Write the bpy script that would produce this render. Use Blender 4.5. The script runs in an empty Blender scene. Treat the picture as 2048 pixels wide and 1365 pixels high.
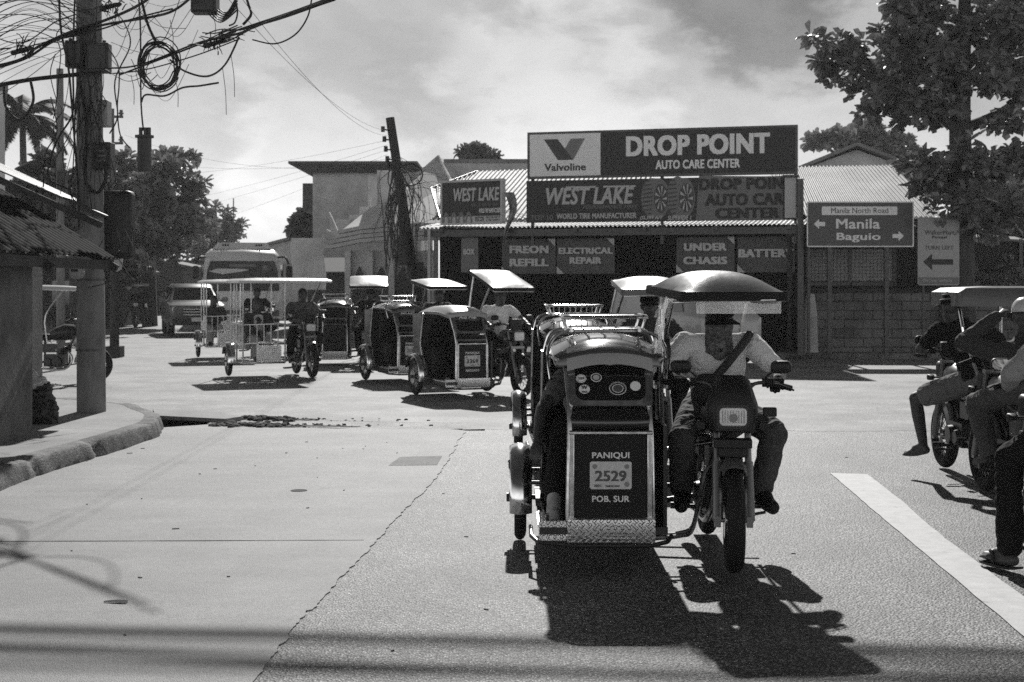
import bpy, math, random
import numpy as np
from mathutils import Vector, Matrix, Euler
random.seed(7)
R = math.radians
scene = bpy.context.scene
COL = scene.collection

# ------------------------------------------------------------------ camera, sun, sky, exposure
F = 2844.0            # focal length in photograph pixels (50 mm on a 36 mm frame, 2048 px wide)
CAMH = 1.6
HZ = 570.0            # row of the horizon in the photograph
cam = bpy.data.cameras.new('camera')
cam.lens = 50.0; cam.sensor_width = 36.0
cam.shift_y = -(682.5 - HZ) / 2048.0
cam.clip_start = 0.1; cam.clip_end = 3000
cam.dof.use_dof = True; cam.dof.focus_distance = 8.6; cam.dof.aperture_fstop = 7.0
camo = bpy.data.objects.new('camera', cam); COL.objects.link(camo)
camo.location = (0, 0, CAMH); camo.rotation_euler = (R(90), 0, 0)
scene.camera = camo

SUN_EL, SUN_AZ = R(34.3), R(1.5)   # azimuth from +Y towards +X
sd = bpy.data.lights.new('sun', 'SUN'); sd.energy = 4.6; sd.angle = R(0.65); sd.color = (1, 0.99, 0.97)
so = bpy.data.objects.new('sun', sd); COL.objects.link(so)
so.rotation_euler = (R(90) - SUN_EL, 0, math.pi - SUN_AZ)
so.location = (0, 30, 40)

scene.view_settings.view_transform = 'Standard'
try: scene.view_settings.look = 'None'
except Exception: pass
scene.view_settings.exposure = 0.03
scene.view_settings.gamma = 1.0

world = bpy.data.worlds.new('World'); scene.world = world
world.use_nodes = True
def make_world():
    nt = world.node_tree; N = nt.nodes; L = nt.links
    N.clear()
    out = N.new('ShaderNodeOutputWorld'); bg = N.new('ShaderNodeBackground'); bg.inputs['Strength'].default_value = 0.1
    L.new(bg.outputs[0], out.inputs[0])
    sky = N.new('ShaderNodeTexSky'); sky.sky_type = 'NISHITA'; sky.sun_disc = False
    sky.sun_elevation = SUN_EL; sky.sun_rotation = SUN_AZ; sky.dust_density = 0.4
    tc = N.new('ShaderNodeTexCoord')
    def val(x):
        return x
    def link(sock, x):
        if isinstance(x, (int, float)): sock.default_value = x
        elif isinstance(x, (tuple, list)): sock.default_value = x
        else: L.new(x, sock)
    def m(op, a, b=0.0, c=0.0, clamp=False):
        n = N.new('ShaderNodeMath'); n.operation = op; n.use_clamp = clamp
        link(n.inputs[0], a); link(n.inputs[1], b)
        if len(n.inputs) > 2: link(n.inputs[2], c)
        return n.outputs[0]
    def dot(d):
        d = Vector(d).normalized()
        n = N.new('ShaderNodeVectorMath'); n.operation = 'DOT_PRODUCT'
        L.new(tc.outputs['Generated'], n.inputs[0]); n.inputs[1].default_value = d
        return n.outputs['Value']
    def smooth(x, a, b, lo=0.0, hi=1.0):
        n = N.new('ShaderNodeMapRange'); n.interpolation_type = 'SMOOTHSTEP'
        link(n.inputs['Value'], x); n.inputs['From Min'].default_value = a; n.inputs['From Max'].default_value = b
        n.inputs['To Min'].default_value = lo; n.inputs['To Max'].default_value = hi
        return n.outputs['Result']
    def pix(px, py): return ((px - 1024) / F, 1.0, (HZ - py) / F)
    sep = N.new('ShaderNodeSeparateXYZ'); L.new(tc.outputs['Generated'], sep.inputs[0])
    # noise on the direction, stretched so that clouds lie flat
    mp = N.new('ShaderNodeMapping'); mp.inputs['Scale'].default_value = (1.0, 1.0, 2.0)
    L.new(tc.outputs['Generated'], mp.inputs[0])
    def noise(scale, detail, rough, dist=0.0):
        n = N.new('ShaderNodeTexNoise'); n.inputs['Scale'].default_value = scale; n.inputs['Detail'].default_value = detail
        n.inputs['Roughness'].default_value = rough; n.inputs['Distortion'].default_value = dist
        L.new(mp.outputs[0], n.inputs['Vector']); return n.outputs['Fac']
    n1 = noise(9.0, 7, 0.55, 0.3); n2 = noise(22.0, 6, 0.6, 0.2)
    bw = N.new('ShaderNodeRGBToBW'); L.new(sky.outputs[0], bw.inputs[0])
    base = m('ADD', m('MULTIPLY', bw.outputs[0], SKY_AMB), m('MULTIPLY', smooth(sep.outputs['Z'], 0.48, 0.0), 12.5))    # pale hazy air low round the horizon
    # the bright veil of cloud round the sun's side of the sky
    veil = smooth(dot((0.0, 1.0, 0.10)), 0.80, 0.97)
    tex = m('ADD', m('MULTIPLY', n1, 0.65), m('MULTIPLY', n2, 0.35))
    t2 = smooth(tex, 0.38, 0.62, -0.5, 0.5)
    low = smooth(sep.outputs['Z'], 0.17, 0.02, 0.0, 1.0)
    lum = m('ADD', 5.2, m('MULTIPLY', low, 3.8))
    lum = m('ADD', lum, m('MULTIPLY', t2, 1.0))
    # a grey cloud bank high to the right of centre, another at the upper right
    wob = m('MULTIPLY', m('SUBTRACT', tex, 0.5), 0.028)
    bank = smooth(m('ADD', dot(pix(1530, -130)), wob), 0.9940, 0.9980)
    bank2 = smooth(m('ADD', dot(pix(2150, 60)), wob), 0.9925, 0.998)
    lum = m('SUBTRACT', lum, m('MULTIPLY', bank, 2.9))
    lum = m('SUBTRACT', lum, m('MULTIPLY', bank2, 2.2))
    # bright cumulus edges
    puff = smooth(m('ADD', dot(pix(1120, 170)), m('MULTIPLY', wob, 0.9)), 0.9950, 0.9995)
    lum = m('ADD', lum, m('MULTIPLY', puff, 1.6))
    puff2 = smooth(m('ADD', dot(pix(620, 300)), m('MULTIPLY', wob, 0.5)), 0.997, 0.9998)
    lum = m('ADD', lum, m('MULTIPLY', puff2, 1.4))
    grey2 = smooth(m('ADD', dot(pix(760, 235)), wob), 0.9965, 0.9995)
    lum = m('SUBTRACT', lum, m('MULTIPLY', grey2, 0.9))
    lum = m('MAXIMUM', lum, 1.3)
    tot = m('ADD', m('MULTIPLY', base, m('SUBTRACT', 1.0, veil)), m('MULTIPLY', lum, veil))
    cmb = N.new('ShaderNodeCombineColor')
    for k in range(3): L.new(tot, cmb.inputs[k])
    L.new(cmb.outputs[0], bg.inputs['Color'])
SKY_AMB = 0.22
make_world()

# ------------------------------------------------------------------ pixel helpers (to read places off the photograph)
def Pt(px, py, Y): return Vector(((px - 1024) / F * Y, Y, CAMH - (py - HZ) / F * Y))
def Gd(px, py, z=0.0):
    Y = (CAMH - z) * F / (py - HZ)
    return Vector(((px - 1024) / F * Y, Y, z))

# ------------------------------------------------------------------ materials (the photograph is black and white: all greys)
MATS = {}
def mat(name, v, rough=0.6, metal=0.0, var=0.0, scale=6.0, bump=0.0, bscale=60.0, coat=0.0, alpha=1.0, trans=0.0, spec=0.5, stretch=None, kind=None):
    if name in MATS: return MATS[name]
    mt = bpy.data.materials.new(name); mt.use_nodes = True
    nt = mt.node_tree; N = nt.nodes; L = nt.links
    b = N['Principled BSDF']
    b.inputs['Base Color'].default_value = (v, v, v, 1)
    b.inputs['Roughness'].default_value = rough; b.inputs['Metallic'].default_value = metal
    b.inputs['Specular IOR Level'].default_value = spec
    b.inputs['Coat Weight'].default_value = coat; b.inputs['Coat Roughness'].default_value = 0.08
    b.inputs['Alpha'].default_value = alpha; b.inputs['Transmission Weight'].default_value = trans
    tc = N.new('ShaderNodeTexCoord')
    vec = tc.outputs['Object']
    if stretch:
        mp = N.new('ShaderNodeMapping'); mp.inputs['Scale'].default_value = stretch; L.new(vec, mp.inputs[0]); vec = mp.outputs[0]
    if var > 0:
        n = N.new('ShaderNodeTexNoise'); n.inputs['Scale'].default_value = scale; n.inputs['Detail'].default_value = 6; n.inputs['Roughness'].default_value = 0.65
        L.new(vec, n.inputs['Vector'])
        mr = N.new('ShaderNodeMapRange'); mr.inputs['From Min'].default_value = 0.3; mr.inputs['From Max'].default_value = 0.7
        mr.inputs['To Min'].default_value = v * (1 - var); mr.inputs['To Max'].default_value = v * (1 + var)
        L.new(n.outputs['Fac'], mr.inputs['Value'])
        cc = N.new('ShaderNodeCombineColor')
        for k in range(3): L.new(mr.outputs[0], cc.inputs[k])
        L.new(cc.outputs[0], b.inputs['Base Color'])
    if bump > 0 or kind:
        bp = N.new('ShaderNodeBump'); bp.inputs['Strength'].default_value = min(1.0, bump if bump > 0 else 0.6)
        if kind == 'chequer':      # raised tread bars of chequer plate
            def wave(rot):
                mp = N.new('ShaderNodeMapping'); mp.inputs['Rotation'].default_value = (0, rot, 0); L.new(tc.outputs['Object'], mp.inputs[0])
                w = N.new('ShaderNodeTexBrick'); w.inputs['Scale'].default_value = 1.0
                w.inputs['Brick Width'].default_value = 0.05; w.inputs['Row Height'].default_value = 0.028; w.inputs['Mortar Size'].default_value = 0.0095; w.inputs['Mortar Smooth'].default_value = 0.5
                sp = N.new('ShaderNodeSeparateXYZ'); L.new(mp.outputs[0], sp.inputs[0])
                cb = N.new('ShaderNodeCombineXYZ'); L.new(sp.outputs['X'], cb.inputs['X']); L.new(sp.outputs['Z'], cb.inputs['Y'])
                L.new(cb.outputs[0], w.inputs['Vector']); return w.outputs['Fac']
            a = wave(R(45)); c = wave(R(-45))
            mn = N.new('ShaderNodeMath'); mn.operation = 'MULTIPLY'; L.new(a, mn.inputs[0]); L.new(c, mn.inputs[1])
            bp.inputs['Distance'].default_value = 0.006; bp.inputs['Strength'].default_value = 1.0
            L.new(mn.outputs[0], bp.inputs['Height'])
        elif kind == 'leather':
            n = N.new('ShaderNodeTexNoise'); n.inputs['Scale'].default_value = 5.0; n.inputs['Detail'].default_value = 3
            L.new(vec, n.inputs['Vector']); L.new(n.outputs['Fac'], bp.inputs['Height']); bp.inputs['Distance'].default_value = 0.02; bp.inputs['Strength'].default_value = 0.35
        elif kind == 'cloth':
            n = N.new('ShaderNodeTexNoise'); n.inputs['Scale'].default_value = 7.0; n.inputs['Detail'].default_value = 4; n.inputs['Distortion'].default_value = 1.5
            L.new(vec, n.inputs['Vector']); L.new(n.outputs['Fac'], bp.inputs['Height']); bp.inputs['Distance'].default_value = 0.06; bp.inputs['Strength'].default_value = 0.7
        else:
            n = N.new('ShaderNodeTexNoise'); n.inputs['Scale'].default_value = bscale; n.inputs['Detail'].default_value = 4
            L.new(vec, n.inputs['Vector']); L.new(n.outputs['Fac'], bp.inputs['Height']); bp.inputs['Distance'].default_value = 0.3 / bscale
        L.new(bp.outputs[0], b.inputs['Normal'])
    MATS[name] = mt
    return mt

def nodes_of(mt): return mt.node_tree.nodes, mt.node_tree.links, mt.node_tree.nodes['Principled BSDF']

def ground_mat(name, lo, hi, cell, bumpd, rough, patch=0.25, crack=0.0, line=None, spec=0.5, stones=False, stain=0.16, pscale=1.1):
    """stone-in-binder road surface: voronoi stones, large blotches, thin cracks"""
    mt = bpy.data.materials.new(name); mt.use_nodes = True
    N, L, b = nodes_of(mt)
    tc = N.new('ShaderNodeTexCoord'); vec = tc.outputs['Object']
    vo = N.new('ShaderNodeTexVoronoi'); vo.inputs['Scale'].default_value = cell; L.new(vec, vo.inputs['Vector'])
    bw = N.new('ShaderNodeSeparateColor'); L.new(vo.outputs['Color'], bw.inputs[0])
    n = N.new('ShaderNodeTexNoise'); n.inputs['Scale'].default_value = pscale; n.inputs['Detail'].default_value = 8; n.inputs['Roughness'].default_value = 0.7; L.new(vec, n.inputs['Vector'])
    n2 = N.new('ShaderNodeTexNoise'); n2.inputs['Scale'].default_value = cell * 2.5; n2.inputs['Detail'].default_value = 4; L.new(vec, n2.inputs['Vector'])
    def m(op, a, c=0.0, clamp=False):
        k = N.new('ShaderNodeMath'); k.operation = op; k.use_clamp = clamp
        for i, x in enumerate((a, c)):
            if isinstance(x, (int, float)): k.inputs[i].default_value = x
            else: L.new(x, k.inputs[i])
        return k.outputs[0]
    def blot(d):
        k = N.new('ShaderNodeMapRange'); k.inputs['From Min'].default_value = 0.36; k.inputs['From Max'].default_value = 0.66; L.new(d, k.inputs['Value']); return k.outputs[0]
    def gap(d):
        k = N.new('ShaderNodeMapRange'); k.inputs['From Min'].default_value = 0.62; k.inputs['From Max'].default_value = 0.30; L.new(d, k.inputs['Value']); return k.outputs[0]
    stone = m('MULTIPLY', m('POWER', bw.outputs[0], 1.6), gap(vo.outputs['Distance'])) if stones else m('POWER', bw.outputs[0], 2.2)
    v = m('ADD', lo, m('MULTIPLY', stone, hi - lo))
    v = m('MULTIPLY', v, m('ADD', 1 - patch * 0.5, m('MULTIPLY', blot(n.outputs['Fac']), patch)))
    v = m('MULTIPLY', v, m('ADD', 0.75, m('MULTIPLY', n2.outputs['Fac'], 0.5)))
    # long faint streaks worn in by wheels
    mp = N.new('ShaderNodeMapping'); mp.inputs['Scale'].default_value = (0.25, 2.5, 1) if line == 'x' else (2.0, 0.2, 1); L.new(vec, mp.inputs[0])
    n3 = N.new('ShaderNodeTexNoise'); n3.inputs['Scale'].default_value = 1.2; n3.inputs['Detail'].default_value = 7; n3.inputs['Roughness'].default_value = 0.7; L.new(mp.outputs[0], n3.inputs['Vector'])
    v = m('MULTIPLY', v, m('ADD', 0.7, m('MULTIPLY', n3.outputs['Fac'], 0.6)))
    ns = N.new('ShaderNodeTexNoise'); ns.inputs['Scale'].default_value = 0.9; ns.inputs['Detail'].default_value = 9; ns.inputs['Roughness'].default_value = 0.75; ns.inputs['Distortion'].default_value = 0.6; L.new(vec, ns.inputs['Vector'])
    st = N.new('ShaderNodeMapRange'); st.inputs['From Min'].default_value = 0.56; st.inputs['From Max'].default_value = 0.66; st.inputs['To Min'].default_value = 1.0; st.inputs['To Max'].default_value = 1.0 - stain; L.new(ns.outputs['Fac'], st.inputs['Value'])
    v = m('MULTIPLY', v, st.outputs[0])
    if crack > 0:
        nd = N.new('ShaderNodeTexNoise'); nd.inputs['Scale'].default_value = 0.8; nd.inputs['Detail'].default_value = 6; L.new(vec, nd.inputs['Vector'])
        mix = N.new('ShaderNodeMix'); mix.data_type = 'VECTOR'; mix.inputs['Factor'].default_value = 0.5
        L.new(vec, mix.inputs[4]); L.new(nd.outputs['Color'], mix.inputs[5])
        vc = N.new('ShaderNodeTexVoronoi'); vc.feature = 'DISTANCE_TO_EDGE'; vc.inputs['Scale'].default_value = crack; L.new(mix.outputs[1], vc.inputs['Vector'])
        ck = N.new('ShaderNodeMapRange'); ck.inputs['From Min'].default_value = 0.0; ck.inputs['From Max'].default_value = 0.008
        ck.inputs['To Min'].default_value = 0.45; ck.inputs['To Max'].default_value = 1.0; L.new(vc.outputs['Distance'], ck.inputs['Value'])
        v = m('MULTIPLY', v, ck.outputs[0])
    cc = N.new('ShaderNodeCombineColor')
    for k in range(3): L.new(v, cc.inputs[k])
    L.new(cc.outputs[0], b.inputs['Base Color'])
    b.inputs['Roughness'].default_value = rough; b.inputs['Specular IOR Level'].default_value = spec
    h = m('ADD', m('MULTIPLY', vo.outputs['Distance'], -1.0), m('MULTIPLY', n2.outputs['Fac'], 0.4))
    bp = N.new('ShaderNodeBump'); bp.inputs['Strength'].default_value = 1.0; bp.inputs['Distance'].default_value = bumpd
    L.new(h, bp.inputs['Height']); L.new(bp.outputs[0], b.inputs['Normal'])
    MATS[name] = mt
    return mt

def block_mat(name, v, bw, rh, mortar=0.012, dirt=0.6, rust=False):
    """hollow-block masonry laid in the object's X-Z plane, dirty in patches"""
    mt = bpy.data.materials.new(name); mt.use_nodes = True
    N, L, b = nodes_of(mt)
    tc = N.new('ShaderNodeTexCoord'); sp = N.new('ShaderNodeSeparateXYZ'); L.new(tc.outputs['Object'], sp.inputs[0])
    cb = N.new('ShaderNodeCombineXYZ'); L.new(sp.outputs['X'], cb.inputs['X']); L.new(sp.outputs['Z'], cb.inputs['Y'])
    br = N.new('ShaderNodeTexBrick'); br.inputs['Scale'].default_value = 1; br.inputs['Brick Width'].default_value = bw; br.inputs['Row Height'].default_value = rh
    br.inputs['Mortar Size'].default_value = mortar; br.inputs['Mortar Smooth'].default_value = 0.2; br.inputs['Color1'].default_value = (v, v, v, 1); br.inputs['Color2'].default_value = (v * .72, v * .72, v * .72, 1)
    br.inputs['Mortar'].default_value = (v * .3, v * .3, v * .3, 1); L.new(cb.outputs[0], br.inputs['Vector'])
    n = N.new('ShaderNodeTexNoise'); n.inputs['Scale'].default_value = 1.3; n.inputs['Detail'].default_value = 8; n.inputs['Roughness'].default_value = 0.7; L.new(tc.outputs['Object'], n.inputs['Vector'])
    mr = N.new('ShaderNodeMapRange'); mr.inputs['From Min'].default_value = 0.35; mr.inputs['From Max'].default_value = 0.62; mr.inputs['To Min'].default_value = 1 - dirt; mr.inputs['To Max'].default_value = 1.1; L.new(n.outputs['Fac'], mr.inputs['Value'])
    mx = N.new('ShaderNodeVectorMath'); mx.operation = 'SCALE'; L.new(br.outputs['Color'], mx.inputs[0]); L.new(mr.outputs[0], mx.inputs['Scale'])
    L.new(mx.outputs[0], b.inputs['Base Color']); b.inputs['Roughness'].default_value = 0.9
    bp = N.new('ShaderNodeBump'); bp.inputs['Strength'].default_value = 0.8; bp.inputs['Distance'].default_value = 0.01; bp.invert = True
    L.new(br.outputs['Fac'], bp.inputs['Height']); L.new(bp.outputs[0], b.inputs['Normal'])
    MATS[name] = mt
    return mt

M_asphalt = ground_mat('asphalt_coarse', 0.045, 0.60, 80, 0.006, 0.62, 0.7, 0.0, spec=0.4, stones=True)
M_cross = ground_mat('crossing_road', 0.19, 0.40, 70, 0.004, 0.7, 0.7, 0.0, 'x', spec=0.3)
M_slab = ground_mat('slab_concrete', 0.19, 0.32, 130, 0.003, 0.7, 0.36, 0.0, 'x')
M_pave = ground_mat('pavement_concrete', 0.25, 0.33, 90, 0.003, 0.8, 0.5, 0.5)
M_kerb = ground_mat('kerb_concrete', 0.10, 0.25, 80, 0.004, 0.85, 1.3, 0.8, pscale=2.6)
M_earth = ground_mat('earth', 0.08, 0.22, 30, 0.02, 0.9, 0.6)
M_white = mat('road_paint', 0.50, 0.7, var=0.18, scale=9, bump=0.4, bscale=80)
def worn_paint(mt):
    N, L, b = nodes_of(mt); tc = N.new('ShaderNodeTexCoord'); n = N.new('ShaderNodeTexNoise'); n.inputs['Scale'].default_value = 4.5; n.inputs['Detail'].default_value = 12; n.inputs['Roughness'].default_value = .8
    L.new(tc.outputs['Object'], n.inputs['Vector']); mr = N.new('ShaderNodeMapRange'); mr.inputs['From Min'].default_value = .33; mr.inputs['From Max'].default_value = .39; L.new(n.outputs['Fac'], mr.inputs['Value']); L.new(mr.outputs[0], b.inputs['Alpha'])
worn_paint(M_white)
M_rubber = mat('rubber', 0.012, 0.75, bump=0.3, bscale=90, spec=0.3)
M_black = mat('black_plastic', 0.014, 0.5, spec=0.35)
M_gloss = mat('black_gloss_paint', 0.010, 0.22, coat=0.5, spec=0.5)
M_dark = mat('dark_paint', 0.022, 0.4, var=0.4, scale=10)
M_panel = mat('panel_black', 0.008, 0.55, spec=0.25)
M_chrome = mat('chrome', 0.75, 0.14, metal=1.0, var=0.25, scale=14)
M_chromed = mat('dull_chrome', 0.55, 0.26, metal=1.0, var=0.4, scale=18)
M_steel = mat('dark_steel', 0.06, 0.4, metal=0.7, var=0.4, scale=20)
M_cheq = mat('chequer_plate', 0.9, 0.38, metal=1.0, var=0.2, scale=20, kind='chequer')
M_alu = mat('silver_paint', 0.25, 0.35, metal=0.7)
M_glass = mat('dark_glass', 0.010, 0.06, spec=0.6, coat=0.3)
M_lens = mat('lamp_lens', 0.8, 0.12, spec=0.6, bump=0.7, bscale=120)
M_refl = mat('mirror_glass', 0.8, 0.03, metal=1.0)
M_vinyl_w = mat('pale_vinyl', 0.50, 0.33, var=0.12, scale=5, kind='leather')
M_vinyl_b = mat('brown_vinyl', 0.15, 0.38, var=0.2, scale=5, kind='leather', spec=0.6)
M_vinyl_k = mat('black_vinyl', 0.012, 0.6, kind='leather', spec=.2)
M_film = mat('clear_film', 0.9, 0.2, alpha=0.45, spec=0.8, kind='leather')
M_text = mat('white_lettering', 0.82, 0.6)
M_textg = mat('grey_lettering', 0.26, 0.6)
M_textd = mat('dark_lettering', 0.03, 0.6)
M_skin = mat('skin', 0.055, 0.5, var=0.15, scale=12)
M_hair = mat('hair', 0.012, 0.6)
M_shirt_w = mat('white_cotton', 0.75, 0.9, kind='cloth')
M_shirt_g = mat('grey_cotton', 0.28, 0.9, kind='cloth')
M_shirt_k = mat('black_cotton', 0.012, 0.95, kind='cloth', spec=0.2)
M_jacket = mat('dark_jacket', 0.035, 0.85, kind='cloth')
M_denim = mat('denim', 0.075, 0.9, var=0.3, scale=9, kind='cloth')
M_khaki = mat('khaki', 0.16, 0.9, kind='cloth')
M_trouser = mat('black_trouser', 0.012, 0.9, kind='cloth', spec=0.2)
M_wire = mat('cable_black', 0.012, 0.6)
M_concpole = mat('pole_concrete', 0.17, 0.85, var=0.45, scale=5, bump=0.5, bscale=40, stretch=(1, 1, 0.35))
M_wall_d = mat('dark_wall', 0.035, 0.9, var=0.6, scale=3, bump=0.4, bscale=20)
M_wall_g = mat('grey_wall', 0.48, 0.85, var=0.25, scale=2.0, bump=0.3, bscale=15)
M_wall_l = mat('pale_wall', 0.55, 0.85, var=0.25, scale=1.5, bump=0.3, bscale=15)
M_roof_l = mat('galvanised_roof', 0.30, 0.6, metal=0.2, var=0.3, scale=1.5)
M_roof_r = mat('dark_roof', 0.008, 0.9, var=0.7, scale=3, spec=0.15)  # near-black base with random tone, matt
M_bark = mat('bark', 0.05, 0.9, var=0.5, scale=9, bump=0.8, bscale=30, stretch=(1, 1, 0.3))
def leafy(mt, t):
    N, L, b = nodes_of(mt); tr = N.new('ShaderNodeBsdfTranslucent'); tr.inputs[0].default_value = (t, t, t, 1); ad = N.new('ShaderNodeAddShader')
    L.new(b.outputs[0], ad.inputs[0]); L.new(tr.outputs[0], ad.inputs[1]); L.new(ad.outputs[0], N['Material Output'].inputs[0]); return mt
M_film = mat('clear_film2', 0.9, 0.25, alpha=0.5, spec=0.8, kind='leather'); leafy(M_film, .35)
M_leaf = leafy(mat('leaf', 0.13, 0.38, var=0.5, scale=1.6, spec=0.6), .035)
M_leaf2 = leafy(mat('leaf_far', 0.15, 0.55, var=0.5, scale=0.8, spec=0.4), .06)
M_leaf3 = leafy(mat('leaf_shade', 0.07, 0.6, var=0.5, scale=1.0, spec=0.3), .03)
M_visor = mat('visor_reflection', 0.5, 0.25, metal=.2, coat=.5)  # pale grey stands in for sky reflected in a metal visor
M_vinyl_g = mat('grey_vinyl_roof', 0.30, 0.30, var=0.15, scale=4, kind='leather')
M_gloss_r = mat('dark_gloss_roof', 0.05, 0.18, coat=0.6)
M_scarf = mat('patterned_scarf', 0.11, 0.9, var=0.98, scale=32, kind='cloth')
M_bag = mat('sling_bag', 0.03, 0.8, kind='cloth')
mat('jacket_grey', 0.12, 0.9, kind='cloth'); mat('sneaker', 0.42, 0.7, var=0.3, scale=12); mat('jersey', 0.11, 0.9, var=0.9, scale=7, kind='cloth')
# ------------------------------------------------------------------ mesh building
class MB:
    def __init__(s): s.v = []; s.f = []
    def add(s, vs, fs):
        o = len(s.v); s.v += [tuple(p) for p in vs]; s.f += [tuple(i + o for i in f) for f in fs]; return s
    def box(s, c, size, rot=None):
        hx, hy, hz = size[0] / 2, size[1] / 2, size[2] / 2
        vs = [Vector((x, y, z)) for x in (-hx, hx) for y in (-hy, hy) for z in (-hz, hz)]
        if rot is not None:
            m = Euler(rot).to_matrix(); vs = [m @ p for p in vs]
        vs = [p + Vector(c) for p in vs]
        return s.add(vs, [(0, 1, 3, 2), (4, 6, 7, 5), (0, 4, 5, 1), (2, 3, 7, 6), (0, 2, 6, 4), (1, 5, 7, 3)])
    def loft(s, rings, cap=True, closed=True, wrap=False):
        n = len(rings[0]); vs = [p for r in rings for p in r]; fs = []
        k = len(rings)
        for i in range(k if wrap else k - 1):
            a, b = i * n, ((i + 1) % k) * n
            for j in range(n if closed else n - 1):
                j2 = (j + 1) % n
                fs.append((a + j, a + j2, b + j2, b + j))
        if cap and closed and not wrap:
            fs.append(tuple(reversed(range(n)))); fs.append(tuple(range((k - 1) * n, k * n)))
        return s.add(vs, fs)
    def tube(s, pts, r, n=8, closed=False, sub=0):
        pts = [Vector(p) for p in pts]
        rs = list(r) if isinstance(r, (list, tuple)) else [r] * len(pts)
        if sub and len(pts) > 2: pts, rs = catmull(pts, rs, sub, closed)
        rings = []; k = len(pts); prev = None
        for i, p in enumerate(pts):
            if closed: t = pts[(i + 1) % k] - pts[i - 1]
            else: t = pts[min(i + 1, k - 1)] - pts[max(i - 1, 0)]
            t = t.normalized() if t.length > 1e-9 else Vector((0, 0, 1))
            if prev is None:
                u = t.orthogonal().normalized()
            else:
                u = prev - t * prev.dot(t)
                u = u.normalized() if u.length > 1e-6 else t.orthogonal().normalized()
            prev = u; w = t.cross(u)
            rings.append([p + (u * math.cos(a) + w * math.sin(a)) * rs[i] for a in [2 * math.pi * j / n for j in range(n)]])
        return s.loft(rings, wrap=closed)
    def cyl(s, p0, p1, r0, r1=None, n=14): return s.tube([p0, p1], [r0, r0 if r1 is None else r1], n)
    def lathe(s, prof, axis='x', c=(0, 0, 0), n=28, a0=0.0, a1=2 * math.pi):
        """prof: (along axis, radius)"""
        full = abs(a1 - a0 - 2 * math.pi) < 1e-6
        cnt = n if full else n + 1
        rings = []
        for j in range(cnt):
            a = a0 + (a1 - a0) * j / n; ring = []
            for (h, r) in prof:
                if axis == 'x': q = (h, r * math.cos(a), r * math.sin(a))
                elif axis == 'y': q = (r * math.cos(a), h, r * math.sin(a))
                else: q = (r * math.cos(a), r * math.sin(a), h)
                ring.append(Vector(q) + Vector(c))
            rings.append(ring)
        return s.loft(rings, cap=False, closed=True, wrap=full) if full else s.loft(rings, cap=True)
    def ell(s, c, rad, n=16, m=10, rot=None, zmin=-1.0):
        rings = []; c = Vector(c); e = Euler(rot).to_matrix() if rot else None
        for i in range(m + 1):
            t = max(-1.0, min(1.0, zmin + (1 - zmin) * i / m)); ph = math.asin(t) if zmin > -1 else -math.pi / 2 + math.pi * i / m
            ring = []
            for j in range(n):
                a = 2 * math.pi * j / n
                q = Vector((rad[0] * max(1e-4, math.cos(ph)) * math.cos(a), rad[1] * max(1e-4, math.cos(ph)) * math.sin(a), rad[2] * math.sin(ph)))
                ring.append((e @ q if e else q) + c)
            rings.append(ring)
        return s.loft(rings)
    def prism(s, poly, f, d0, d1):
        """poly: 2-D outline; f(u, v, d) -> point"""
        return s.loft([[f(u, v, d0) for (u, v) in poly], [f(u, v, d1) for (u, v) in poly]])
    def quad(s, a, b, c, d): return s.add([a, b, c, d], [(0, 1, 2, 3)])
    def mesh(s, name, smooth=35):
        me = bpy.data.meshes.new(name)
        me.from_pydata([tuple(p) for p in s.v], [], s.f); me.validate(); me.update()
        fix_normals(me)
        if smooth:
            me.polygons.foreach_set('use_smooth', [True] * len(me.polygons))
            me.set_sharp_from_angle(angle=R(smooth))
        return me

import bmesh
def fix_normals(me):
    bm = bmesh.new(); bm.from_mesh(me)
    bmesh.ops.recalc_face_normals(bm, faces=bm.faces); bm.to_mesh(me); bm.free()

def catmull(pts, rs, sub, closed=False):
    k = len(pts); op = []; orr = []
    segs = k if closed else k - 1
    for i in range(segs):
        if closed: p0, p1, p2, p3 = pts[i - 1], pts[i], pts[(i + 1) % k], pts[(i + 2) % k]
        else: p0, p1, p2, p3 = pts[max(i - 1, 0)], pts[i], pts[i + 1], pts[min(i + 2, k - 1)]
        for j in range(sub):
            t = j / sub
            op.append(0.5 * ((2 * p1) + (p2 - p0) * t + (2 * p0 - 5 * p1 + 4 * p2 - p3) * t * t + (3 * p1 - p0 - 3 * p2 + p3) * t ** 3))
            orr.append(rs[i] * (1 - t) + rs[(i + 1) % k] * t)
    if not closed: op.append(pts[-1]); orr.append(rs[-1])
    return op, orr

def rrect(w, h, r, n=5, cx=0.0, cz=0.0):
    out = []
    for (sx, sz, a0) in ((1, 1, 0), (-1, 1, 90), (-1, -1, 180), (1, -1, 270)):
        for j in range(n + 1):
            a = R(a0 + 90 * j / n)
            out.append((cx + sx * (w / 2 - r) + r * math.cos(a), cz + sz * (h / 2 - r) + r * math.sin(a)))
    return out

def ob(name, mb, m, parent=None, smooth=35, bevel=0.0, loc=None, rot=None):
    me = mb.mesh(name, smooth) if isinstance(mb, MB) else mb
    o = bpy.data.objects.new(name, me); COL.objects.link(o)
    if m is not None and len(me.materials) == 0: me.materials.append(m)
    if parent is not None: o.parent = parent
    if loc is not None: o.location = loc
    if rot is not None: o.rotation_euler = rot
    if bevel:
        b = o.modifiers.new('bevel', 'BEVEL'); b.width = bevel; b.segments = 2; b.limit_method = 'ANGLE'; b.angle_limit = R(40)
    return o

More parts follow.
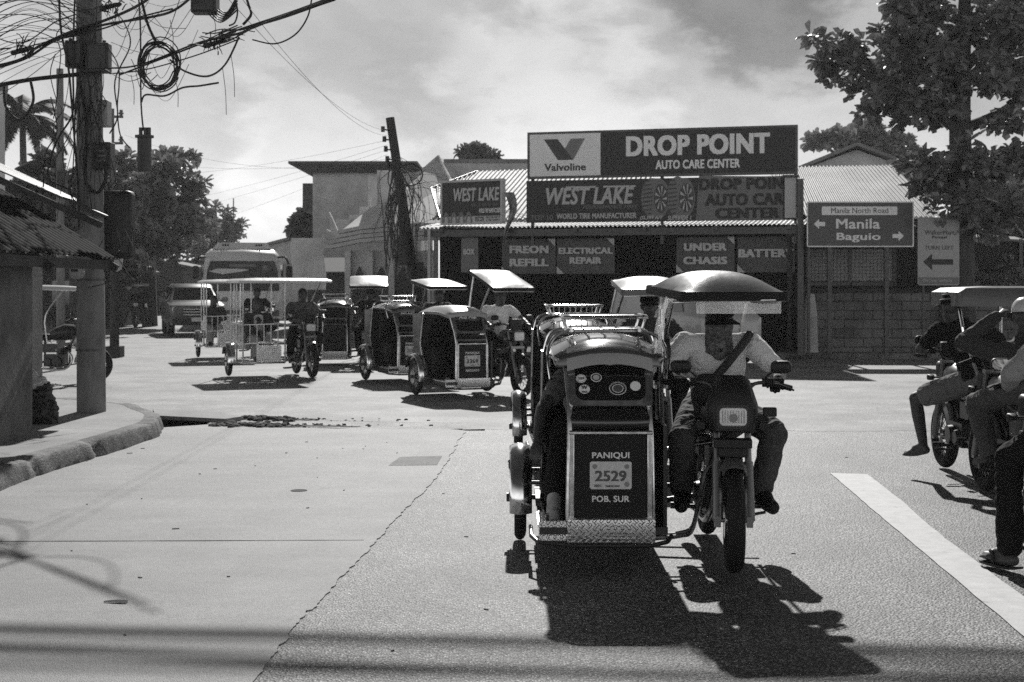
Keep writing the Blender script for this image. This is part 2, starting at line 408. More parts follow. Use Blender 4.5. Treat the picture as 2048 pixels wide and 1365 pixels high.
def tag(o, label, cat, group=None, kind=None):
    o['label'] = label; o['category'] = cat
    if group: o['group'] = group
    if kind: o['kind'] = kind
    return o
def thing(name, label, cat, loc=(0, 0, 0), rz=0.0, group=None):
    o = bpy.data.objects.new(name, None); COL.objects.link(o); o.empty_display_size = 0.2
    o.location = loc; o.rotation_euler = (0, 0, rz)
    return tag(o, label, cat, group)
def struct(name, mb, m, smooth=35):
    o = ob(name, mb, m, None, smooth); o['kind'] = 'structure'; return o

# ------------------------------------------------------------------ lettering: real flat letters, fitted into a rectangle
_dg = None
def text_mesh(body, bold, shear=0.0, space=1.0, depth=0.002, line=1.0, align='CENTER'):
    """letters thickened by laying slightly shifted copies over each other, each a hair in front of the last"""
    cu = bpy.data.curves.new('t', 'FONT'); cu.body = body; cu.size = 1.0; cu.shear = shear
    cu.extrude = depth; cu.align_x = align; cu.space_character = space + bold * 1.2; cu.space_line = line; cu.resolution_u = 3
    o = bpy.data.objects.new('t', cu); COL.objects.link(o)
    dg = bpy.context.evaluated_depsgraph_get(); dg.update()
    me = bpy.data.meshes.new_from_object(o.evaluated_get(dg))
    bpy.data.objects.remove(o); bpy.data.curves.remove(cu)
    if bold > 0.008:
        bm = bmesh.new(); d = bold * 1.1
        for k, (dx, dy) in enumerate(((-d, -d * .6), (d, -d * .6), (-d, d * .6), (d, d * .6), (0, 0))):
            m2 = me.copy(); m2.transform(Matrix.Translation((dx, dy, k * depth * .22))); bm.from_mesh(m2); bpy.data.meshes.remove(m2)
        bm.to_mesh(me); bm.free()
    return me
def lettering(body, x0, x1, z0, z1, y, m, parent, bold=0.02, shear=0.0, face=-1, space=1.0, thick=0.003, name='lettering', rotx=0.0, line=1.0):
    """letters that fill the rectangle x0..x1, z0..z1 of the parent's own axes, standing at y; face -1 reads from -Y, +1 from +Y"""
    me = text_mesh(body, bold, shear, space, 0.002, line)
    co = np.empty(len(me.vertices) * 3, np.float32); me.vertices.foreach_get('co', co); co = co.reshape(-1, 3)
    lo, hi = co.min(0), co.max(0); sz = np.maximum(hi - lo, 1e-6)
    c = np.empty_like(co)
    c[:, 0] = (co[:, 0] - (lo[0] + hi[0]) / 2) / sz[0] * (x1 - x0)
    c[:, 2] = (co[:, 1] - (lo[1] + hi[1]) / 2) / sz[1] * (z1 - z0)
    c[:, 1] = -(co[:, 2] - (lo[2] + hi[2]) / 2) / sz[2] * thick
    me.vertices.foreach_set('co', c.ravel()); me.update()
    me.materials.clear(); me.materials.append(m); me.name = name
    o = bpy.data.objects.new(name, me); COL.objects.link(o); o.parent = parent
    o.location = ((x0 + x1) / 2, y, (z0 + z1) / 2)
    o.rotation_euler = (rotx, 0, 0 if face < 0 else math.pi)
    return o

# ------------------------------------------------------------------ voxel union: one continuous skin out of tapered limbs
def blend(mb, voxel, smooth_it=3):
    me = mb.mesh('blend', 0)
    o = bpy.data.objects.new('blend', me); COL.objects.link(o)
    r = o.modifiers.new('r', 'REMESH'); r.mode = 'VOXEL'; r.voxel_size = voxel; r.use_smooth_shade = True
    s = o.modifiers.new('s', 'SMOOTH'); s.factor = 0.5; s.iterations = smooth_it
    dg = bpy.context.evaluated_depsgraph_get(); dg.update()
    out = bpy.data.meshes.new_from_object(o.evaluated_get(dg))
    bpy.data.objects.remove(o); bpy.data.meshes.remove(me)
    out.polygons.foreach_set('use_smooth', [True] * len(out.polygons))
    return out
from mathutils import noise as mnoise
def wrinkle(me, amp=.006, sc=9.0, seed=0.0):
    """cloth folds: push the skin in and out along its normals in short slanting ridges"""
    nv = len(me.vertices); co = np.empty(nv * 3, np.float32); me.vertices.foreach_get('co', co); co = co.reshape(-1, 3)
    no = np.array([v.normal[:] for v in me.vertices], np.float32)
    d = np.array([mnoise.noise(Vector((c[0] * sc * .8 + seed, c[1] * sc * .8, c[2] * sc * 1.6 + c[0] * sc * .7))) + .5 * mnoise.noise(Vector((c[0] * sc * 2 + seed, c[1] * sc * 2, c[2] * sc * 3.6))) for c in co], np.float32)
    d = (1 - np.abs(d) * 2.2) * amp
    co += no * d[:, None]; me.vertices.foreach_set('co', co.ravel()); me.update(); return me
def limb(mb, pts, rs, n=12):
    """rounded tapered limb with ball ends"""
    pts = [Vector(p) for p in pts]
    mb.tube(pts, rs, n, sub=4 if len(pts) > 2 else 0)
    mb.ell(pts[0], (rs[0],) * 3, 10, 8); mb.ell(pts[-1], (rs[-1],) * 3, 10, 8)

def hand(mb, wrist, d, palm_n, side, curl=0.9, s=1.0):
    """palm and five fingers. d: direction the hand points; palm_n: direction the palm faces; side: +1/-1 puts the thumb on that side"""
    d = Vector(d).normalized(); pn = Vector(palm_n); pn = (pn - d * pn.dot(d)).normalized(); w = d.cross(pn).normalized() * side
    wrist = Vector(wrist)
    for t in (-0.027, -0.009, 0.009, 0.027):
        limb(mb, [wrist, wrist + d * 0.085 * s + w * t * s], [0.017 * s, 0.012 * s], 8)
    for t, ln in ((-0.030, 0.062), (-0.010, 0.076), (0.010, 0.082), (0.030, 0.072)):
        p = wrist + d * 0.085 * s + w * t * s; pts = [p]; a = 0.25
        for k in range(3):
            a += curl * (0.55 + 0.2 * k); dd = d * math.cos(a) + pn * math.sin(a)
            p = p + dd * ln * s * (0.45, 0.32, 0.27)[k]; pts.append(p)
        limb(mb, pts, [0.0095 * s, 0.009 * s, 0.0085 * s, 0.0075 * s], 8)
    p = wrist + d * 0.022 * s + w * 0.022 * s; q = p + (d * 0.5 + w * 0.7 + pn * 0.35) * 0.04 * s; r_ = q + (d * 0.8 + pn * 0.6) * 0.035 * s
    limb(mb, [p, q, r_], [0.013 * s, 0.0105 * s, 0.0085 * s], 8)

def frame_of(fwd, up=(0, 0, 1)):
    f = Vector(fwd).normalized(); u = Vector(up); r = f.cross(u).normalized(); u = r.cross(f)
    return f, r, u
def head(mb, c, fwd, s=1.0):
    f, r, u = frame_of(fwd); c = Vector(c)
    m3 = Matrix((r, f, u)).transposed().to_euler()
    P = lambda x, y, z: c + (r * x + f * y + u * z) * s
    mb.ell(P(0, -0.008, 0.03), (0.074 * s, 0.094 * s, 0.092 * s), 16, 12, m3)
    mb.ell(P(0, 0.03, -0.045), (0.056 * s, 0.062 * s, 0.075 * s), 14, 10, m3)
    mb.ell(P(0, 0.062, -0.098), (0.026 * s, 0.024 * s, 0.02 * s), 10, 8, m3)        # chin
    limb(mb, [P(0, 0.085, 0.012), P(0, 0.107, -0.03)], [0.011 * s, 0.017 * s], 8)    # nose
    for sx in (-1, 1):
        mb.ell(P(sx * 0.076, -0.005, -0.005), (0.012 * s, 0.022 * s, 0.034 * s), 8, 8, m3)
        limb(mb, [P(sx * 0.012, 0.092, 0.032), P(sx * 0.05, 0.08, 0.032)], [0.009 * s, 0.008 * s], 6)   # brow
        mb.ell(P(sx * 0.04, 0.072, -0.02), (0.022 * s, 0.018 * s, 0.018 * s), 8, 6, m3)   # cheek
    limb(mb, [P(-0.022, 0.091, -0.062), P(0, 0.097, -0.061), P(0.022, 0.091, -0.062)], [0.007 * s, 0.009 * s, 0.007 * s], 6)   # lips
    return P, m3

def person(label, J, loc, rz, vox=0.011, top=None, sleeve=0.55, legs=None, leg_len=1.0, shoe=None, feet='shoe', hairm='hair', fwd=(0, 1, -0.1),
           hats=(), grips=True, handdirs=None, group=None, hand_on=True, scale=1.0):
    """J: joints in local axes (hip, chest, neck, head, then sh/el/wr l and r, hp/kn/an/to l and r). l is local -X."""
    root = thing('person', label, 'person', loc, rz, group)
    root.scale = (scale,) * 3
    V = {k: Vector(v) for k, v in J.items()}
    b = MB()
    up = (V['neck'] - V['hip']).normalized(); rt = (V['sh_r'] - V['sh_l']).normalized(); fw = up.cross(rt).normalized()
    fw = -fw if fw.dot(Vector(fwd)) < 0 else fw
    m3 = Matrix((rt, fw, up)).transposed().to_euler()
    mid = V['hip'].lerp(V['chest'], 0.5)
    def torso(mbx, g):
        mbx.ell(V['hip'], (0.165 + g, 0.115 + g, 0.12 + g), 16, 10, m3)
        mbx.ell(mid, (0.145 + g, 0.105 + g, 0.17 + g), 16, 10, m3)
        mbx.ell(V['chest'], (0.165 + g, 0.115 + g, 0.19 + g), 16, 10, m3)
        for s_ in 'lr': limb(mbx, [V['chest'].lerp(V['neck'], 0.55), V['sh_' + s_]], [0.075 + g, 0.058 + g])
    torso(b, 0.0)
    limb(b, [V['neck'] - up * 0.06, V['neck'], V['head'] - Vector((0, 0, 0.03))], [0.062, 0.054, 0.052])
    P, hm = head(b, V['head'], fwd)
    for s_, sg in (('l', -1), ('r', 1)):
        if 'el_' + s_ in V:
            limb(b, [V['sh_' + s_], V['sh_' + s_].lerp(V['el_' + s_], 0.5), V['el_' + s_]], [0.052, 0.047, 0.038])
            limb(b, [V['el_' + s_], V['el_' + s_].lerp(V['wr_' + s_], 0.35), V['wr_' + s_]], [0.038, 0.038, 0.026])
            if hand_on:
                d = (V['wr_' + s_] - V['el_' + s_]).normalized(); pn = Vector((0, 0.2, -1))
                if handdirs and s_ in handdirs: d, pn = Vector(handdirs[s_][0]), Vector(handdirs[s_][1])
                tm = d.cross(pn - d * pn.dot(d)); inner = -1 if s_ == 'r' else 1
                sd_ = 1 if tm.dot(rt) * inner > 0 else -1
                hand(b, V['wr_' + s_], d, pn, sd_, 1.0 if grips else 0.35)
        if 'kn_' + s_ in V:
            limb(b, [V['hp_' + s_], V['hp_' + s_].lerp(V['kn_' + s_], 0.5), V['kn_' + s_]], [0.082, 0.072, 0.055])
            limb(b, [V['kn_' + s_], V['kn_' + s_].lerp(V['an_' + s_], 0.35), V['an_' + s_]], [0.052, 0.054, 0.036])
            an, to = V['an_' + s_], V['to_' + s_]; dn = Vector((0, 0, -1))
            heel = an - (to - an).normalized() * 0.03 + dn * 0.045
            limb(b, [heel, an.lerp(to, 0.45) + dn * 0.03, to + dn * 0.012], [0.034, 0.036, 0.026])
            limb(b, [an, an.lerp(to, 0.5)], [0.036, 0.032])
            tside = (to - an).cross(dn).normalized()
            if feet != 'shoe':
                for q in range(5): limb(b, [an.lerp(to, 0.8) + tside * (q - 2) * 0.016 + dn * 0.02, to + (to - an).normalized() * (0.03 - abs(q - 1.5) * 0.007) + tside * (q - 2) * 0.017 + dn * 0.018], [0.011, 0.0095], 6)
    ob('body', blend(b, vox), MATS['skin'], root)
    if top:
        t = MB(); torso(t, 0.014)
        for s_ in 'lr':
            if 'el_' + s_ in V:
                q = V['sh_' + s_].lerp(V['el_' + s_], min(1, sleeve))
                limb(t, [V['sh_' + s_], V['sh_' + s_].lerp(q, .5), q], [0.074, 0.070, 0.062])
                if sleeve > 1: limb(t, [V['el_' + s_], V['el_' + s_].lerp(V['wr_' + s_], 0.45), V['el_' + s_].lerp(V['wr_' + s_], 0.95)], [0.056, 0.054, 0.042])
        t.tube([V['neck'] - up * 0.05, V['neck'] + up * 0.012], [0.085, 0.072], 14)
        ob('shirt', wrinkle(blend(t, vox * 0.95, 2), .005), MATS[top], root)
    if legs:
        t = MB(); t.ell(V['hip'] - up * 0.03, (0.182, 0.134, 0.125), 16, 10, m3)
        for s_ in 'lr':
            if 'kn_' + s_ in V:
                if leg_len < 0.7:
                    q = V['hp_' + s_].lerp(V['kn_' + s_], leg_len * 1.5)
                    limb(t, [V['hp_' + s_], V['hp_' + s_].lerp(q, .5), q], [0.105, 0.10, 0.092])
                else:
                    q = V['kn_' + s_].lerp(V['an_' + s_], 0.93 * leg_len)
                    limb(t, [V['hp_' + s_], V['hp_' + s_].lerp(V['kn_' + s_], 0.5), V['kn_' + s_]], [0.102, 0.09, 0.078])
                    limb(t, [V['kn_' + s_], V['kn_' + s_].lerp(q, 0.5), q], [0.078, 0.075, 0.07])
        ob('trousers' if leg_len >= 0.7 else 'shorts', wrinkle(blend(t, vox * 0.95, 2), .0055, 8.0, 5.0), MATS[legs], root)
    for s_ in 'lr':
        if 'kn_' + s_ in V and shoe:
            t = MB(); an, to = V['an_' + s_], V['to_' + s_]; dn = Vector((0, 0, -1)); f = (to - an).normalized()
            if feet == 'shoe':
                heel = an - f * 0.035 + dn * 0.045
                limb(t, [heel, an.lerp(to, 0.5) + dn * 0.035, to + f * 0.01 + dn * 0.018], [0.046, 0.048, 0.042]); limb(t, [an + Vector((0, 0, .02)), an.lerp(to, 0.6) + dn * 0.015], [0.048, 0.042])
                ob('shoe', blend(t, vox, 2), MATS[shoe], root)
            else:
                side = f.cross(Vector((0, 0, 1))).normalized(); base = dn * 0.082
                pts = []
                for k, (a, w) in enumerate(((-0.075, 0.028), (-0.03, 0.04), (0.05, 0.04), (0.12, 0.05), (0.19, 0.045), (0.225, 0.022))):
                    slope = an.lerp(to, max(-.4, a / max(0.05, (to - an).length)))
                    pts.append((slope + base * (1 - 0.55 * max(0, min(1, a / 0.2))), w))
                rings = [[c + side * w, c + side * w + dn * 0.014, c - side * w + dn * 0.014, c - side * w] for c, w in pts]
                t.loft(rings)
                for sg in (-1, 1):
                    t.tube([an.lerp(to, 0.45) + side * 0.048 * sg + dn * 0.055, an.lerp(to, 0.55) + side * 0.03 * sg - dn * 0.012, an.lerp(to, 0.85) + Vector((0, 0, 0.012))], 0.009, 6, sub=3)
                ob('slipper', t, MATS[shoe], root)
    if hairm and 'bald' not in hats:
        h = MB(); h.ell(P(0, -0.02, 0.045), (0.083, 0.098, 0.094), 18, 10, hm, zmin=-0.25)
        if 'long' in hats: limb(h, [P(0, -0.05, 0.02), P(0, -0.085, -0.12), P(0, -0.09, -0.26)], [0.075, 0.075, 0.04])
        ob('hair', h, MATS[hairm], root)
    if 'cap' in hats or 'cap_w' in hats or 'stripe' in hats:
        h = MB(); h.ell(P(0, -0.012, 0.05), (0.090, 0.108, 0.10), 20, 10, hm, zmin=-0.12)
        f, r_, u = frame_of(fwd)
        br = [[P(math.sin(a) * q * 0.09 / 0.09, 0.02 + math.cos(a) * q, 0.052 - (q - 0.09) * 0.25 - 0.035 * math.sin(a) ** 2) for a in [R(-44 + 88 * j / 8) for j in range(9)]] for k, q in enumerate((0.10, 0.13, 0.158))]
        top_ = [p for ring in br for p in ring]
        fs = [(i * 9 + j, i * 9 + j + 1, (i + 1) * 9 + j + 1, (i + 1) * 9 + j) for i in range(2) for j in range(8)]
        h.add(top_, fs); h.add([p - u * 0.006 for p in top_], fs)
        cap = ob('cap', h, MATS['pale_vinyl'] if 'cap_w' in hats else MATS['black_cotton'], root)
        if 'stripe' in hats:
            st = MB(); 
            for zz in (0.075, 0.115):
                rr = math.sqrt(max(0.01, 1 - ((zz - .05) / 0.10) ** 2))
                st.tube([P(math.sin(a) * 0.092 * rr, -0.012 + math.cos(a) * 0.11 * rr, zz) for a in [2 * math.pi * j / 20 for j in range(20)]], 0.006, 6, closed=True)
            ob('stripe', st, MATS['grey_lettering'], cap)
    return root, V, P, hm
# ------------------------------------------------------------------ motorcycles and tricycles
CACHE = {}
def cm(key, fn, smooth=35):
    if key not in CACHE:
        b = MB(); fn(b); CACHE[key] = b.mesh(key, smooth)
        CACHE[key]['shared'] = 1
    return CACHE[key]
def part(name, key, fn, m, parent, smooth=35, bevel=0.0, loc=None, rot=None):
    me = cm(key + '|' + m.name, fn, smooth)
    return ob(name, me, m, parent, bevel=bevel, loc=loc, rot=rot)

def tyre_fn(R0, w):
    def fn(b):
        prof = []
        for k in range(14):
            a = 2 * math.pi * k / 14
            rr = math.sin(a); q = abs(rr)
            prof.append((w * 0.5 * math.cos(a) * (1.0 if rr > 0 else 0.8), R0 - 0.055 + 0.055 * rr))
        b.lathe(prof, 'x', n=44)
    return fn
def rim_fn(R0, w, spokes=18, disc=False):
    def fn(b):
        b.lathe([(-w * .36, R0 - .05), (w * .36, R0 - .05), (w * .36, R0 - .075), (w * .15, R0 - .068), (-w * .15, R0 - .068), (-w * .36, R0 - .075)], 'x', n=36)
        b.lathe([(-0.05, 0.0), (-0.05, 0.035), (-0.03, 0.045), (0.03, 0.045), (0.05, 0.035), (0.05, 0.0)], 'x', n=16)
        for k in range(spokes):
            a = 2 * math.pi * k / spokes
            for sx in (-1, 1):
                a2 = a + (0.35 if k % 2 else -0.35)
                b.cyl((sx * 0.038, 0.042 * math.cos(a), 0.042 * math.sin(a)), (sx * 0.008, (R0 - .07) * math.cos(a2), (R0 - .07) * math.sin(a2)), 0.0035, n=5)
        b.lathe([(0.05, 0.03), (0.052, 0.1), (0.046, 0.1), (0.044, 0.03)], 'x', n=24)
    return fn

def wheel(root, loc, R0=0.29, w=0.095, rot=None, rimm=None, rotz=0.0):
    t = part('wheel', f'tyre{R0}{w}', tyre_fn(R0, w), M_rubber, root, loc=loc, rot=(0, 0, rotz))
    part('rim', f'rim{R0}{w}', rim_fn(R0, w), rimm or M_chromed, t)
    return t

def moto(root, o):
    steer = o.get('steer', 0.0); pv = (0, 0.40, 0)
    st = dict(loc=pv, rot=(0, 0, steer)); body = o.get('body', M_dark)
    cs, sn = math.cos(steer), math.sin(steer)
    q = Vector((0 * cs - 0.22 * sn, 0.22 * cs, 0)) + Vector(pv)
    wheel(root, (q.x, q.y, 0.29), 0.29, 0.105, rotz=steer)
    wheel(root, (0, -0.62, 0.29), 0.29, 0.098)
    def fork(b):
        for s in (-1, 1):
            b.cyl((s * .088, .22, .29), (s * .088, .10, .60), .030, .027); b.cyl((s * .088, .10, .60), (s * .088, -.03, .96), .019)
            b.box((s * .088, .225, .285), (.035, .05, .06))
        b.box((0, .07, .70), (.22, .06, .035)); b.box((0, -.02, .94), (.22, .06, .03))
        b.cyl((-.11, .22, .29), (.11, .22, .29), .012)
    part('fork', 'fork', fork, M_alu, root, **st)
    def ff(b):
        rings = []
        for k in range(15):
            a = R(66 + 108 * k / 14); ring = []
            for j in range(9):
                t = -1 + 2 * j / 8
                rr = 0.325 + 0.02 * (1 - t * t) - (0.035 if abs(t) > .9 else 0)
                ring.append((t * .066, .22 + rr * math.cos(a), .29 + rr * math.sin(a)))
            ring += [(p[0] * .95, .22 + (p[1] - .22) * .975, .29 + (p[2] - .29) * .975) for p in reversed(ring)]
            rings.append(ring)
        b.loft(rings)
        for s in (-1, 1): b.cyl((s * .085, .13, .5), (s * .06, .2, .6), .008)
    part('front_fender', 'ffend', ff, o.get('fender', M_alu), root, **st)
    def hb(b): b.tube([(-.34, -.15, 1.0), (-.24, -.11, 1.03), (-.13, -.03, 1.03), (-.07, .0, .97), (.07, .0, .97), (.13, -.03, 1.03), (.24, -.11, 1.03), (.34, -.15, 1.0)], .011, 8, sub=4); b.cyl((-.13, -.03, 1.03), (.13, -.03, 1.03), .007)
    h = part('handlebar', 'hbar', hb, M_steel, root, **st)
    for s in (-1, 1):
        def gr(b): b.tube([(s * .235, -.108, 1.03), (s * .35, -.156, .997)], .0175, 10); b.tube([(s * .2, -.05, 1.03), (s * .27, -.06, 1.025), (s * .36, -.10, .99)], .006, 6, sub=3); b.box((s * .205, -.09, 1.035), (.05, .045, .05))
        part('grip', f'grip{s}', gr, M_rubber, h)
        def mi(b): b.tube([(s * .19, -.08, 1.04), (s * .2, -.06, 1.07), (s * .25, -.06, 1.11)], .006, 6, sub=3); b.loft([[(s * .27 + u, -.065 - d, 1.125 + v) for (u, v) in rrect(.12 * g, .075 * g, .03 * g, cx=s * .015)] for d, g in ((-.03, .55), (-.018, .9), (0.0, 1.0), (.008, .97))])
        mr = part('mirror', f'mirror{s}', mi, M_black, root, **st)
        def mg(b): b.loft([[(s * .27 + u, -.0745 - d, 1.125 + v) for (u, v) in rrect(.105, .062, .026, cx=s * .015)] for d in (0, .004)])
        part('mirror_glass', f'mglass{s}', mg, M_refl, mr)
        def ts(b): b.cyl((s * .07, .04, .80), (s * .15, .05, .80), .008, n=8); b.loft([[(s * .175 + u, .04 + d, .80 + v) for (u, v) in rrect(.055 * g, .05 * g, .015 * g)] for d, g in ((-.035, .5), (-.01, 1), (.03, 1), (.036, .8))])
        part('turn_signal', f'tsig{s}', ts, M_black, root, **st)
    def hl(b): b.loft([[(u, d, .86 + v) for (u, v) in rrect(.19 * g, .145 * g, .035 * g)] for d, g in ((-.02, .5), (.05, .95), (.14, 1.03), (.155, 1.03), (.155, .9), (.13, .88))])
    hh = part('headlight', 'hlight', hl, M_black, root, **st)
    def ln(b): b.loft([[(u, d, .86 + v) for (u, v) in rrect(.168 * g, .123 * g, .028 * g)] for d, g in ((.125, 1), (.142, 1), (.152, .86), (.157, .5))])
    part('lens', 'hlens', ln, M_lens, hh)
    if o.get('cowl'):
        def cw(b):
            rings = []
            for d, w0, w1, z0, z1 in ((-.03, .22, .16, .80, 1.07), (.05, .29, .20, .76, 1.085), (.12, .275, .18, .765, 1.045), (.165, .225, .13, .78, .975), (.172, .19, .10, .785, .95)):
                rings.append([(w0 * .42, d, z0), (w0 * .5, d, z0 + .07), (w0 * .5, d, .92), (w1 * .5, d, z1 - .03), (w1 * .3, d, z1), (-w1 * .3, d, z1), (-w1 * .5, d, z1 - .03), (-w0 * .5, d, .92), (-w0 * .5, d, z0 + .07), (-w0 * .42, d, z0)])
            b.loft(rings[:4])
        part('cowl', 'cowl', cw, M_black, root, smooth=50, **st)
        def cl(b): b.loft([[(u, .165 + d, .86 + v) for (u, v) in rrect(.185, .135, .03)] for d in (0, .02)])
        part('headlight_frame', 'hframe', cl, M_gloss, root, **st)
        def l2(b): b.loft([[(u, d, .86 + v) for (u, v) in rrect(.150 * g, .100 * g, .024 * g)] for d, g in ((.176, 1), (.186, 1), (.192, .9), (.194, .5))])
        lz = part('lens', 'hlens2', l2, M_lens, hh)
        def bl(b):
            b.lathe([(.1945, .001), (.1945, .021), (.198, .024), (.198, .001)], 'y', c=(0, 0, .855), n=20)
            for k in range(9): b.box((-.06 + .015 * k, .1948, .862), (.0022, .004, .07))
        part('bulb', 'hbulb', bl, M_textg, lz)
        def bx(b): b.box((0, .14, .71), (.21, .10, .05)); b.box((0, .12, .66), (.16, .06, .06)); b.box((-.205, .13, .885), (.075, .05, .05)); b.cyl((-.13, .12, .84), (-.2, .13, .84), .008)
        part('lower_cowl', 'lcowl', bx, M_black, root, bevel=.006, **st)
    else:
        def mtr(b): b.box((0, .03, 1.04), (.19, .07, .13)); b.box((0, .06, .97), (.15, .05, .06))
        part('instrument_cluster', 'cluster', mtr, M_black, root, bevel=.012, **st)
    def tank(b): b.loft([[(x * wv * .5, y, z0 + (z * .5 + .5) * hv) for (x, z) in [(math.cos(t), math.sin(t)) for t in [2 * math.pi * k / 16 for k in range(16)]]] for y, wv, z0, hv in ((.33, .10, .76, .10), (.27, .25, .70, .24), (.12, .29, .68, .27), (-.02, .24, .68, .22), (-.1, .16, .70, .14))])
    part('fuel_tank', 'tank', tank, body, root)
    def seat(b): b.loft([[(x * wv * .5, y, z) for (x, z) in ((-1, .70), (-1, zt - .03), (-.8, zt), (.8, zt), (1, zt - .03), (1, .70))] for y, wv, zt in ((-.05, .16, .77), (-.15, .22, .79), (-.4, .25, .785), (-.7, .23, .82), (-.76, .2, .80))])
    part('seat', 'seat', seat, M_vinyl_k, root)
    def fr(b):
        b.tube([(0, .36, .9), (0, .22, .6), (0, .2, .3), (0, -.1, .24), (0, -.2, .4), (0, -.2, .7)], .018, 8)
        for s in (-1, 1):
            b.tube([(s * .05, .3, .74), (s * .1, -.2, .70), (s * .11, -.75, .72)], .014, 8); b.tube([(s * .09, -.15, .34), (s * .075, -.62, .29)], .018, 8)
            b.cyl((s * .1, -.5, .68), (s * .09, -.6, .34), .026); b.cyl((s * .09, -.02, .27), (s * .26, -.02, .27), .013); b.cyl((s * .09, -.42, .36), (s * .22, -.42, .36), .012)
            b.cyl((s * .2, -.02, .275), (s * .3, -.02, .275), .02)
        b.box((0, -.55, .60), (.19, .5, .12))
        b.lathe([(-.04, .335), (.04, .335), (.075, .325), (.075, .345), (-.075, .345), (-.075, .325)], 'x', c=(0, -.62, .29), n=20, a0=R(75), a1=R(200))
        b.box((0, -.82, .66), (.16, .1, .1)); b.tube([(-.08, .2, .3), (-.12, .05, .22), (-.26, .02, .24)], .01, 6)
    part('frame', 'mframe', fr, M_steel, root)
    def eng(b):
        b.box((0, -.02, .36), (.22, .34, .2)); b.box((0, .10, .50), (.15, .16, .12), (.5, 0, 0))
        for k in range(7): b.box((0, .10 + k * .012, .45 + k * .022), (.19, .18, .008), (.5, 0, 0))
        for s in (-1, 1):
            b.cyl((s * .1, .03, .35), (s * .16, .03, .35), .085, .075, 18); b.cyl((s * .1, -.12, .34), (s * .15, -.12, .34), .07, .06, 18)
        b.box((0, -.12, .56), (.14, .22, .14))
    part('engine', 'engine', eng, M_steel, root, bevel=.006)
    def ex(b): b.tube([(.05, .2, .5), (.08, .27, .38), (.11, .15, .22), (.12, -.2, .23)], .02, 8, sub=4); b.tube([(.125, -.2, .23), (.135, -.3, .25), (.145, -.85, .36), (.145, -.9, .37)], [.022, .042, .046, .03], 12)
    part('exhaust', 'exh', ex, M_chromed, root)

def outer_profile():
    # (y, z) round the cab seen from the side, from the nose foot up and over to the back
    return [(.50, .20), (.50, .76), (.47, .84), (.38, 1.00), (.27, 1.15)]

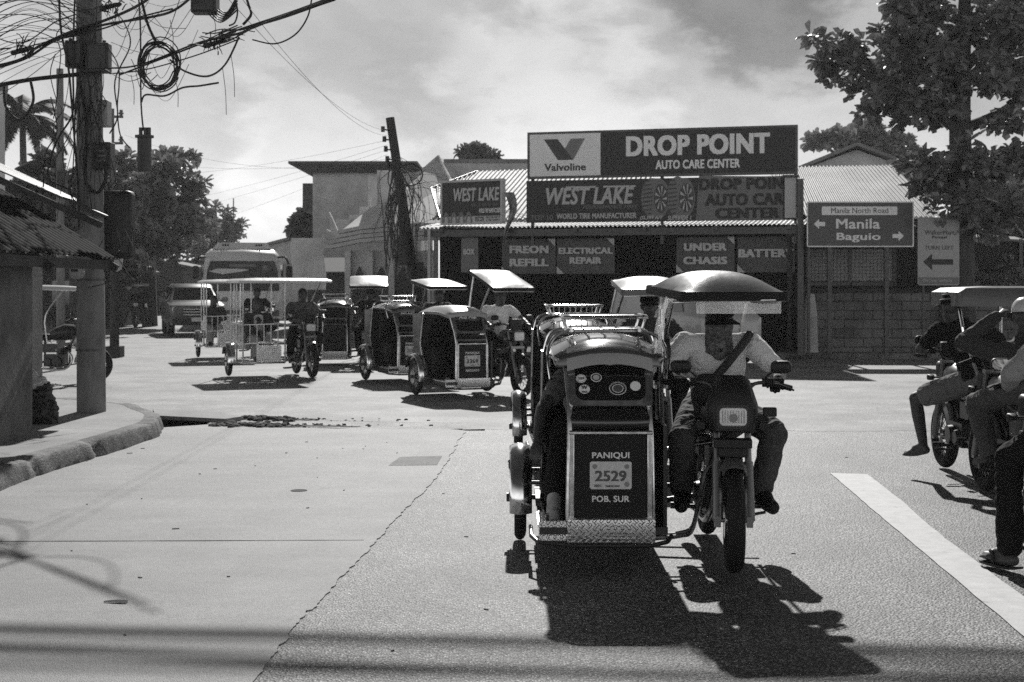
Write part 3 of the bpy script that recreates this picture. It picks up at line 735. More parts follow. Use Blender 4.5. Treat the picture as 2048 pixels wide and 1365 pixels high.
def sidecar(root, o):
    """closed passenger cab on the rider's right"""
    paint = o.get('paint', M_gloss); roofm = o.get('roofm', M_gloss)
    x0, x1 = .475, .915          # front panel
    X0, X1 = .37, 1.02         # roof and rear
    # floor with front lip
    def floor(b): b.box((.735, -.20, .215), (.72, 1.44, .04)); b.box((.735, -.2, .18), (.08, 1.3, .05)); b.box((.44, -.2, .18), (.05, 1.35, .05)); b.box((1.05, -.2, .18), (.05, 1.35, .05))
    part('floor', 'sc_floor', floor, M_dark, root)
    def fp(b): b.box(((x0 + x1) / 2, .49, .49), (x1 - x0 - .03, .03, .52))
    pn = part('front_panel', 'sc_fp', fp, M_panel, root)
    def trim(b):
        for x in (x0, x1): b.box((x, .495, .49), (.032, .05, .56))
        b.box(((x0 + x1) / 2, .50, .765), (x1 - x0 + .03, .05, .022)); 
    part('panel_trim', 'sc_trim', trim, o.get('trim', M_chromed), root, bevel=.006)
    # rounded nose between panel and windscreen
    def nose(b):
        rings = []
        for (y, z, g) in ((.50, .778, 1.0), (.515, .80, 1.0), (.505, .85, .99), (.46, .885, .985), (.43, .90, .98)):
            w = (x1 - x0) * g / 2; c = (x0 + x1) / 2
            rings.append([(c + w * t, y - .035 * abs(t) ** 3, z) for t in [-1 + 2 * k / 10 for k in range(11)]] + [(c + w * t, y - .10, z) for t in [1 - 2 * k / 10 for k in range(11)]])
        b.loft(rings)
    part('nose', 'sc_nose', nose, o.get('nose', M_gloss), root, smooth=60)
    # windscreen leaning back, rounded corners
    c = (x0 + x1) / 2 - .005; lean = math.atan2(.17, .30)
    def tf(u, v, d): return (c + u, .435 - v * math.sin(lean) + d * math.cos(lean), .90 + v * math.cos(lean) + d * math.sin(lean))
    def wsf(b):
        out = rrect(.475, .345, .03, cz=.172); inn = rrect(.40, .27, .055, cz=.165)
        b.loft([[tf(u, v, .0) for u, v in out], [tf(u, v, .025) for u, v in out], [tf(u, v, .03) for u, v in inn], [tf(u, v, .0) for u, v in inn]], cap=False, wrap=True)
    part('windscreen_frame', 'sc_wsf', wsf, o.get('frame', M_chromed), root)
    def ws(b): b.prism(rrect(.415, .285, .055, cz=.165), tf, .006, .012)
    glass = part('windscreen', 'sc_ws', ws, M_glass, root)
    if o.get('visor'):
        def vz(b):
            rings = []
            for k in range(15):
                t = -1 + 2 * k / 14; u = t * .245; vb = .225 + .03 * (abs(t) ** .5) * (1 - abs(t)) - .02 * abs(t); bulge = .055 - .035 * t * t
                ring = []
                for v, d in ((.36, .03), (.33, .035 + bulge * .4), (.28, .035 + bulge * .8), (vb, .035 + bulge)):
                    ring.append(tf(u, v, d))
                ring += [tf(u, v, d - .008) for v, d in ((vb, .035 + bulge), (.28, .035 + bulge * .8), (.33, .035 + bulge * .4), (.36, .03))]
                rings.append(ring)
            b.loft(rings)
        part('sun_visor', 'sc_visor', vz, M_visor, root, smooth=50)
    elif o.get('banner'):
        def bn(b): b.prism([(-.205, .30), (-.205, .24), (-.12, .205), (0, .215), (.12, .205), (.205, .24), (.205, .30), (.1, .305), (-.1, .305)], tf, .013, .018)
        bb = part('screen_banner', 'sc_banner', bn, M_chromed, root)
        lt = lettering(o['banner'], c - .14, c + .14, -.028, .028, 0, M_text, root, .015, .35, 1)
        p = tf(0, .262, .0215); lt.location = (c, p[1], p[2]); lt.rotation_euler = (lean, 0, math.pi); lt.parent = bb
        lt.rotation_euler = Euler((0, 0, math.pi)).to_matrix().to_4x4().to_euler(); lt.rotation_euler = (-lean, 0, math.pi)
    # roof
    def rf(b):
        rings = []
        for (y, zc, cr, g) in ((.34, 1.195, .02, .90), (.33, 1.225, .04, .97), (.25, 1.26, .055, 1.0), (.05, 1.295, .06, 1.0), (-.3, 1.30, .06, 1.0), (-.65, 1.285, .055, 1.0), (-.88, 1.23, .04, .97), (-.94, 1.17, .02, .92)):
            w = (X1 - X0) / 2 * g; cx = (X0 + X1) / 2
            top = [(cx + w * t, y, zc - cr * 1.4 * abs(t) ** 2.6) for t in [-1 + 2 * k / 12 for k in range(13)]]
            rings.append(top + [(p[0] * .96 + cx * .04, p[1], p[2] - .045) for p in reversed(top)])
        b.loft(rings)
    roof = part('roof', 'sc_roof', rf, roofm, root, smooth=45)
    def edge(b):
        cx = (X0 + X1) / 2; w = (X1 - X0) / 2
        for s in (-1, 1): b.tube([(cx + s * w * .9, .345, 1.165), (cx + s * w * .99, .27, 1.178), (cx + s * w * 1.005, 0, 1.205), (cx + s * w * 1.005, -.6, 1.20), (cx + s * w * .97, -.9, 1.14)], .010, 8, sub=4)
    part('roof_edge', 'sc_edge', edge, o.get('frame', M_chromed), root)
    # inner side wall (beside the motorcycle), back wall, outer rear quarter, pillars
    def walls(b):
        b.box((.385, -.45, .60), (.025, .95, .75)); b.box((.71, -.925, .74), (.66, .025, 1.02)); 
        f = lambda u, v, d: (1.04 + d, u, v)
        b.prism([(-.94, .22), (-.40, .22), (-.40, .30), (-.52, .55), (-.62, .70), (-.55, 1.18), (-.93, 1.17)], f, 0, .02)
        b.prism([(.50, .21), (.50, .30), (.42, .30), (.38, .24), (-.4, .24), (-.4, .21)], f, 0, .02)
        b.box((.735, -.78, .42), (.62, .28, .38)); b.box((.735, -.80, .85), (.62, .1, .5), (-.15, 0, 0))
        f2 = lambda u, v, d: (.385 + d, u, v)
        b.prism([(.02, .22), (.48, .22), (.48, .80), (.02, .80)], f2, -.01, .012)
    part('cab_wall', 'sc_walls', walls, paint, root)
    def pil(b):
        b.tube([(x1 + .02, .49, .22), (x1 + .01, .49, .76), (x1 + .005, .42, .90), (x1 + .03, .28, 1.17)], .016, 8)
        b.tube([(x0 - .02, .49, .22), (x0 - .01, .49, .76), (x0 - .005, .42, .90), (x0 - .03, .28, 1.17)], .016, 8)
        b.tube([(1.055, -.50, 1.18), (1.06, -.60, .72), (1.06, -.44, .40), (1.06, -.38, .24)], .013, 8)
        b.tube([(1.06, -.38, .24), (1.06, .47, .24), (x1 + .02, .5, .24)], .013, 8)
    part('pillar', 'sc_pillars', pil, o.get('frame', M_chromed), root)
    # chequer plate sill and bumper
    def sill(b): b.box((1.02, .33, .225), (.14, .36, .10)); 
    def bump(b):
        cx = (x0 + x1) / 2; b.loft([[(cx + u, y, z) for (y, z) in ((.52, .29), (.57, .285), (.575, .20), (.56, .155), (.52, .15))] for u in (-.245, -.23, 0, .23, .245)])
    part('bumper', 'sc_bump', bump, M_cheq, root)
    def step(b):
        b.loft([[(x, y, z) for (y, z) in ((.50, .27), (.515, .268), (.515, .16), (.50, .155))] for x in (x1 + .03, 1.10)]); b.box((1.03, .28, .242), (.15, .44, .012))
    part('step_plate', 'sc_step', step, M_cheq, root)
    def bar(b):
        b.tube([(x0 - .10, .50, .15), (x0, .545, .135), (x1, .545, .135), (1.10, .52, .15), (1.14, .42, .17), (1.14, .1, .17)], .013, 8)
        b.cyl((x0 - .10, .5, .15), (x0 - .12, .53, .19), .013)
    part('bumper_bar', 'sc_bar', bar, M_steel, root)
    # wheel, chrome mudguard
    wheel(root, (1.20, -.42, .265), .265, .078, rimm=M_chromed)
    def mg(b):
        rings = []
        for k in range(19):
            a = R(-12 + 172 * k / 18); rr = .31 if a > R(10) else .31
            ring = [(1.20 + t * .065, -.42 + (rr + .022 * (1 - t * t)) * math.cos(a), .275 + (rr + .022 * (1 - t * t)) * math.sin(a)) for t in [-1 + 2 * j / 8 for j in range(9)]]
            ring = [(1.128, ring[0][1] * .97 - .0126, ring[0][2])] + ring
            ring += [(p[0], -.42 + (p[1] + .42) * .98, .275 + (p[2] - .275) * .98) for p in reversed(ring)]
            rings.append(ring)
        b.loft(rings)
    part('mudguard', 'sc_mg', mg, M_chrome, root, smooth=60)
    def ax(b): b.cyl((.9, -.42, .265), (1.28, -.42, .265), .016); b.box((1.09, -.42, .27), (.03, .5, .05)); b.box((1.27, -.42, .265), (.03, .05, .05)); b.cyl((1.15, -.1, .40), (1.05, -.1, .40), .012); b.cyl((1.15, -.72, .40), (1.05, -.72, .40), .012)
    part('axle', 'sc_axle', ax, M_steel, root)
    if o.get('rack'):
        rk = o['rack']
        def rack(b):
            cx = (X0 + X1) / 2
            loops = [rrect(.46, .55, .06), rrect(.50, .60, .07)]
            for (zz, lp) in ((1.325, loops[0]), (1.405, loops[1])):
                b.tube([(cx + u, -.22 + v, zz) for u, v in lp], .0125, 8, closed=True)
            for k in range(5):
                x = cx - .2 + .1 * k; b.cyl((x, -.48, 1.325), (x, .04, 1.325), .009, n=8)
            for k in range(9):
                x = cx - .2 + .05 * k
                if rk == 'fine': b.cyl((x, .07, 1.325), (x, .085, 1.405), .005, n=6)
            for sx in (-1, 1):
                for yy in (-.42, .0): b.cyl((cx + sx * .22, yy, 1.325), (cx + sx * .245, yy, 1.405), .008, n=8)
                b.tube([(cx + sx * .2, .05, 1.325), (cx + sx * .30, .14, 1.29), (cx + sx * .345, .20, 1.20), (cx + sx * .33, .28, 1.05)], .0115, 8, sub=4)
                b.tube([(cx + sx * .2, -.48, 1.325), (cx + sx * .31, -.52, 1.29), (cx + sx * .35, -.54, 1.18)], .0115, 8, sub=4)
            for sx in (-1, 1):
                b.cyl((cx + sx * .2, .04, 1.325), (cx + sx * .2, .08, 1.325), .01, n=8)
        part('roof_rack', f'sc_rack{rk}', rack, M_chrome, root)
    if o.get('plate'):
        word, num, zone = o['plate']; cx = (x0 + x1) / 2; y = .506
        lettering(word, cx - .105, cx + .105, .615, .655, y, M_text, pn, .022, 0, 1)
        def pl(b): b.loft([[(cx + u, d, .525 + v) for u, v in rrect(.235, .155, .012)] for d in (y, y + .004)])
        plate = part('licence_plate', 'sc_plate', pl, M_textp, pn)
        lettering(num, cx - .088, cx + .088, .492, .552, y + .006, o.get('numm', M_textg), plate, .03, 0, 1)
        lettering('MUNICIPAL PERMIT', cx - .05, cx + .03, .460, .470, y + .006, M_textd, plate, .0, 0, 1)
        if o.get('year'): lettering(o['year'], cx + .055, cx + .095, .460, .474, y + .006, M_textd, plate, .02, 0, 1)
        def rnd(b):
            for u, v in ((-.09, .05), (.09, .05), (-.09, -.05)): b.cyl((cx + u, y + .004, .525 + v), (cx + u, y + .0055, .525 + v), .014, n=16)
        part('seal', 'sc_seals', rnd, M_textg, plate)
        lettering(zone, cx - .105, cx + .105, .375, .41, y, M_text, pn, .022, 0, 1)
    return glass, tf

def tow_bars(root):
    def t(b):
        b.tube([(.45, .50, .17), (.30, .47, .18), (.22, .42, .22), (.13, .22, .50), (.05, .15, .54)], .0135, 8, sub=4)
        pass
    def t2(b): b.tube([(.45, .40, .17), (.28, .38, .18), (.20, .34, .24), (.11, .15, .52)], .0135, 8, sub=4)
    def t3(b): b.cyl((.38, -.3, .25), (.05, -.3, .3), .02)
    def t4(b): b.cyl((.38, -.7, .3), (.08, -.66, .30), .018)
    def t5(b): b.cyl((.38, .1, .62), (.07, .05, .66), .013)
    part('tow_bar', 'tow', t, M_chromed, root)
    part('tow_bar', 'tow2', t2, M_chromed, root); part('strut', 'tow3', t3, M_steel, root); part('strut', 'tow4', t4, M_steel, root); part('strut', 'tow5', t5, M_chromed, root)

def driver_roof(root, o):
    rm = o.get('droofm', M_vinyl_w); tilt = o.get('tilt', .14); cx = o.get('rx', .03); w = o.get('rw', .72); dome = o.get('dome', .10); y0, y1 = o.get('ry', (.42, -.55)); z0 = o.get('rz', 1.52)
    key = f'droof{cx}{w}{tilt}{dome}{y0}{y1}{z0}'
    def zb(y): return z0 + (y0 - y) * tilt
    def top(b):
        n = 14; rings = []
        for i in range(n + 1):
            v = -1 + 2 * i / n; y = (y0 + y1) / 2 - v * (y0 - y1) / 2; ring = []
            g = 1 - .10 * max(0, (abs(v) - .75) / .25) ** 2
            for j in range(n + 1):
                u = -1 + 2 * j / n
                h = dome * (1 - abs(u) ** 2.9) * (1 - abs(v) ** 2.6) + .045
                ring.append((cx + u * w / 2 * g, y, zb(y) + h))
            ring += [(cx + u * w / 2 * g, y, zb(y)) for u in [1 - 2 * j / n for j in range(n + 1)]]
            rings.append(ring)
        b.loft(rings)
    ya = o.get('ryaw', 0.0); pc = Vector((cx, (y0 + y1) / 2, 0)); lc = pc - Matrix.Rotation(ya, 3, 'Z') @ pc; yk = dict(loc=lc, rot=(0, 0, ya)) if ya else {}
    part('driver_roof', key, top, rm, root, smooth=50, **yk)
    def val(b):
        pts = [(cx + u, (y0 + y1) / 2 + v) for u, v in rrect(w + .012, (y0 - y1) + .012, .05)]
        b.loft([[(p[0], p[1], zb(p[1]) + .05) for p in pts], [(p[0], p[1], zb(p[1]) + .004) for p in pts], [(p[0] * .99 + cx * .01, p[1] * .99, zb(p[1]) + .004) for p in pts], [(p[0] * .99 + cx * .01, p[1] * .99, zb(p[1]) + .055) for p in pts]], cap=False, wrap=True)
    part('roof_skirt', key + 'v', val, o.get('skirt', M_vinyl_k), root, **yk)
    def posts(b):
        for (x, y, zf, yt) in ((.36, -.05, .66, .18), (.36, -.45, .66, -.42), (-.2, -.72, .70, -.48)):
            xt = min(cx + w / 2 - .04, x) if x > 0 else cx - w / 2 + .05
            b.tube([(x, y, zf), (x, y - .02, 1.1), (xt, yt, zb(yt) - .01)], .0135, 8, sub=4)
        b.tube([(cx - w / 2 + .03, y0 - .03, zb(y0)), (cx + w / 2 - .03, y0 - .03, zb(y0)), (cx + w / 2 - .03, y1 + .03, zb(y1)), (cx - w / 2 + .03, y1 + .03, zb(y1))], .0125, 8, closed=True)
    part('roof_post', key + 'p', posts, o.get('frame', M_chromed), root)

def open_sidecar(root, o):
    """open passenger frame of welded tube with a flat roof over rider and passengers"""
    dx, dz, sh_ = o.get('roof_dx', 0), o.get('roof_dz', 0), o.get('roof_short', 0); kk = f'{dx}{dz}'
    def fr(b):
        r = .014
        for z in (.27,):
            b.tube([(.42, .42, z), (1.14, .42, z), (1.14, -.80, z), (.42, -.80, z)], .018, 8, closed=True)
        for z in (.60, .92):
            b.tube([(.42, .42, z), (1.14, .42, z), (1.14, -.80, z), (.42, -.80, z)], r, 8, closed=True)
        for x, y in ((.42, .42), (1.14, .42), (1.14, -.80), (.42, -.80), (.78, -.8), (1.14, -.2)): b.cyl((x, y, .26), (x, y, 1.62 + dz), r, n=8)
        for k in range(7):
            x = .42 + .72 * k / 6; b.cyl((x, .42, .60), (x, .42, .92), .008, n=6)
        for k in range(9):
            y = .42 - 1.22 * k / 8; b.cyl((1.14, y, .60), (1.14, y, .92), .008, n=6)
        for x in (.55, .9): b.cyl((x, .42, .27), (x, .42, .6), r, n=8)
        b.tube([(.52, .47, .28), (.52, .47, .55), (.58, .47, .62), (.88, .47, .62), (.9, .47, .55), (.9, .47, .28)], .013, 8)
        b.box((.78, -.2, .255), (.72, 1.2, .02))
        b.box((.78, -.62, .50), (.68, .35, .08)); b.box((.78, -.78, .75), (.68, .05, .35))
        b.cyl((.42, -.3, .27), (.05, -.3, .3), .02); b.cyl((.42, .4, .27), (.05, .1, .5), .016); b.cyl((.42, .2, .9), (.1, .2, .9), .012)
        b.tube([(-.30 + dx, -.05, 1.62 + dz), (-.22, -.6, 1.2), (-.12, -.8, .72)], .013, 8)
    part('passenger_frame', 'op_fr' + kk, fr, o.get('frame', M_chromed), root)
    def pl(b): b.box((.70, .50, .42), (.40, .012, .28))
    part('tread_panel', 'op_pl', pl, M_cheq, root)
    def rf(b):
        pts = rrect(1.62, .75 if sh_ else 1.45, .06, cx=.42 + dx, cz=.05 if sh_ else -.17)
        b.loft([[(u, v, 1.63 + dz - .08 * sh_) for u, v in pts], [(u, v, 1.665 + dz) for u, v in pts], [(u * .9 + .042, v * .9 - .017, 1.70 + dz) for u, v in pts], [(u * .5 + .21, v * .5 - .08, 1.715 + dz) for u, v in pts]])
    part('flat_roof', 'op_roof' + kk, rf, o.get('droofm', M_vinyl_w), root)
    wheel(root, (1.25, -.38, .265), .265, .078)
    def mg(b): 
        b.lathe([(1.18, .30), (1.18, .315), (1.25, .335), (1.32, .315), (1.32, .30), (1.25, .32)], 'x', c=(0, -.38, .27), n=18, a0=R(-5), a1=R(160))
    part('mudguard', 'op_mg', mg, M_chrome, root, smooth=60)
    def ax(b): b.cyl((.9, -.38, .265), (1.33, -.38, .265), .016)
    part('axle', 'op_ax', ax, M_steel, root)

def tricycle(label, X, Y, yaw, o):
    root = thing('tricycle', label, 'tricycle', (X, Y, 0.004), math.pi + yaw, 'passenger tricycles in the traffic')
    moto(root, o)
    res = None
    if o.get('open'): open_sidecar(root, o)
    else:
        res = sidecar(root, o); driver_roof(root, o)
    tow_bars(root)
    return root, res

def rider_pose(lean=0.0, steer=0.0, dz=0.0):
    J = dict(hip=(0, -.30, .87), chest=(0, -.22 + lean, 1.10), neck=(0, -.17 + lean * 1.5, 1.285), head=(0, -.10 + lean * 1.8, 1.40),
             sh_l=(-.185, -.18 + lean * 1.4, 1.225), sh_r=(.185, -.18 + lean * 1.4, 1.225),
             el_l=(-.33, -.02, 1.08), el_r=(.33, -.02, 1.08), wr_l=(-.305, .195, 1.03), wr_r=(.305, .195, 1.03),
             hp_l=(-.10, -.26, .85), hp_r=(.10, -.26, .85), kn_l=(-.25, .13, .70), kn_r=(.25, .13, .70),
             an_l=(-.23, -.06, .36), an_r=(.23, -.06, .36), to_l=(-.25, .09, .31), to_r=(.25, .09, .31))
    return J
M_textp = mat('plate_white', 0.62, 0.5, var=0.15, scale=25)
# ------------------------------------------------------------------ ground, roads, pavements
M_shoulder = ground_mat('shoulder_asphalt', .16, .40, 60, .008, .7, .8)
mat('kerb_dark', .05, .9)
M_patch = ground_mat('patch_concrete', .14, .24, 60, .006, .8, .8)
M_textl0 = mat('pale_wood', .4, .8)
M_rub = mat('rubble', .05, .95, var=.9, scale=5)
def sheet(name, poly, z, m, skirt=0.0, inner=None):
    b = MB(); n = len(poly)
    b.v = [(p[0], p[1], z) for p in poly]; b.f = [tuple(range(n))]
    if skirt:
        b.v += [(p[0], p[1], z - skirt) for p in poly]
        b.f += [(i, (i + 1) % n, n + (i + 1) % n, n + i) for i in range(n)]
    return struct(name, b, m, 0)
def jag(p, q, n, amp, rnd):
    p, q = Vector(p), Vector(q); d = (q - p); nrm = Vector((-d.y, d.x)).normalized(); out = []
    off = 0
    for i in range(n + 1):
        off = 0.7 * off + rnd.uniform(-amp, amp)
        out.append(p + d * (i / n + (rnd.uniform(-.3, .3) / n if 0 < i < n else 0)) + nrm * off)
    return [tuple(x) for x in out]
rj = random.Random(3)
gx, gy = (-700, -4.75, -2.75, 700), (-60, 15.9, 18.1, 1500); gb = MB()
for i in range(3):
    for j in range(3):
        if (i, j) != (1, 1): gb.quad((gx[i], gy[j], -.06), (gx[i + 1], gy[j], -.06), (gx[i + 1], gy[j + 1], -.06), (gx[i], gy[j + 1], -.06))
struct('ground', gb, M_earth, 0)
gb = MB(); q = [(-4.75, 15.9), (-2.75, 15.9), (-2.75, 18.1), (-4.75, 18.1)]; gb.v = [(x, y, -.06) for x, y in q] + [(x, y, -.6) for x, y in q]; gb.f = [(4, 5, 6, 7)] + [(i, (i + 1) % 4, 4 + (i + 1) % 4, 4 + i) for i in range(4)]
struct('pit', gb, mat('pit_dark', .03, .9), 0)
pitL, pitR = -4.95, -2.9
cross_near = [(-90, 18.9), (-5.3, 18.5), (-4.8, 18.0)] + jag((-4.55, 17.75), (-3.3, 17.2), 14, .05, rj) + jag((-3.2, 17.1), (-.6, 16.5), 12, .05, rj) + jag((-.55, 15.75), (6, 15.6), 30, .07, rj) + jag((6.2, 15.6), (20, 15.6), 30, .07, rj) + [(60, 15.6)]
sheet('crossing_road', [(p[0], p[1]) for p in cross_near] + [(60, 31.4), (-3.0, 31.4), (-6.5, 60), (-14, 130), (-34, 130), (-19, 60), (-11.8, 31.4), (-90, 31.4)], -0.0085, M_cross, .05)
edge = jag((-1.16, 3.0), (-1.0, 7.0), 120, .010, rj) + jag((-.99, 7.03), (-.63, 12.0), 120, .011, rj) + jag((-.62, 12.05), (-.52, 15.6), 60, .014, rj)
slab = [(-4.2, -6)] + [(-1.0, -6)] + edge[:-1] + [(-.52, 15.65), (-.6, 15.75)] + jag((-.7, 15.8), (-2.9, 16.0), 12, .03, rj) + jag((-3.1, 16.12), (-3.45, 16.35), 4, .04, rj) + jag((-3.6, 16.2), (-4.2, 15.9), 5, .04, rj)
sheet('concrete_lane', slab, -0.003, M_slab, .05)
sheet('asphalt_road', [(-1.6, -6), (-1.2, 15.6), (-.6, 15.9), (60, 15.9), (60, -6)], -0.010, M_asphalt, .03)
for yj in (8.92,):
    sheet('slab_joint', jag((-4.0, yj - .06), (-.93, yj), 20, .004, rj) + jag((-.93, yj + .012), (-4.0, yj - .046), 20, .004, rj), -0.0008, MATS['kerb_dark'])
# broken shoulder between the two surfaces
sheet('shoulder', jag((-3.3, 16.2), (-.3, 15.7), 18, .04, rj) + [(-.3, 16.7)] + jag((-.5, 16.75), (-3.3, 17.3), 12, .06, rj) + jag((-3.55, 17.0), (-3.45, 16.4), 5, .06, rj), -0.010, M_shoulder, .2)
sheet('earth_patch', jag((-3.35, 16.42), (-1.7, 16.2), 22, .05, rj) + jag((-1.75, 16.12), (-3.3, 16.2), 22, .04, rj), -0.0055, M_rub)
sheet('earth_patch', jag((-3.5, 17.25), (-2.3, 17.0), 18, .06, rj) + jag((-2.3, 16.9), (-3.5, 16.95), 18, .06, rj), -0.0045, M_rub)
# painted lane line, worn at the edges
lp = [(2.28, 5.0), (2.34, 6.5), (2.48, 8.75), (2.60, 10.5), (2.715, 12.13)]; rp = [(3.01, 12.05), (2.90, 10.6), (2.74, 9.0), (2.63, 7.28), (2.55, 5.0)]
def dense(pl, rnd):
    out = []
    for a, c in zip(pl, pl[1:]): out += jag(a, c, 14, .004, rnd)[:-1]
    return out + [pl[-1]]
sheet('lane_line', dense(lp, rj) + dense(rp, rj), -.004, M_white)
sheet('concrete_patch', [tuple(Gd(px, py).xy) for px, py in ((777, 931), (800, 914), (884, 912), (874, 930))], -0.0008, M_patch)
mh = MB(); mh.cyl((0, 0, -.01), (0, 0, .002), .055, n=24); mh.lathe([(.0, .055), (.003, .055), (.003, .065), (0, .065)], 'z', n=24)
hole = ob('valve_cover', mh, mat('iron_cover', 0.15, 0.95, bump=0.6, bscale=60, spec=.05)); hole.location = Gd(598, 981) + Vector((0, 0, -.003)); tag(hole, 'small round valve cover set in the pale concrete lane', 'valve cover')

# kerbed pavement on the left corner
outl = [(-4.25, -6), (-4.08, 5), (-4.03, 9), (-4.02, 11.2), (-4.0, 12.2), (-3.87, 13.35), (-3.79, 14.6), (-3.80, 15.2), (-3.98, 16.0), (-4.32, 16.7), (-4.76, 17.5), (-5.9, 18.3), (-7.4, 18.5), (-9, 18.6), (-11, 18.65), (-14, 18.68), (-18, 18.7), (-24, 18.7)]
def offs(pl, d):
    out = []
    for i, p in enumerate(pl):
        a = Vector(pl[max(i - 1, 0)]); c = Vector(pl[min(i + 1, len(pl) - 1)]); t = (c - a).normalized(); n = Vector((-t.y, t.x))
        out.append((p[0] + n.x * d, p[1] + n.y * d))
    return out
def refine(pl, n=6):
    v = [Vector((p[0], p[1], 0)) for p in pl]; q, _ = catmull(v, [0] * len(v), n); return [(p.x, p.y) for p in q]
ol = refine(outl, 16)
rk = random.Random(5)
def wav(z, a): return [z + rk.uniform(-a, a) for _ in ol]
prof = [(-.05, -.06), (-.045, .03), (-.02, .10), (-.004, .138), (.022, .151), (.16, .152)]
kb = MB(); rings = []
cols = [offs(ol, d) for d, z in prof]
kz = [wav(z, .006 if 0 < i < 5 else .001) for i, (d, z) in enumerate(prof)]
for j in range(len(ol)):
    x_, y_ = ol[j]; dx = .022 * mnoise.noise(Vector((x_ * 1.7, y_ * 1.7, 0))) + .012 * mnoise.noise(Vector((x_ * 6, y_ * 6, 3))); dz = .016 * mnoise.noise(Vector((x_ * 3, y_ * 3, 7)))
    ch = .05 * math.exp(-((y_ - 13.25) / .10) ** 2) + .035 * math.exp(-((y_ - 11.9) / .07) ** 2) + .03 * math.exp(-((y_ - 15.6) / .1) ** 2)
    rings.append([(cols[i][j][0] + (dx - ch * .8) * (1 if i < 4 else .3) + rk.uniform(-.004, .004), cols[i][j][1], kz[i][j] + (dz - ch) * (1 if 1 < i < 5 else .2 if i == 1 else 0)) for i in range(len(prof))])
kb.loft(rings, cap=False, closed=False)
struct('kerb', kb, M_kerb, 60)
inn = offs(ol, .158)
sheet('pavement', inn + [(-60, -6)], 0.150, M_pave)
# broken slab, rubble round the open pit by the kerb
pb = MB(); q = [(-4.45, 17.62), (-4.25, 16.95), (-3.35, 16.62), (-3.2, 16.85), (-3.6, 17.35)]; pb.loft([[(x, y, .045 + .03 * (y - 17)) for x, y in q], [(x, y, .0 + .03 * (y - 17)) for x, y in q]])
tag(ob('broken_slab', pb, M_pave, None, 0), 'broken concrete slab tilted over the dark pit beside the kerb corner', 'concrete slab')
rb = MB(); rr = random.Random(11)
for k in range(300):
    near = rr.random() < .6; x = -3.4 + abs(rr.gauss(0, .75)); y = (16.25 + rr.gauss(0, .12)) if near else (17.05 - (x + 3.2) * .12 + rr.gauss(0, .12))
    s = rr.uniform(.012, .045) * (1.5 if x < -2.6 else .7)
    rb.ell((x, y, -.012 + s * .15), (s * 1.1, s * .9, s * .4), 6, 4, (rr.uniform(-.5, .5), rr.uniform(-.5, .5), rr.uniform(0, 3)))
o = ob('rubble', rb, M_rub, None, 0); tag(o, 'dark crumbled rubble and earth strewn along the broken road edge', 'rubble', None, 'stuff')
lt = MB()
for k in range(70):
    x = rr.uniform(-4, 6); y = rr.uniform(5.8, 15); s = rr.uniform(.004, .013)
    if k < 6: x = rr.uniform(-3.9, -1.5); y = rr.uniform(6, 14); s = rr.uniform(.012, .03)
    lt.box((x, y, -.001 if x < -1.0 else -.008), (s * 2.2, s, .006), (0, 0, rr.uniform(0, 3)))
o = ob('litter', lt, mat('litter', 0.05, 0.8), None, 0); tag(o, 'tiny dark bits of leaf and litter scattered on the road', 'litter', None, 'stuff')
p0 = Gd(235, 1205); b = MB(); b.tube([(-.07, .01, .008), (0, 0, .012), (.05, -.005, .009)], [.004, .009, .011], 6, sub=3); st = ob('stick', b, M_textl0, loc=p0 + Vector((0, 0, -.006))); tag(st, 'small pale stick lying on the concrete lane in the foreground', 'stick')
# far kerb and verge in front of the shop
fk = MB()
fk.loft([[(x, 31.3 - .262 * 0 * x, z) for x, z in ((0, 0), (0, 0))] for _ in range(0)] or [[(-3.2, 31.3, -.05), (-3.2, 31.3, .10), (-3.2, 31.5, .11), (-3.2, 31.55, -.05)], [(14, 30.6, -.05), (14, 30.6, .12), (14, 30.8, .13), (14, 30.85, -.05)], [(60, 30.2, -.05), (60, 30.2, .12), (60, 30.4, .13), (60, 30.45, -.05)]])
struct('kerb', fk, M_kerb, 0)
sheet('pavement', [(-3.1, 31.5), (14, 30.8), (60, 30.4), (60, 60), (-3.1, 60)], 0.10, M_earth)
# far-left kerbed island with weeds
ik = MB(); ip = [(-60, 32.5), (-60, 41), (-13.5, 41), (-11.6, 39), (-11.3, 36.5), (-11.5, 34.5), (-12.2, 33.2), (-14, 32.6)]
ik.loft([[(p[0], p[1], -.05) for p in ip], [(p[0], p[1], .13) for p in ip]])
struct('pavement', ik, M_pave, 0)
lr = random.Random(2); gr = MB()
for k in range(1500):
    a = lr.random(); x = -13.2 + lr.gauss(0, .9) - a * 1.5; y = lr.uniform(33.2, 40.5); h = lr.uniform(.1, .45); d = lr.uniform(-.2, .2)
    gr.add([(x, y, .12), (x + .03, y, .12), (x + d, y + lr.uniform(-.1, .1), .12 + h)], [(0, 1, 2)])
o = ob('grass', gr, mat('dry_grass', 0.16, 0.8), None, 0); tag(o, 'dry grass and weeds growing on the kerbed island at left', 'grass', None, 'stuff')
tb = MB(); tb.ell((0, 0, .16), (.34, .25, .2), 12, 8)
bag = thing('rubbish_bag', 'pale rubbish bag lying at the kerb of the far left island', 'bag', (-11.0, 36.5, 0))
ob('sack', tb, MATS['pale_vinyl'], bag)
tb = MB(); tb.tube([(0, 0, .33), (.04, .02, .42), (.12, .0, .47)], [.07, .03, .07], 8); ob('knot', tb, MATS['pale_vinyl'], bag)

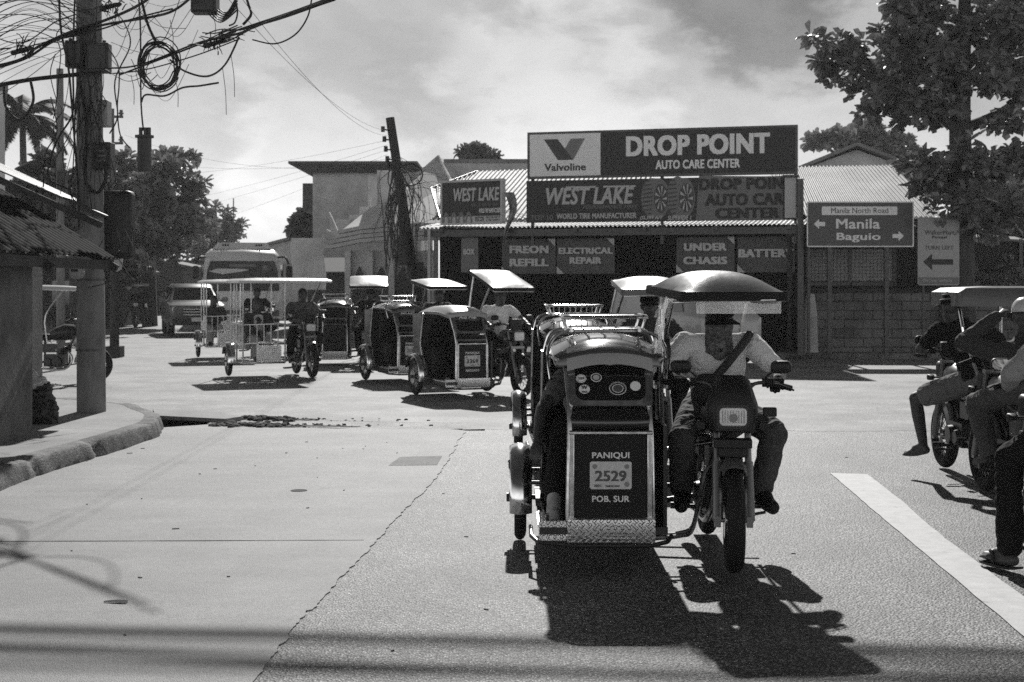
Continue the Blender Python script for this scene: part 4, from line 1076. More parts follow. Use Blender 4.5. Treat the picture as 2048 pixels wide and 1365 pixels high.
# ------------------------------------------------------------------ helpers for a rotated facade
class Plane:
    def __init__(s, O, rz): s.O = Vector((O[0], O[1], 0)); s.rz = rz; s.M = Matrix.Translation(s.O) @ Matrix.Rotation(rz, 4, 'Z'); s.I = s.M.inverted()
    def at(s, px, py, yl=0.0):
        o = s.I @ Vector((0, 0, CAMH)); d = s.I.to_3x3() @ Vector(((px - 1024) / F, 1, -(py - HZ) / F))
        t = (yl - o.y) / d.y; p = o + d * t; return Vector((p.x, yl, p.z))
M_roof_m0 = mat('post_grey', .15, .7)
SH = Plane((-1.81, 33.4), R(-15.2))
def corr(poly4, n, amp, th=0.0, rows=2):
    """corrugated sheet: poly4 = eave a, eave b, ridge b, ridge a"""
    a, b_, c, d = [Vector(p) for p in poly4]; mb = MB(); nr = ((b_ - a).cross(d - a)).normalized(); nr = nr if nr.z > 0 else -nr
    k = n * 6; ra, rd = [], []
    for i in range(k + 1):
        t = i / k; w = math.sin(2 * math.pi * n * t) * amp
        ra.append(a.lerp(b_, t) + nr * w); rd.append(d.lerp(c, t) + nr * w)
    mids = []
    for r_ in range(1, rows): mids.append([p.lerp(q, r_ / rows) + nr * (.012 if r_ % 2 else 0) for p, q in zip(ra, rd)])
    mb.loft([ra] + mids + [rd], cap=False, closed=False)
    return mb

# ------------------------------------------------------------------ the tyre shop
def build_shop():
    shop = thing('repair_shop', 'low auto repair shop with corrugated roof, dark open bays and canopy', 'shop', SH.O, SH.rz)
    w = MB(); P = SH.at
    uL, uR = -.15, 8.35
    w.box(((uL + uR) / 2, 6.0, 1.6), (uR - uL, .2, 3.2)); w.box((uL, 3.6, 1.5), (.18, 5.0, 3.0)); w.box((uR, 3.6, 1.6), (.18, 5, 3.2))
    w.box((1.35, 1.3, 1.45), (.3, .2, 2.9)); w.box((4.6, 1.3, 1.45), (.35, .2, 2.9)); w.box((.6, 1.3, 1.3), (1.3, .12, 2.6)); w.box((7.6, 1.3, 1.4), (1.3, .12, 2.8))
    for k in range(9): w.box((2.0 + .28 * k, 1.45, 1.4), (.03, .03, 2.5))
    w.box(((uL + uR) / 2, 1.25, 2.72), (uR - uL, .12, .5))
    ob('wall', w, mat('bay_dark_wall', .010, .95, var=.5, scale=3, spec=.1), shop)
    cz0, cz1 = 2.93, 3.12
    ob('canopy', corr([(-.35, -.15, cz0), (8.55, -.15, cz0), (8.55, 1.6, cz1), (-.35, 1.6, cz1)], 88, .018), M_roof_l, shop, 60)
    f = MB(); f.box((4.1, -.02, 2.80), (8.7, .08, .16)); f.box((4.1, 1.0, 2.85), (8.7, .08, .14))
    for k in range(6): f.box((.2 + 1.6 * k, .5, 2.86), (.08, 1.3, .1))
    ob('fascia', f, M_steel, shop)
    for u in (.02, 8.2):
        pt = MB(); pt.cyl((u, .02, 0), (u, .02, 2.85), .055, n=10); ob('post', pt, M_wall_d if u > 1 else M_roof_m0, shop)
    # main roof, left and right halves rising to a ridge behind the boards
    r1 = P(955, 343, 5.6); z1 = r1.z
    ob('roof', corr([(r1.x, 1.5, 3.2), (4.4, 1.5, 3.2), (4.4, 5.6, z1 + .05), (r1.x, 5.6, z1)], 40, .02, rows=3), M_roof_l, shop, 60)
    e = P(880, 437, 1.5); d = P(862, 377, 3.9)
    ob('roof', corr([tuple(e), (r1.x, 1.5, 3.2), (r1.x, 5.6, z1), tuple(d)], 9, .016, rows=3), M_roof_l, shop, 60)
    sd_ = MB(); sd_.cyl(tuple(e), tuple(d), .035); sd_.cyl(tuple(d), (r1.x, 5.6, z1), .03); ob('barge_board', sd_, M_alu, shop)
    return shop
shop = build_shop()

def span(plane, L, Rr, T, B, yl):
    m_ = (L + Rr) / 2; a = plane.at(L, T, yl); c = plane.at(Rr, B, yl); a.z = plane.at(m_, T, yl).z; c.z = plane.at(m_, B, yl).z; return a, c
def board(name, label, cat, L, Rr, T, B, yl, th, m, group=None, framem=None, plane=SH, dz=0.0, rz_extra=0.0):
    a, c = span(plane, L, Rr, T, B, yl); mid = (a + c) / 2; w = c.x - a.x; h = a.z - c.z
    wl = plane.M @ mid
    root = thing(name, label, cat, wl, plane.rz + rz_extra, group)
    bx = MB(); bx.box((0, th / 2, 0), (w, th, h)); ob('panel', bx, m, root)
    if framem:
        fb = MB()
        for s in (-1, 1):
            fb.box((s * (w / 2), th / 2 - .005, 0), (.05, th + .02, h + .05)); fb.box((0, th / 2 - .006, s * h / 2), (w - .052, th + .016, .05))
        ob('frame', fb, framem, root)
    pm = (L + Rr) / 2; zrow = lambda py: plane.at(pm, py, yl).z - mid.z
    def to(px, py): return plane.at(px, py, yl).x - mid.x, zrow(py)
    return root, w, h, to
M_sign_d = mat('sign_dark', 0.03, 0.45, var=0.12, scale=3, spec=0.25)
M_sign_w = mat('sign_white', 0.78, 0.5, var=0.06, scale=4)
M_sign_g = mat('sign_grey', 0.14, 0.5, var=0.1, scale=4)
M_sign_m = mat('sign_mid', 0.085, 0.5, var=0.1, scale=4)
M_banner = mat('banner_red', 0.085, 0.7, var=0.2, scale=3, kind='cloth')
M_logo1 = mat('logo_dark', 0.035, 0.5); M_logo2 = mat('logo_mid', 0.16, 0.5)

def flat(b, poly, y=0.0, th=.004): return b.prism(poly, lambda u, v, d: (u, y - d, v), 0, th)
# main board
root, w, h, to = board('signboard', 'big dark signboard reading DROP POINT, topmost above the shop canopy', 'sign', 1057, 1593, 260, 351, -.05, .12, M_sign_d, None, M_steel)
wp = MB(); x0 = -w / 2 + .03; x1 = to(1201, 300)[0]; wp.box(((x0 + x1) / 2, -.004, 0), (x1 - x0, .008, h - .06)); ob('logo_panel', wp, M_sign_w, root)
def tw(px, py): return to(px, py)
v = MB(); flat(v, [tw(1088, 273), tw(1115, 273), tw(1147, 316), tw(1116, 316)], -.009); ob('logo', v, M_logo1, root)
v = MB(); flat(v, [tw(1142, 273), tw(1170, 273), tw(1147, 315), tw(1130, 293)], -.012); ob('logo', v, M_logo2, root)
a, c = tw(1089, 323), tw(1172, 338); lettering('Valvoline', a[0], c[0], c[1], a[1], -.010, M_textd, root, .03)
a, c = tw(1252, 271), tw(1540, 312); lettering('DROP POINT', a[0], c[0], c[1], a[1], -.002, M_text, root, .045)
a, c = tw(1311, 321), tw(1480, 339); lettering('AUTO CARE CENTER', a[0], c[0], c[1], a[1], -.002, M_text, root, .035)
# posts of the main board
for px in (1062, 1322, 1590):
    b = MB(); b.box((to(px, 300)[0], .17, -.75), (.07, .07, 2.6)); ob('support', b, M_steel, root)
# second board
root, w, h, to = board('signboard', 'long dark tyre signboard reading WEST LAKE below the DROP POINT board', 'sign', 1053, 1592, 357, 443, -.08, .08, M_sign_d, None, None)
def tw(px, py): return to(px, py)
a, c = tw(1096, 372), tw(1268, 408); lettering('West Lake', a[0], c[0], c[1], a[1], -.002, M_textl, root, .03, .22) if False else None
M_textl = mat('sign_lettering', 0.45, 0.6)
a, c = tw(1092, 372), tw(1268, 407); lettering('WEST LAKE', a[0], c[0], c[1], a[1], -.002, M_textl, root, .03, .22)
u = MB(); 
for q0, q1 in ((1133, 1192), (1207, 1272)): p, q = tw(q0, 370), tw(q1, 373.5); flat(u, [(p[0], p[1]), (q[0], p[1]), (q[0] - .02, q[1]), (p[0] - .02, q[1])], -.002)
ob('stripe', u, M_textl, root)
a, c = tw(1166, 409), tw(1274, 416); lettering('PERFORMANCE TIRES', a[0], c[0], c[1], a[1], -.002, M_sign_g, root, .01, .2)
a, c = tw(1060, 427), tw(1106, 438); lettering('TOP 10', a[0], c[0], c[1], a[1], -.002, M_sign_g, root, .02)
a, c = tw(1113, 425), tw(1273, 436); lettering('WORLD TIRE MANUFACTURER', a[0], c[0], c[1], a[1], -.002, M_textl, root, .035)
a, c = tw(1280, 432), tw(1326, 441); lettering('(SL399 A/T', a[0], c[0], c[1], a[1], -.009, M_textl, root, .03, .2)
a, c = tw(1335, 432), tw(1383, 441); lettering('SUPERIDE 1', a[0], c[0], c[1], a[1], -.009, M_textl, root, .03, .2)
def ellp(cx, cy, rx, ry, n=36, a0=0, a1=360): return [tw(cx + rx * math.cos(R(a0 + (a1 - a0) * k / n)), cy + ry * math.sin(R(a0 + (a1 - a0) * k / n))) for k in range(n)]
tp = MB(); flat(tp, ellp(1305, 396, 23, 40), -.001); flat(tp, ellp(1318, 397, 21, 40), -.002); flat(tp, ellp(1355, 395, 22, 41), -.003); flat(tp, ellp(1368, 397, 22, 40), -.004); ob('tyre_picture', tp, M_sign_g, root)
tp = MB(); 
for cx, rx in ((1322, 14), (1373, 15)):
    flat(tp, ellp(cx, 397, rx, 29), -.0065)
for k in range(9):
    for (cx, dx) in ((1296, 15), (1345, 15)):
        y = 362 + k * 8.2; hw = dx * math.sqrt(max(.05, 1 - ((y - 397) / 42) ** 2)); p = tw(cx - hw * .9, y); q = tw(cx + hw * .6, y + 3.0); flat(tp, [(p[0], p[1]), (q[0], p[1] + .03), (q[0], q[1] + .03), (p[0], q[1])], -.0062)
ob('tyre_tread', tp, M_logo1, root)
tp = MB()
for cx, rx in ((1322, 12), (1373, 13)):
    for k in range(9):
        t = 2 * math.pi * k / 9; p = tw(cx + 2 * math.cos(t + .5), 397 + 4 * math.sin(t + .5)); q = tw(cx + rx * math.cos(t - .1), 397 + 2.1 * rx * math.sin(t - .1)); r_ = tw(cx + rx * math.cos(t + .15), 397 + 2.1 * rx * math.sin(t + .15)); flat(tp, [p, q, r_], -.011)
ob('rim_picture', tp, M_textl, root)
gp = MB(); p, q = tw(1393, 360), tw(1590, 443); 
s0, s1 = tw(1398, 353.5), tw(1392, 442); flat(gp, [s1, s0, (w / 2 - .28, h / 2 - .012), (w / 2 - .28, -h / 2 + .012)], -.001); ob('name_panel', gp, M_sign_g, root)
M_cut = mat('shade_letter', 0.028, 0.7)
for tx, x0_, x1_, y0_, y1_ in (('DROP POIN', 1398, 1568, 359, 383), ('AUTO CAR', 1410, 1568, 390, 414), ('CENTER', 1430, 1560, 418, 440)):
    a, c = tw(x0_, y0_), tw(x1_, y1_); lettering(tx, a[0], c[0], c[1], a[1], -.008, M_cut, root, .06, thick=.01)
bx = MB(); p, q = tw(1571, 362), tw(1592, 440); bx.box(((p[0] + q[0]) / 2, -.12, (p[1] + q[1]) / 2), (q[0] - p[0], .22, p[1] - q[1])); ob('side_box', bx, M_textl, root)
bx = MB(); bx.box(((p[0] + q[0]) / 2 + .02, -.16, p[1] + .03), (q[0] - p[0] + .12, .4, .04)); ob('side_hood', bx, M_steel, root)
# small board at the left corner, turned towards the crossing
SB = Plane(tuple((SH.M @ SH.at(945, 400, -.05)).xy), R(-30))
root, w, h, to = board('signboard', 'small square WEST LAKE tyre signboard at the left end of the canopy', 'sign', 883, 1003, 362, 447, 0, .14, M_sign_d, None, M_textl, SB)
def tw(px, py): return to(px, py)
a, c = tw(907, 376), tw(999, 403); lettering('WEST LAKE', a[0], c[0], c[1], a[1], -.004, M_textl, root, .03, .15)
a, c = tw(942, 408), tw(997, 414); lettering('PERFORMANCE TIRES', a[0], c[0], c[1], a[1], -.004, M_sign_g, root, .0, .1)
a, c = tw(958, 418), tw(1001, 427); lettering('WORLD TIRE MANUFACTURER', a[0], c[0], c[1], a[1], -.004, M_text, root, .02)
u = MB()
p, q = tw(886, 433), tw(1001, 446); flat(u, [(p[0], q[1]), (q[0], q[1]), (q[0], p[1]), (p[0], p[1])], -.003); ob('stripe', u, M_textl, root)
a, c = tw(950, 434), tw(968, 444); lettering('VISCON', a[0], c[0], c[1], a[1], -.009, M_textd, root, .02)
a, c = tw(972, 434), tw(1000, 444); lettering('MOTOR PARTS\n& TIRE SUPPLY', a[0], c[0], c[1], a[1], -.009, M_textd, root, .01)
tp = MB()
for cx in (893, 908, 923, 938): 
    for rr_ in (1,): flat(tp, [tw(cx + (7 if k < 13 else 4) * math.cos(R(t)), 446 - (22 if k < 13 else 15) * math.sin(R(t))) for k, t in enumerate(list(range(0, 181, 15)) + list(range(180, -1, -15)))], -.010)
ob('tyre_picture', tp, M_sign_g, root)

# hanging banners under the canopy
def banner(label, L, Rr, T, B, words, m=M_banner, yl=.35, corner=True):
    a = SH.at(L, T, yl); c = SH.at(Rr, B, yl); mid = (a + c) / 2; w = c.x - a.x; h = a.z - c.z
    root = thing('banner', label, 'banner', SH.M @ mid, SH.rz, 'hanging service banners')
    nx, nz = 14, 10; b = MB(); rings = []
    ph = rk.uniform(0, 6)
    def wv(u, v): return .018 * math.sin(u * 5 + ph) * (0.3 + (v + .5)) + .012 * math.sin(u * 9 + v * 4 + ph)
    for i in range(nz + 1):
        v_ = -.5 + i / nz; rings.append([(w * (-.5 + j / nx), wv(w * (-.5 + j / nx), -v_), h * v_) for j in range(nx + 1)])
    g = MB(); g.loft(rings, cap=False, closed=False); g.loft([[(p[0], p[1] + .006, p[2]) for p in r_] for r_ in rings], cap=False, closed=False)
    ob('sheet', g, m, root, 60)
    if corner:
        k = MB(); s = min(w, h) * .22
        flat(k, [(w / 2 - s, h / 2), (w / 2, h / 2), (w / 2, h / 2 - s)], -.04); flat(k, [(-w / 2, -h / 2), (-w / 2 + s, -h / 2), (-w / 2, -h / 2 + s)], -.04); ob('corner', k, M_textl, root)
    for (tx, l, r_, t, bt) in words:
        p = SH.at(l, t, yl); q = SH.at(r_, bt, yl); lettering(tx, p.x - mid.x, q.x - mid.x, q.z - mid.z, p.z - mid.z, -.045, M_textl2, root, .055)
    ck = MB(); ck.cyl((-w / 2 + .03, 0, h / 2), (-w / 2 + .03, -.1, 2.85 - mid.z), .006, n=5); ck.cyl((w / 2 - .03, 0, h / 2), (w / 2 - .03, -.1, 2.85 - mid.z), .006, n=5); ob('cord', ck, M_wire, root)
M_textl2 = mat('banner_lettering', 0.5, 0.7)
banner('hanging banner reading FREON REFILL under the canopy', 1004, 1111, 479, 548, [('FREON', 1020, 1098, 492, 507), ('REFILL', 1020, 1098, 518, 533)])
banner('hanging banner reading ELECTRICAL REPAIR under the canopy', 1114, 1229, 478, 548, [('ELECTRICAL', 1118, 1226, 496, 508), ('REPAIR', 1140, 1204, 515, 528)])
banner('hanging banner reading UNDER CHASIS under the canopy', 1353, 1469, 475, 545, [('UNDER', 1368, 1454, 487, 502), ('CHASIS', 1367, 1455, 514, 529)])
banner('hanging banner reading BATTERY at the right end of the canopy', 1475, 1590, 474, 545, [('BATTERY', 1477, 1589, 499, 515)])
banner('narrow twisted banner hanging at the left end of the canopy', 923, 956, 476, 545, [('BOX', 928, 950, 498, 510)], M_sign_g, .1, False)
# crumpled flag sheet hanging off the small board
b = MB(); rings = []
for k in range(9):
    t = k / 8; rings.append([(.02 + .10 * math.sin(t * 5) + (.12 - .1 * t) * u, .06 * math.cos(u * 4 + t * 7), -1.15 * t) for u in (-1, -.5, 0, .5, 1)])
b.loft(rings, cap=False, closed=False); q = SH.M @ SH.at(1016, 385, -.3)
fl = ob('torn_tarpaulin', b, mat('tarp_sheet', .2, .7, var=.9, scale=9), None, 60, loc=q); tag(fl, 'torn patterned tarpaulin strip dangling beside the small tyre board', 'tarpaulin')

# ------------------------------------------------------------------ right of the shop: shed roof, post, wall with window mesh
def build_right():
    sh = thing('shed', 'long shed with bright corrugated roof behind the road direction sign', 'shed', (6.6, 32.2, 0), R(-6))
    e0 = -.3
    ob('roof', corr([(-.35, 2.3, 3.25), (3.5, 2.0, 3.22), (2.85, 5.6, 4.75), (-.35, 5.9, 4.75)], 34, .022, rows=3), M_roof_l, sh, 60)
    w = MB(); w.box((1.6, 2.8, 1.6), (4.1, .15, 3.1)); w.box((1.6, 2.2, 3.12), (4.0, .1, .12)); ob('wall', w, M_wall_d, sh)
    ob('lean_to', corr([(-.4, .6, 2.95), (2.6, .6, 2.95), (2.6, 2.1, 3.1), (-.4, 2.1, 3.1)], 30, .018), MATS['dark_roof'], sh, 60)
    w = MB(); w.prism(rrect(1.95, .74, .01, cx=1.14, cz=2.05), lambda u, v, d: (u, .82 + d, v), 0, .03); ob('window', w, M_sign_mesh, sh)
    g = MB()
    for k in range(24): g.box((.18 + .083 * k, .80, 2.05), (.008, .008, .74))
    for k in range(10): g.box((1.14, .80, 1.70 + .08 * k), (1.95, .008, .008))
    ob('mesh', g, M_steel, sh)
    f = MB()
    for x in (.12, 1.14, 2.14): f.box((x, .79, 2.0), (.07, .05, .85))
    f.box((1.14, .79, 1.62), (2.1, .05, .08)); ob('frame', f, M_steel, sh)
    bw = thing('block_wall', 'grimy hollow block boundary wall behind the road signs', 'wall', (6.6, 31.9, 0), R(-5))
    q = MB(); q.box((4.2, .1, .72), (8.8, .18, 1.40)); q.box((1.0, .35, 1.2), (2.4, .5, .2)); ob('wall', q, block_mat('hollow_block', .21, .42, .205), bw)
    q = MB()
    for x in (.0, 3.0, 6.0): q.box((x, .0, .8), (.2, .24, 1.6))
    ob('pillar', q, M_wall_d, bw)
    q = MB(); q.box((4.2, .08, 1.47), (8.8, .26, .09)); ob('coping', q, M_wall_d, bw)
M_sign_mesh = mat('window_tarp', 0.38, 0.8, var=0.25, scale=3)
build_right()
# steel posts at the shop's right end
for px, wd, hh, lb in ((1600, .13, 3.9, 'tall dark steel post at the right end of the shop canopy'), (1617, .06, 3.3, 'thin leaning pipe beside the tall steel post by the shop')):
    p = Vector(((px - 1024) / F * 30.9, 30.9, 0)); t = thing('post', lb, 'post', p)
    b = MB(); b.box((0, 0, hh / 2), (wd, wd, hh)); ob('shaft', b, M_steel, t); b = MB(); b.box((0, 0, .03), (wd * 2.4, wd * 2.4, .06)); ob('footing', b, M_wall_d, t)
# concrete bollard-like stub post, pale below
p = Gd(1622, 668); b = MB(); b.loft([[(sx * w_, sy * w_, z) for sx, sy in ((-1, -1), (1, -1), (1, 1), (-1, 1))] for z, w_ in ((0, .14), (.85, .12), (1.25, .08), (1.3, .07))])
t = ob('gate_post', b, M_wall_g, loc=(6.55, 31.2, 0.1)); tag(t, 'stained concrete gate post standing between steel post and block wall', 'post')

# road sign
def road_sign():
    Y = 30.6; s = Y / F
    cx = (1720.5 - 1024) * s; cz = CAMH - (449 - HZ) * s
    r = thing('road_sign', 'wide road direction sign with MANILA and BAGUIO arrows on two posts', 'road sign', (cx, Y, 0.1)); cz -= .1
    W, H = 214 * s, 91 * s
    b = MB(); b.prism(rrect(W, H, .03, cz=cz), lambda u, v, d: (u, d, v), 0, .03); pn = ob('panel', b, M_sign_g2, r)
    b = MB(); out = rrect(W, H, .03, cz=cz); inn = rrect(W - .05, H - .05, .02, cz=cz)
    b.loft([[(u, .002, v) for u, v in out], [(u, -.006, v) for u, v in out], [(u, -.006, v) for u, v in inn], [(u, .002, v) for u, v in inn]], cap=False, wrap=True); ob('border', b, M_text, r)
    def X(px): return (px - 1720.5) * s
    def Z(py): return cz - (py - 449) * s
    b = MB(); b.prism(rrect(151 * s, 17 * s, .03, cx=X(1719), cz=Z(422)), lambda u, v, d: (u, -d, v), 0, .004); ob('name_plate', b, M_text, r)
    lettering('Manila North Road', X(1662), X(1776), Z(427), Z(416), -.006, M_textd, r, .004)
    lettering('Manila', X(1672), X(1760), Z(458), Z(438), -.002, M_text, r, .018)
    lettering('Baguio', X(1673), X(1761), Z(485), Z(466), -.002, M_text, r, .02)
    for c, cy, d in ((1639, 448.5, -1), (1796, 472.5, 1)):
        b = MB(); pts = [(11.5, 0), (1, 10), (1, 4), (-11, 4), (-11, -4), (1, -4), (1, -10)]
        flat(b, [(X(c + d * u), Z(cy + v)) for u, v in pts]); ob('arrow', b, M_text, r)
    for px in (1660, 1774):
        b = MB(); b.box((X(px), .07, (cz + H / 2) / 2), (.09, .09, cz + H / 2)); ob('leg', b, M_steel, r)
M_sign_g2 = mat('sign_green', 0.075, 0.5, var=0.08, scale=5)
M_mart = mat('mart_board', 0.34, 0.55, var=0.08, scale=5)
road_sign()
def mart_sign():
    Y = 30.2; s = Y / F; cx = (1877 - 1024) * s; cz = CAMH - (503 - HZ) * s
    r = thing('direction_sign', 'tall pale shop direction sign reading TURN LEFT beside the tree trunk', 'sign', (cx, Y, 0.1)); cz -= .1
    W, H = 83 * s, 136 * s
    X = lambda px: (px - 1877) * s
    Z = lambda py: cz - (py - 503) * s
    b = MB(); b.prism(rrect(W, H, .04, cz=cz), lambda u, v, d: (u, d, v), 0, .025); ob('panel', b, M_mart, r)
    b = MB(); flat(b, [(X(1837), Z(569)), (X(1917), Z(569)), (X(1917), Z(555)), (X(1837), Z(555))]); ob('band', b, M_sign_g, r)
    def heart(c): return [(X(c + 8 * t), Z(449 - v)) for t, v in ((0, -8), (.7, -1), (1, 3), (.8, 7), (.4, 8), (0, 5), (-.4, 8), (-.8, 7), (-1, 3), (-.7, -1))]
    b = MB(); flat(b, heart(1875)); ob('logo', b, M_sign_g, r)
    b = MB(); flat(b, heart(1885), -.005); ob('logo', b, M_sign_m, r)
    lettering('WalterMart', X(1849), X(1909), Z(470), Z(461), -.002, M_sign_m, r, .03)
    lettering('Paniqui', X(1864), X(1894), Z(479), Z(472), -.002, M_textd, r, .03)
    lettering('TURN LEFT', X(1849), X(1907), Z(500), Z(492), -.002, M_sign_m, r, .03)
    b = MB(); flat(b, [(X(1846), Z(524)), (X(1864), Z(508)), (X(1864), Z(519)), (X(1906), Z(519)), (X(1906), Z(530)), (X(1864), Z(530)), (X(1864), Z(541))]); ob('arrow', b, M_sign_d, r)
    lettering('Drive safely', X(1845), X(1905), Z(566), Z(558), -.007, M_mart, r, .02)
    for px in (1848, 1906):
        b = MB(); b.box((X(px), .06, (cz) / 2), (.05, .05, cz)); ob('leg', b, M_steel, r)
mart_sign()
# small stall with sheet roof at the far right
st = thing('stall', 'small dark stall with a flat sheet roof under the tree', 'stall', (11.6, 34.6, 0.1), R(-5))
b = MB(); b.box((0, 0, 2.65), (1.5, 1.2, .05), (0.1, .06, 0)); ob('roof', b, M_roof_l2 if False else mat('grey_sheet', .16, .6, var=.4), st)
b = MB(); b.box((0, -.3, 2.2), (1.25, .1, .65)); b.box((0, .5, 1.2), (1.3, .1, 2.2)); ob('wall', b, MATS['dark_wall'], st)
b = MB(); b.box((-.62, -.5, 1.3), (.08, .08, 2.6)); ob('leg', b, M_steel, st); b = MB(); b.box((.62, -.5, 1.3), (.08, .08, 2.6)); ob('leg', b, M_steel, st)

# ------------------------------------------------------------------ buildings behind
def gable_house(label, X, Y, w, d, hw, hr, m, rm, rz=0, ov=.4, win=()):
    r = thing('house', label, 'house', (X, Y, 0), rz)
    b = MB(); b.box((0, d / 2, hw / 2), (w, d, hw)); b.add([(-w / 2, 0, hw), (w / 2, 0, hw), (0, 0, hr - .1), (-w / 2, d, hw), (w / 2, d, hw), (0, d, hr - .1)], [(0, 1, 2), (3, 4, 5), (0, 2, 5, 3), (1, 2, 5, 4)]); ob('wall', b, m, r)
    b = MB(); s = (hr - hw) / (w / 2)
    for sg in (-1, 1): b.loft([[(0, -ov, hr), (sg * (w / 2 + ov), -ov, hw - ov * s), (sg * (w / 2 + ov), -ov, hw - ov * s + .12), (0, -ov, hr + .12)], [(0, d + ov, hr), (sg * (w / 2 + ov), d + ov, hw - ov * s), (sg * (w / 2 + ov), d + ov, hw - ov * s + .12), (0, d + ov, hr + .12)]])
    ob('roof', b, rm, r)
    for (x, z, ww, hh) in win:
        b = MB(); b.box((x, -.02, z), (ww, .08, hh)); ob('window', b, M_glass, r)
    return r
M_roof_m = mat('grey_roof', 0.20, 0.7, var=0.3, scale=1.2)
gable_house('pale gabled house roof rising behind the corrugated shed', 12.4 - .3, 50, 5.2, 9, 5.4, 6.45, M_wall_l, M_roof_m, R(-8), .5)
def P60(px, py, Y): return Pt(px, py, Y)
def tall_house():
    Y = 52; a = Pt(612, 400, Y); c = Pt(842, 400, Y)
    r = thing('house', 'tall flat roofed grey house with overhanging eaves behind the leaning pole', 'house', ((a.x + c.x) / 2, Y, 0))
    w = c.x - a.x; top = Pt(0, 345, Y).z
    b = MB(); b.box((.12, 4, top / 2), (w - .25, 8, top)); ob('wall', b, M_wall_g, r)
    b = MB(); b.box((-w / 2 - .02, 2.5, (top + 4.9) / 2 - .45), (.5, 3, 1.05)); ob('bay', b, mat('bay_dark', .10, .8), r)
    b = MB(); e0 = Pt(584, 330, Y).x - r.location.x; e1 = Pt(838, 330, Y).x - r.location.x
    b.loft([[(x0_, -0.9 if k else -.4, top + z), (x1_, -.9 if k else -.4, top + z), (x1_, 8.6, top + z), (x0_, 8.6, top + z)] for k, (x0_, x1_, z) in enumerate(((e0 + .5, e1 - .4, -.02), (e0, e1, .24), (e0, e1, .33)))]); ob('roof', b, mat('eave_dark', .08, .8), r)
    b = MB(); b.box((.4, -.02, 3.6), (1.0, .08, .9)); ob('window', b, M_glass, r)
tall_house()
